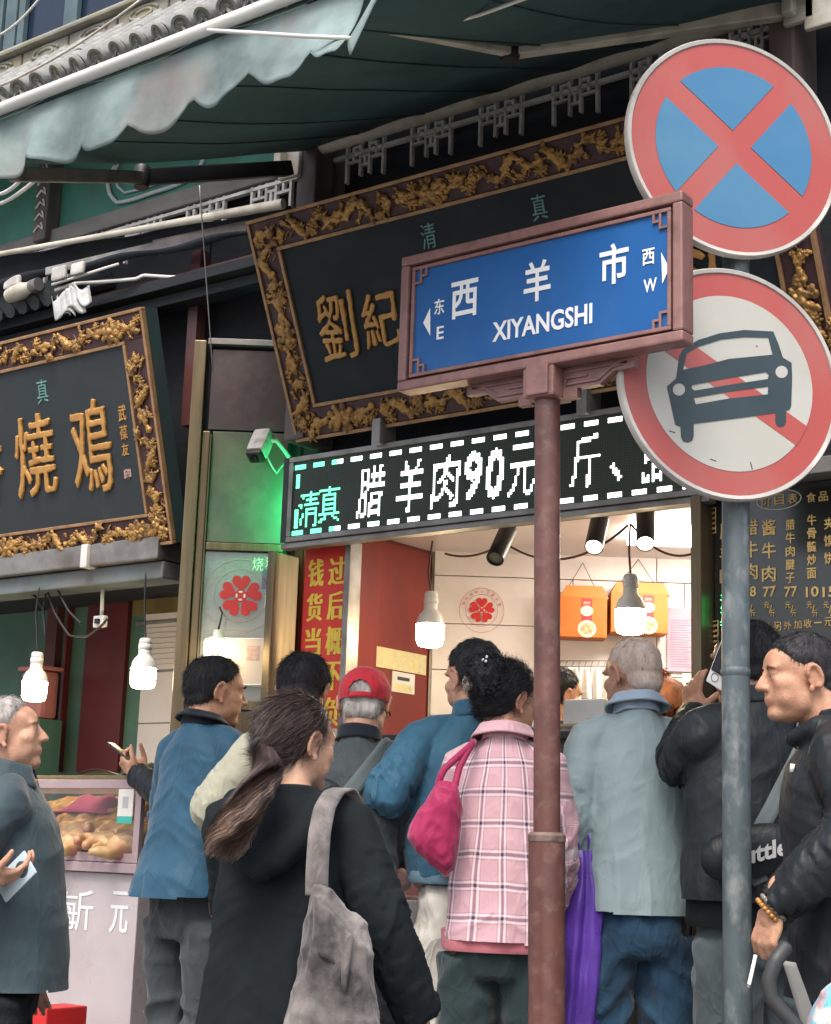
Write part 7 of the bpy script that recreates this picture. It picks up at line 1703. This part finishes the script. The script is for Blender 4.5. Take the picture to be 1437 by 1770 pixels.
def curls(n, cfun, rad, length, seed, wdt=.0022, turns=2.2):
    rg_ = np.random.default_rng(seed); V = []; F = []; b = 0
    for i in range(n):
        c0, nrm = cfun(rg_); t = np.linspace(0, 1, 14); ax_ = nrm + rg_.normal(size=3) * .6; ax_ /= np.linalg.norm(ax_); u_ = np.cross(ax_, rg_.normal(size=3)); u_ /= np.linalg.norm(u_); v_ = np.cross(ax_, u_)
        r_ = rad * rg_.uniform(.5, 1.2); L_ = length * rg_.uniform(.5, 1.2); ph_ = rg_.uniform(0, 6); an = turns * 2 * PI * t + ph_
        pts = c0 + np.outer(t * L_, ax_) + r_ * (np.outer(np.cos(an), u_) + np.outer(np.sin(an), v_)) * (1 - .3 * t)[:, None]
        sd = ax_ * wdt / 2
        for q in range(14): V.append(pts[q] - sd); V.append(pts[q] + sd)
        for q in range(13): F.append((b + 2 * q, b + 2 * q + 1, b + 2 * q + 3, b + 2 * q + 2))
        b += 28
    return np.array(V), F
me = hair_cap(style='back', thick=.014, hl=HL_WOMAN, n=9000, seed=15, length=.045, lift=.04, width=.0014, puff=(.004, .006, .004))
sv, sf = get_co(me), [tuple(q.vertices) for q in me.polygons]
bun = blob([ell((0, -.105, .075), (.062, .055, .058)), ell((.03, -.12, .05), (.04, .04, .04)), ell((-.03, -.115, .095), (.04, .035, .035))], .006, 2); bc = get_co(bun); set_co(bun, bc + get_no(bun) * (perlin(bc * 45, 3) * .008)[:, None])
bv, bf = get_co(bun), [tuple(q.vertices) for q in bun.polygons]
def onbun(rg_):
    i = rg_.integers(0, len(bv)); q = bv[i]; nn = q - np.array([0, -.105, .075]); return q, nn / np.linalg.norm(nn)
def onhead(rg_):
    i = rg_.integers(0, len(sv) // 3); q = sv[i]; nn = q - np.array([0, -.012, .035]); return q, nn / np.linalg.norm(nn)
c1 = curls(900, onbun, .009, .034, 3, .0015, 1.5); c2 = curls(260, onhead, .006, .03, 4, .0013, 1.1)
p.head_child('hair', join_me('hair', [(sv, sf), (bv, bf), c1, c2]), HAIR_BLACK)
sc_ = blob([ell((-.055, -.125, .045), (.022, .018, .026)), ell((-.03, -.135, .035), (.02, .015, .02)), ell((-.06, -.118, .025), (.016, .015, .018))], .004, 2); p.head_child('scrunchie', sc_, mk('cream_scrunchie', (.62, .52, .42), (.5, .4, .32), 40, .8))
for (x, y, z) in ((.035, -.145, .105), (.045, -.14, .115), (.048, -.143, .1)):
    me = blob([ell((x, y - .006, z), (.0055, .004, .0055))], .002, 0); p.head_child('hair_pin', me, M_SIGNW)
# magenta bag on her left shoulder
LW = Matrix.Translation(p.root.location) @ Matrix.Rotation(p.root.rotation_euler.z, 4, 'Z')
bgp = empty('shoulder_bag', atd(750, 1510, 4.75), label='magenta nylon bag hanging from the plaid woman left shoulder', cat='bag')
me = sack([(757, 1346), (790, 1352), (797, 1400), (794, 1450), (784, 1500), (770, 1514), (745, 1492), (718, 1466), (703, 1448), (712, 1425), (734, 1388)], 4.66, .10, 6, .007)
o = link_mesh('pouch', me, C_PINKBAG, bgp, True); o.location = -Vector(bgp.location)
shp = p.world(p.arm[1][0] + Vector((.045, -.015, .062)) * p.k)
for k, (e0, e1) in enumerate((((757, 1352), (768, 1330)), ((787, 1352), (795, 1325)))):
    pts = smoothpath([atd(e0[0], e0[1] + 6, 4.66), atd(*e1, 4.66 + .02 * k), shp.lerp(atd(802, 1290, 4.72), .35) - FH * .07, shp + Vector((0, 0, .012)), shp + FH * .10 - Vector((0, 0, .06)), atd(e0[0] + 12, e0[1], 4.86)], 7)
    mbs_ = MB(); mbs_.tube(pts, .0105, 8); o = mbs_.build('handle', C_PINKBAG, bgp, True); o.location = -Vector(bgp.location)

# ---- stall worker behind the brown pole
p = Person('person', 'stall worker in a black shirt behind the counter, mostly hidden by the brown pole', 968, 1158, 6.65, 0.30, 60, head=(0, -6, 0), skin=SKIN_B, vox=.006, armR=((.24, .08, 1.14), (.12, .30, 1.02)), armL=((-.22, .06, 1.14), (-.1, .3, 1.02)))
p.top(C_BLACKJ, amp=.007, seed=81, sl_end=0.02, sleeve=(.066, .064, .062, .062, .062), name='shirt'); p.trousers(C_BLKTR); p.hair(HAIR_BLACK, seed=6)

# ---- elderly man in pale blue
p = Person('person', 'balding grey haired man in a pale blue jacket and jeans at the counter', 1093, 1105, 5.1, GP, -6, head=(-24, -9, 0), lean=2, skin=SKIN_C, vox=.0055, wide=.85,
           armL=((-.205, -.02, 1.16), (-.19, .10, .965)), armR=((.25, .03, 1.15), (.2, .2, 1.0)))
p.top(C_LBLUE, rings=[(.885, .192, .145, 0), (.93, .195, .146, 0), (1.0, .193, .142, 0), (1.10, .190, .136, 0), (1.24, .192, .132, 0), (1.33, .188, .122, -.005), (1.385, .168, .108, -.01), (1.43, .120, .088, -.02), (1.475, .074, .072, -.028), (1.495, .064, .066, -.03)], amp=.008, seed=91, sleeve=(.068, .066, .064, .058, .05), drape=.006, vert=1.3, elbow=1.2)
p.collar(C_STRIPE, r0=.073, r1=.068, h=.048, fold=.03, z=1.478); p.trousers(C_JEANS, seed=33, w=1.02, amp=.016); p.hair(HAIR_THIN, thick=.001, seed=14, length=.009, hl=([-.13, -.075, -.05, -.03, -.012, .012, .03, .06, .1], [-.066, -.062, -.05, -.02, .02, .02, .05, .09, .12]), n=6500)
# purple carrier bag from his left hand
cw = p.world(p.arm[1][2] + Vector((-.01, .05, -.07)) * p.k); pbg = empty('carrier_bag', atd(1005, 1770, 4.95), label='purple plastic carrier bag hanging beside the blue jeans', cat='bag')
topc = atd(1008, 1470, 5.0)
def pbag(u, v):
    a = 2 * PI * u; w = .042 + .028 * min(1, v / .3) ** 0.8 + .012 * math.sin(PI * v) + .010 * mnoise.noise(Vector((3 * math.cos(a), 3 * math.sin(a), v * 7))); c = topc + Vector((0, 0, -.62 * v)) - RH * (.012 + .01 * v)
    fold = 1 + .16 * math.sin(a * 7 + 3 * v) * (1 - .3 * v) + .08 * math.sin(a * 13 + 9 * v)
    return c + RH * (w * fold * math.cos(a)) + FH * (w * .8 * fold * math.sin(a))
o = MB().grid(pbag, 60, 50).build('film', M_PURPLE, pbg, True); o.location = -Vector(pbg.location)
for s_ in (-1, 1):
    o = MB().tube(smoothpath([topc + RH * (.024 * s_) + Vector((0, 0, -.03)), topc + RH * (.018 * s_) + Vector((0, 0, .05)), cw], 6), [.014] * 2 + [.010] * 11, 8).build('handle', M_PURPLE, pbg, True); o.location = -Vector(pbg.location)

# ---- person with curly auburn hair inside
p = Person('person', 'person with curly auburn hair, only the hair showing over the pale blue shoulder', 1150, 1178, 6.35, 0.30, 25, skin=SKIN_A, vox=.007)
p.top(C_CHAR, amp=.006, seed=15); p.trousers(C_BLKTR)
me = hair_cap(thick=.022, hl=HL_WOMAN, n=800, seed=25, puff=(.006, .004, .0)); sv, sf = get_co(me), [tuple(q.vertices) for q in me.polygons]
c2 = curls(1700, onhead, .013, .034, 9, .006, 1.6); p.head_child('hair', join_me('hair', [(sv, sf), c2]), HAIR_AUBURN)

# ---- man taking a picture behind the grey pole
p = Person('person', 'man in a charcoal jacket behind the grey pole, left arm raised with a phone', 1292, 1078, 4.75, GP, -24, head=(-14, -2, 0), lean=2, skin=SKIN_B, vox=.005, wide=1.0,
           armL=((-.165, .13, 1.315), (.005, .31, 1.475)), handL=dict(d=(.18, .30, .95), n=(.75, .25, -.1), curls=(.22, .3, .4, .45), thumb=(.55, .55, .6)), armR=((.24, .08, 1.16), (.12, .28, 1.25)))
p.top(C_CHAR, rings=[(.935, .215, .165, -.01), (1.0, .210, .158, 0), (1.10, .203, .145, 0), (1.22, .2, .135, 0), (1.30, .197, .128, 0), (1.345, .19, .12, -.005), (1.395, .168, .106, -.01), (1.435, .118, .086, -.02), (1.475, .074, .072, -.028), (1.495, .064, .066, -.03)], amp=.011, seed=101, sleeve=(.068, .068, .066, .058, .048), elbow=1.3)
p.collar(C_CHAR, r0=.078, r1=.072, h=.05); p.trousers(C_GREYTR, seed=37, w=1.05, amp=.015); p.hair(HAIR_BLACK, seed=16, thick=.009)
us = loft_vf([(z * p.k, a * p.k, b * p.k, 0) for z, a, b in ((.865, .196, .146), (.88, .20, .15), (.96, .2, .15))], 36); MB().add(*us).build('under_shirt', C_BLKTR, p.root, 40)
ph3 = empty('mobile_phone', atd(1251, 1155, 4.44), label='white and black phone held up beside the grey pole', cat='phone')
ax_ = (atd(1262, 1128, 4.42) - atd(1240, 1185, 4.47)).normalized(); nn = (-FH * .75 - RH * .65); nn = (nn - ax_ * nn.dot(ax_)).normalized(); M3 = frame_mat((0, 0, 0), ax_.cross(nn), ax_, nn)
MB().box((-.036, -.06, -.005), (.036, .075, .005), M3, .004).build('shell', M_SIGNW, ph3, 40); MB().box((-.031, -.02, .0052), (.031, .07, .0066), M3, .003).build('glass_back', mk('phone_glass', (.02, .022, .025), rough=.1), ph3)
MB().tube([M3 @ Vector((.012 * math.cos(t) - .012, .012 * math.sin(t) - .036, .0056)) for t in np.linspace(0, 2 * PI, 20, endpoint=False)], .0012, 5, closed=True).build('ring_print', M_GALV, ph3)
# sling bag with lettering
TW = Matrix.Translation(p.root.location) @ Matrix.Rotation(p.root.rotation_euler.z, 4, 'Z')
bc0 = atd(1300, 1472, 4.50); sb2 = empty('sling_bag', bc0, label='black sling bag with pale slanted lettering behind the grey pole', cat='bag')
nB = -FH; rr_ = Matrix.Rotation(R(15), 4, nB); xB = (rr_ @ RH); yB = nB.cross(xB)
MBg = frame_mat((0, 0, 0), xB, yB, nB)
P = [(np.array([tuple(MBg @ Vector(q)) for q in ell((0, 0, 0), (.135, .075, .04))[0]]), ell((0, 0, 0), (1, 1, 1))[1]), (np.array([tuple(MBg @ Vector(q)) for q in ell((-.06, .0, 0), (.09, .07, .045))[0]]), ell((0, 0, 0), (1, 1, 1))[1]), (np.array([tuple(MBg @ Vector(q)) for q in ell((.04, .0, 0), (.09, .07, .045))[0]]), ell((0, 0, 0), (1, 1, 1))[1])]
me = blob(P, .007, 4); link_mesh('pouch', me, C_BLACKJ, sb2, True)
tb = MB(); text(tb, 'uttle', MBg @ Matrix.Translation((.028, -.005, .045)), w=.125, h=.048, ext=.0016, bold=.03, shear=.25); tb.build('lettering', mk('grey_white_print', (.42, .43, .44), rough=.6), sb2)
tb = MB()
for (a, b) in (((-.092, -.05), (-.075, .03)), ((-.092, -.05), (-.066, -.052)), ((-.075, .03), (-.06, .03))): tb.bar(MBg @ Vector((*a, .049)), MBg @ Vector((*b, .049)), .004, .001, up=nB)
tb.build('printed_mark', M_SIGNW, sb2)
k_ = p.k
o = p.strap('strap', [p.up(Vector(q) * k_) for q in ((.12, .08, 1.43), (.12, -.06, 1.458), (.05, -.15, 1.34), (-.05, -.172, 1.2), (-.14, -.165, 1.06), (-.12, -.19, .985))], .045, C_STRAP, .004); o.parent = None; o.data.transform(TW); o.parent = sb2; o.location = -Vector(sb2.location)
o = p.strap('strap', [p.up(Vector(q) * k_) for q in ((-.16, -.165, 1.04), (-.02, -.20, 1.075), (.12, -.185, 1.085), (.2, -.05, 1.10), (.19, .08, 1.12))], .05, C_STRAP, .004); o.parent = None; o.data.transform(TW); o.parent = sb2; o.location = -Vector(sb2.location)

# ---- man in black at the right edge
p = Person('person', 'crop haired man in a black hooded jacket at the right edge, cigarette in hand', 1386, 1096, 3.97, GP, -80, head=(-14, -3, 0), lean=5, skin=SKIN_B, hero=True, vox=.0042, fat=.004, hs=.97, headtilt_y=.03,
           armL=((-.25, -.01, 1.21), (-.235, .185, 1.025)), handL=dict(d=(.0, .28, -1), n=(.55, -.55, -.1), curls=(.72, .78, .84, .9), k=1.05, spread=.004, thumb=(.35, .9, .35)), armR=((.24, -.03, 1.14), (.2, -.02, .9)))
hd = [limb([Vector((s_ * x, y, z)) * p.k for x, y, z in ((.055, .075, 1.455), (.085, .02, 1.475), (.085, -.05, 1.465), (.05, -.105, 1.43), (.0, -.125, 1.41))], [.022 * p.k, .030 * p.k, .036 * p.k, .045 * p.k, .05 * p.k], 12) for s_ in (1, -1)]
hd = [(p.upv(v), f) for v, f in hd]
p.top(C_BLACKJ, hem=.80, amp=.010, seed=111, sleeve=(.072, .070, .069, .066, .046), elbow=1.3, extra=hd, smooth=4)
p.collar(C_NAVYSH, r0=.072, r1=.066, h=.04, z=1.482, gap=1.0); p.trousers(C_BLKTR, seed=43)
p.hair(HAIR_BLACK, thick=.006, seed=17, length=.012, n=14000, lift=.3, hl=([-.13, -.07, -.045, -.028, -.016, .012, .03, .05, .075, .1], [-.060, -.055, -.03, .0, .036, .028, .038, .052, .062, .068]))
dz_ = MB(); dz_.tube([Vector(q) * p.k for q in ((-.10, .128, 1.375), (-.098, .13, 1.355))], .006, 6); dz_.build('drawstring_tip', M_SIGNW, p.coat, True)
wr = p.arm[1][2]; dr_ = (p.arm[1][2] - p.arm[1][1]).normalized(); ax1 = dr_.cross(Vector((0, 0, 1))).normalized(); ax2 = dr_.cross(ax1)
for off, m_, lab in ((.002, mk('dark_bead', (.02, .025, .02), (.25, .24, .2), 90, .2), 'dark bead bracelet on the wrist of the man in black'), (.017, mk('amber_bead', (.42, .20, .05), (.30, .14, .03), 50, .25), 'amber bead bracelet below the dark one')):
    b_ = empty('bead_bracelet', p.world(wr), label=lab, cat='bracelet', group='bead bracelets'); c0 = wr + dr_ * off
    for q in range(20):
        t = 2 * PI * q / 20; me_ = MB().add(*ell((0, 0, 0), (.0062,) * 3, n=10, m=7)); o = me_.build('bead', m_, b_, True); o.location = p.world(c0 + (ax1 * math.cos(t) + ax2 * math.sin(t)) * .035) - Vector(b_.location)
cg = p.world(wr + Vector((.005, .045, -.135)) * p.k); cig = empty('cigarette', cg, label='white cigarette between the fingers of the man in black', cat='cigarette')
o = MB().tube([(0, 0, .02), Vector(-RH * .018) + Vector((0, 0, -.045)) - FH * .01], .0045, 10).build('paper', M_SIGNW, cig, 40); o2 = MB().tube([Vector(-RH * .018) + Vector((0, 0, -.0455)) - FH * .01, Vector(-RH * .020) + Vector((0, 0, -.052)) - FH * .011], .0043, 10).build('ash', M_GALV, cig, 40)

# ---- woman in front with the ponytail
p = Person('person', 'woman in a black hoodie with a long brown ponytail, seen from behind in front', 516, 1207, 3.67, 0.0, 16, head=(30, -4, 0), lean=2, skin=SKIN_A, vox=.0045, wide=.93, hero=True,
           armR=((.265, -.035, 1.18), (.335, .07, .945)), handR=dict(d=(.1, .5, -.8), n=(-.8, .1, -.3), curl=.6), armL=((-.165, .13, 1.17), (-.08, .28, 1.10)))
hd = [limb([Vector((s_ * x, y, z)) * p.k for x, y, z in ((.06, .075, 1.455), (.105, .02, 1.475), (.125, -.06, 1.45), (.10, -.135, 1.385), (.035, -.185, 1.315), (0, -.195, 1.295))], [.022 * p.k, .030 * p.k, .036 * p.k, .042 * p.k, .04 * p.k, .04 * p.k], 12) for s_ in (1, -1)]
hd.append(ell(tuple(Vector((0, -.115, 1.385)) * p.k), (.085 * p.k, .06 * p.k, .075 * p.k)))
hd = [(p.upv(v), f) for v, f in hd]
p.top(C_BLACKK, rings=[(.62, .215, .18, -.02), (.75, .21, .178, -.02), (.9, .203, .17, -.015), (1.05, .195, .158, -.01), (1.2, .188, .145, -.005), (1.3, .186, .135, 0), (1.36, .186, .124, -.005), (1.4, .166, .108, -.01), (1.435, .122, .09, -.02), (1.475, .076, .074, -.028), (1.495, .066, .068, -.03)], amp=.010, seed=121, sleeve=(.072, .070, .070, .068, .058), extra=hd, name='hoodie', vert=1.3, elbow=.8, smooth=5)
p.trousers(C_BLKTR, seed=47)
me = hair_cap(style='back', thick=.010, hl=HL_WOMAN, n=14000, length=.06, seed=18, lift=.02, width=.0012); sv, sf = get_co(me), [tuple(q.vertices) for q in me.polygons]
p.head_child('hair', me, HAIR_BROWN)
tie_l = p.HM @ Vector((0, -.112, -.018))
tie = p.world(tie_l)
mbt = MB(); dt = (atd(470, 1330, 3.47) - tie).normalized(); xt = dt.cross(UP).normalized(); yt_ = dt.cross(xt)
mbt.tube([p.local(tie + (xt * math.cos(t) + yt_ * math.sin(t)) * .021) for t in np.linspace(0, 2 * PI, 20, endpoint=False)], .009, 8, closed=True); mbt.build('hair_tie', M_BLACK, p.root, True)
path = [tie - dt * .03] + [tie + dt * .015] + [atd(*q) for q in ((464, 1335, 3.44), (440, 1372, 3.41), (416, 1410, 3.40), (396, 1445, 3.40), (380, 1478, 3.41))]
pts_ = smoothpath(path, 6); N = len(pts_); rads = interp_r([.010, .015, .030, .046, .052, .046, .026], N)
rg_ = np.random.default_rng(5); V = []; F = []; b = 0; PT = np.array([tuple(q) for q in pts_])
for i in range(3600):
    a = rg_.uniform(0, 2 * PI); r0 = math.sqrt(rg_.uniform(0.1, 1)); ln = rg_.uniform(.6, 1.04); ph_ = rg_.uniform(0, 6); wv = rg_.uniform(.003, .014); wd = rg_.uniform(.0008, .0017); ss_ = np.linspace(0, ln, 15) * (N - 1)
    for q, s0 in enumerate(ss_):
        j = min(int(s0), N - 2); c = PT[j] * (1 - s0 + j) + PT[j + 1] * (s0 - j); d = PT[j + 1] - PT[j]; d /= np.linalg.norm(d); x = np.cross(d, (0, 0, 1)); x /= np.linalg.norm(x); y = np.cross(d, x); rr0 = np.interp(s0, range(N), rads) * r0
        c = c + (x * math.cos(a + .02 * q) * 1.15 + y * math.sin(a + .02 * q) * .75) * rr0 + x * wv * math.sin(q * .75 + ph_) * (q / 14) + y * wv * math.cos(q * .6 + ph_) * (q / 14)
        sd = (x * math.sin(a) + y * math.cos(a)) * wd / 2 * (1 - .5 * q / 14); V.append(c - sd); V.append(c + sd)
    for q in range(14): F.append((b + 2 * q, b + 2 * q + 1, b + 2 * q + 3, b + 2 * q + 2))
    b += 30
V = np.array([tuple(p.local(q)) for q in V]); me = mesh_np('ponytail', V, F); me.materials.append(HAIR_BROWN); me.materials.append(HAIR_TIP)
mi = np.array([1 if (i % 14) > 8 and ((i // 14) % 3) else 0 for i in range(len(F))]); me.polygons.foreach_set('material_index', mi); link_mesh('ponytail', me, None, p.root, True)
# washed canvas bag on her right shoulder
DPB = 3.40
cb = empty('canvas_bag', atd(580, 1765, DPB), label='washed grey canvas shoulder bag on the woman in the black hoodie', cat='bag')
me = sack([(538, 1532), (556, 1530), (590, 1560), (622, 1590), (640, 1640), (645, 1700), (662, 1780), (668, 1900), (480, 1900), (492, 1790), (506, 1710), (518, 1640), (530, 1580)], DPB + .02, .11, 16, .010, 1.6, .0065, 6)
o = link_mesh('pouch', me, C_CANVAS, cb, True); o.location = -Vector(cb.location)
stp = [atd(548, 1548, 3.40), atd(549, 1500, 3.41), atd(553, 1440, 3.43), atd(562, 1395, 3.47), atd(578, 1368, 3.53), atd(596, 1362, 3.60), atd(606, 1378, 3.68), atd(600, 1420, 3.76)]
stp = smoothpath(stp, 6)
def stf(u, v):
    t = v * (len(stp) - 1); i = min(int(t), len(stp) - 2); q = stp[i].lerp(stp[i + 1], t - i); return q + (RH * .92 + FH * .3) * ((u - .5) * .050)
o = MB().grid(stf, 4, 80, .005).build('strap', C_CANVAS, cb, True); o.location = -Vector(cb.location)
def flp(u, v):
    a = atd(546, 1548, 3.385).lerp(atd(612, 1618, 3.37), u); return a + Vector((0, 0, -.11 * v)) + RH * (.02 * v * math.sin(u * 4)) - FH * (.012 * math.sin(u * 9) + .012)
o = MB().grid(flp, 16, 10, .004).build('top_edge', C_CANVAS, cb, True); o.location = -Vector(cb.location)
# clear plastic bag in her right hand
hb = p.world(p.arm[0][2] + Vector((.02, .06, -.10)) * p.k); pb2 = empty('plastic_bag', hb, label='thin pink and white plastic bag at the hand of the woman in the hoodie', cat='bag')
def pbf(u, v):
    a = 2 * PI * u; w = .02 + .07 * v; return Vector((w * math.cos(a) * (1 + .15 * math.sin(6 * a)), w * .7 * math.sin(a) * (1 + .15 * math.cos(5 * a)), .02 - .22 * v)) + RH * (.05 + .03 * v)
MB().grid(pbf, 40, 16).build('film', mk('pink_white_film', (.62, .60, .62), (.55, .2, .3), 14, .3, alpha=.75), pb2, True)

# ================================================================== pushcart handle at the lower right and a floral bag
pc_ = empty('push_trolley', (atd(1395, 1770, 3.75).x, atd(1395, 1770, 3.75).y, 0.12), label='folded push trolley with a black curved handle at the lower right', cat='trolley')
def tp(mb, nm, m, sm=True):
    o = mb.build(nm, m, pc_, sm); o.location = -Vector(pc_.location); return o
hpts = smoothpath([atd(1362, 1634, 3.60), atd(1342, 1660, 3.58), atd(1330, 1695, 3.58), atd(1334, 1725, 3.58), atd(1352, 1748, 3.58), atd(1385, 1785, 3.58)], 7)
tp(MB().tube(hpts, [.011] + [.0165] * (len(hpts) - 2) + [.0165], 12), 'handle_grip', mk('grip_rubber', (.035, .037, .04), (.028, .03, .032), 10, .55))
bx0 = atd(1385, 1785, 3.58); gz0 = Vector((pc_.location.x, pc_.location.y, .2))
tp(MB().tube([bx0, bx0 + Vector((.05, .05, -.3)), gz0 + Vector((.1, .05, 0))], .014, 10), 'frame_tube', M_BLACK)
sA, sB = atd(1352, 1660, 3.66), atd(1392, 1790, 3.66)
tp(MB().grid(lambda u, v: sA.lerp(sB, v) + RH * (u * (.03 + .01 * v)) - Vector((0, 0, .004 * u)), 3, 12, .004), 'side_panel', mk('grey_webbing_panel', (.22, .22, .21), rough=.8))
for s_ in (-1, 1):
    tp(MB().lathe([(0, -.015), (.045, -.015), (.055, -.01), (.055, .01), (.045, .015), (0, .015)], 22, frame_mat(gz0 + Vector((.1 + .14 * s_, .05, -.025)), (0, 1, 0), (0, 0, 1), (1, 0, 0))), 'wheel', M_BLACK, 40)
tp(MB().tube([gz0 + Vector((-.05, .05, -.02)), gz0 + Vector((.25, .05, -.02))], .01, 8), 'axle', M_GALV)
fb_c = atd(1468, 1772, 3.55); fbg = empty('floral_bag', (fb_c.x, fb_c.y, fb_c.z - .1), label='blue bag with red and white flowers cut by the lower right corner', cat='bag')
P = [ell((0, 0, .08), (.09, .07, .10)), ell((.02, 0, .0), (.10, .08, .10)), ell((0, 0, .14), (.06, .05, .06))]
me = blob(P, .008, 4); co = get_co(me); set_co(me, co + get_no(me) * ((ridge(co * 9, 3) - .3) * .008)[:, None])
M_FLORAL = mk('floral_print', (.10, .42, .55), (.65, .62, .55), 16, .7, dirt=(.6, .08, .05), dirt_amt=.95, dscale=13, contrast=(.48, .56)); link_mesh('pouch', me, M_FLORAL, fbg, True)
MB().tube([(-.04, 0, .17), (-.03, 0, .26), (.03, 0, .26), (.04, 0, .17)], .008, 8).build('handle', M_BLACK, fbg, True)
o = MB().box((fb_c.x - .12, fb_c.y - .1, .12), (fb_c.x + .14, fb_c.y + .1, fb_c.z - .19), None, .02).build('trolley_bag', C_BLACKJ); tag(o, 'black trolley bag standing under the floral bag at the right edge', 'bag')
bpy.data.objects.remove(_fo); bpy.data.curves.remove(_fc)
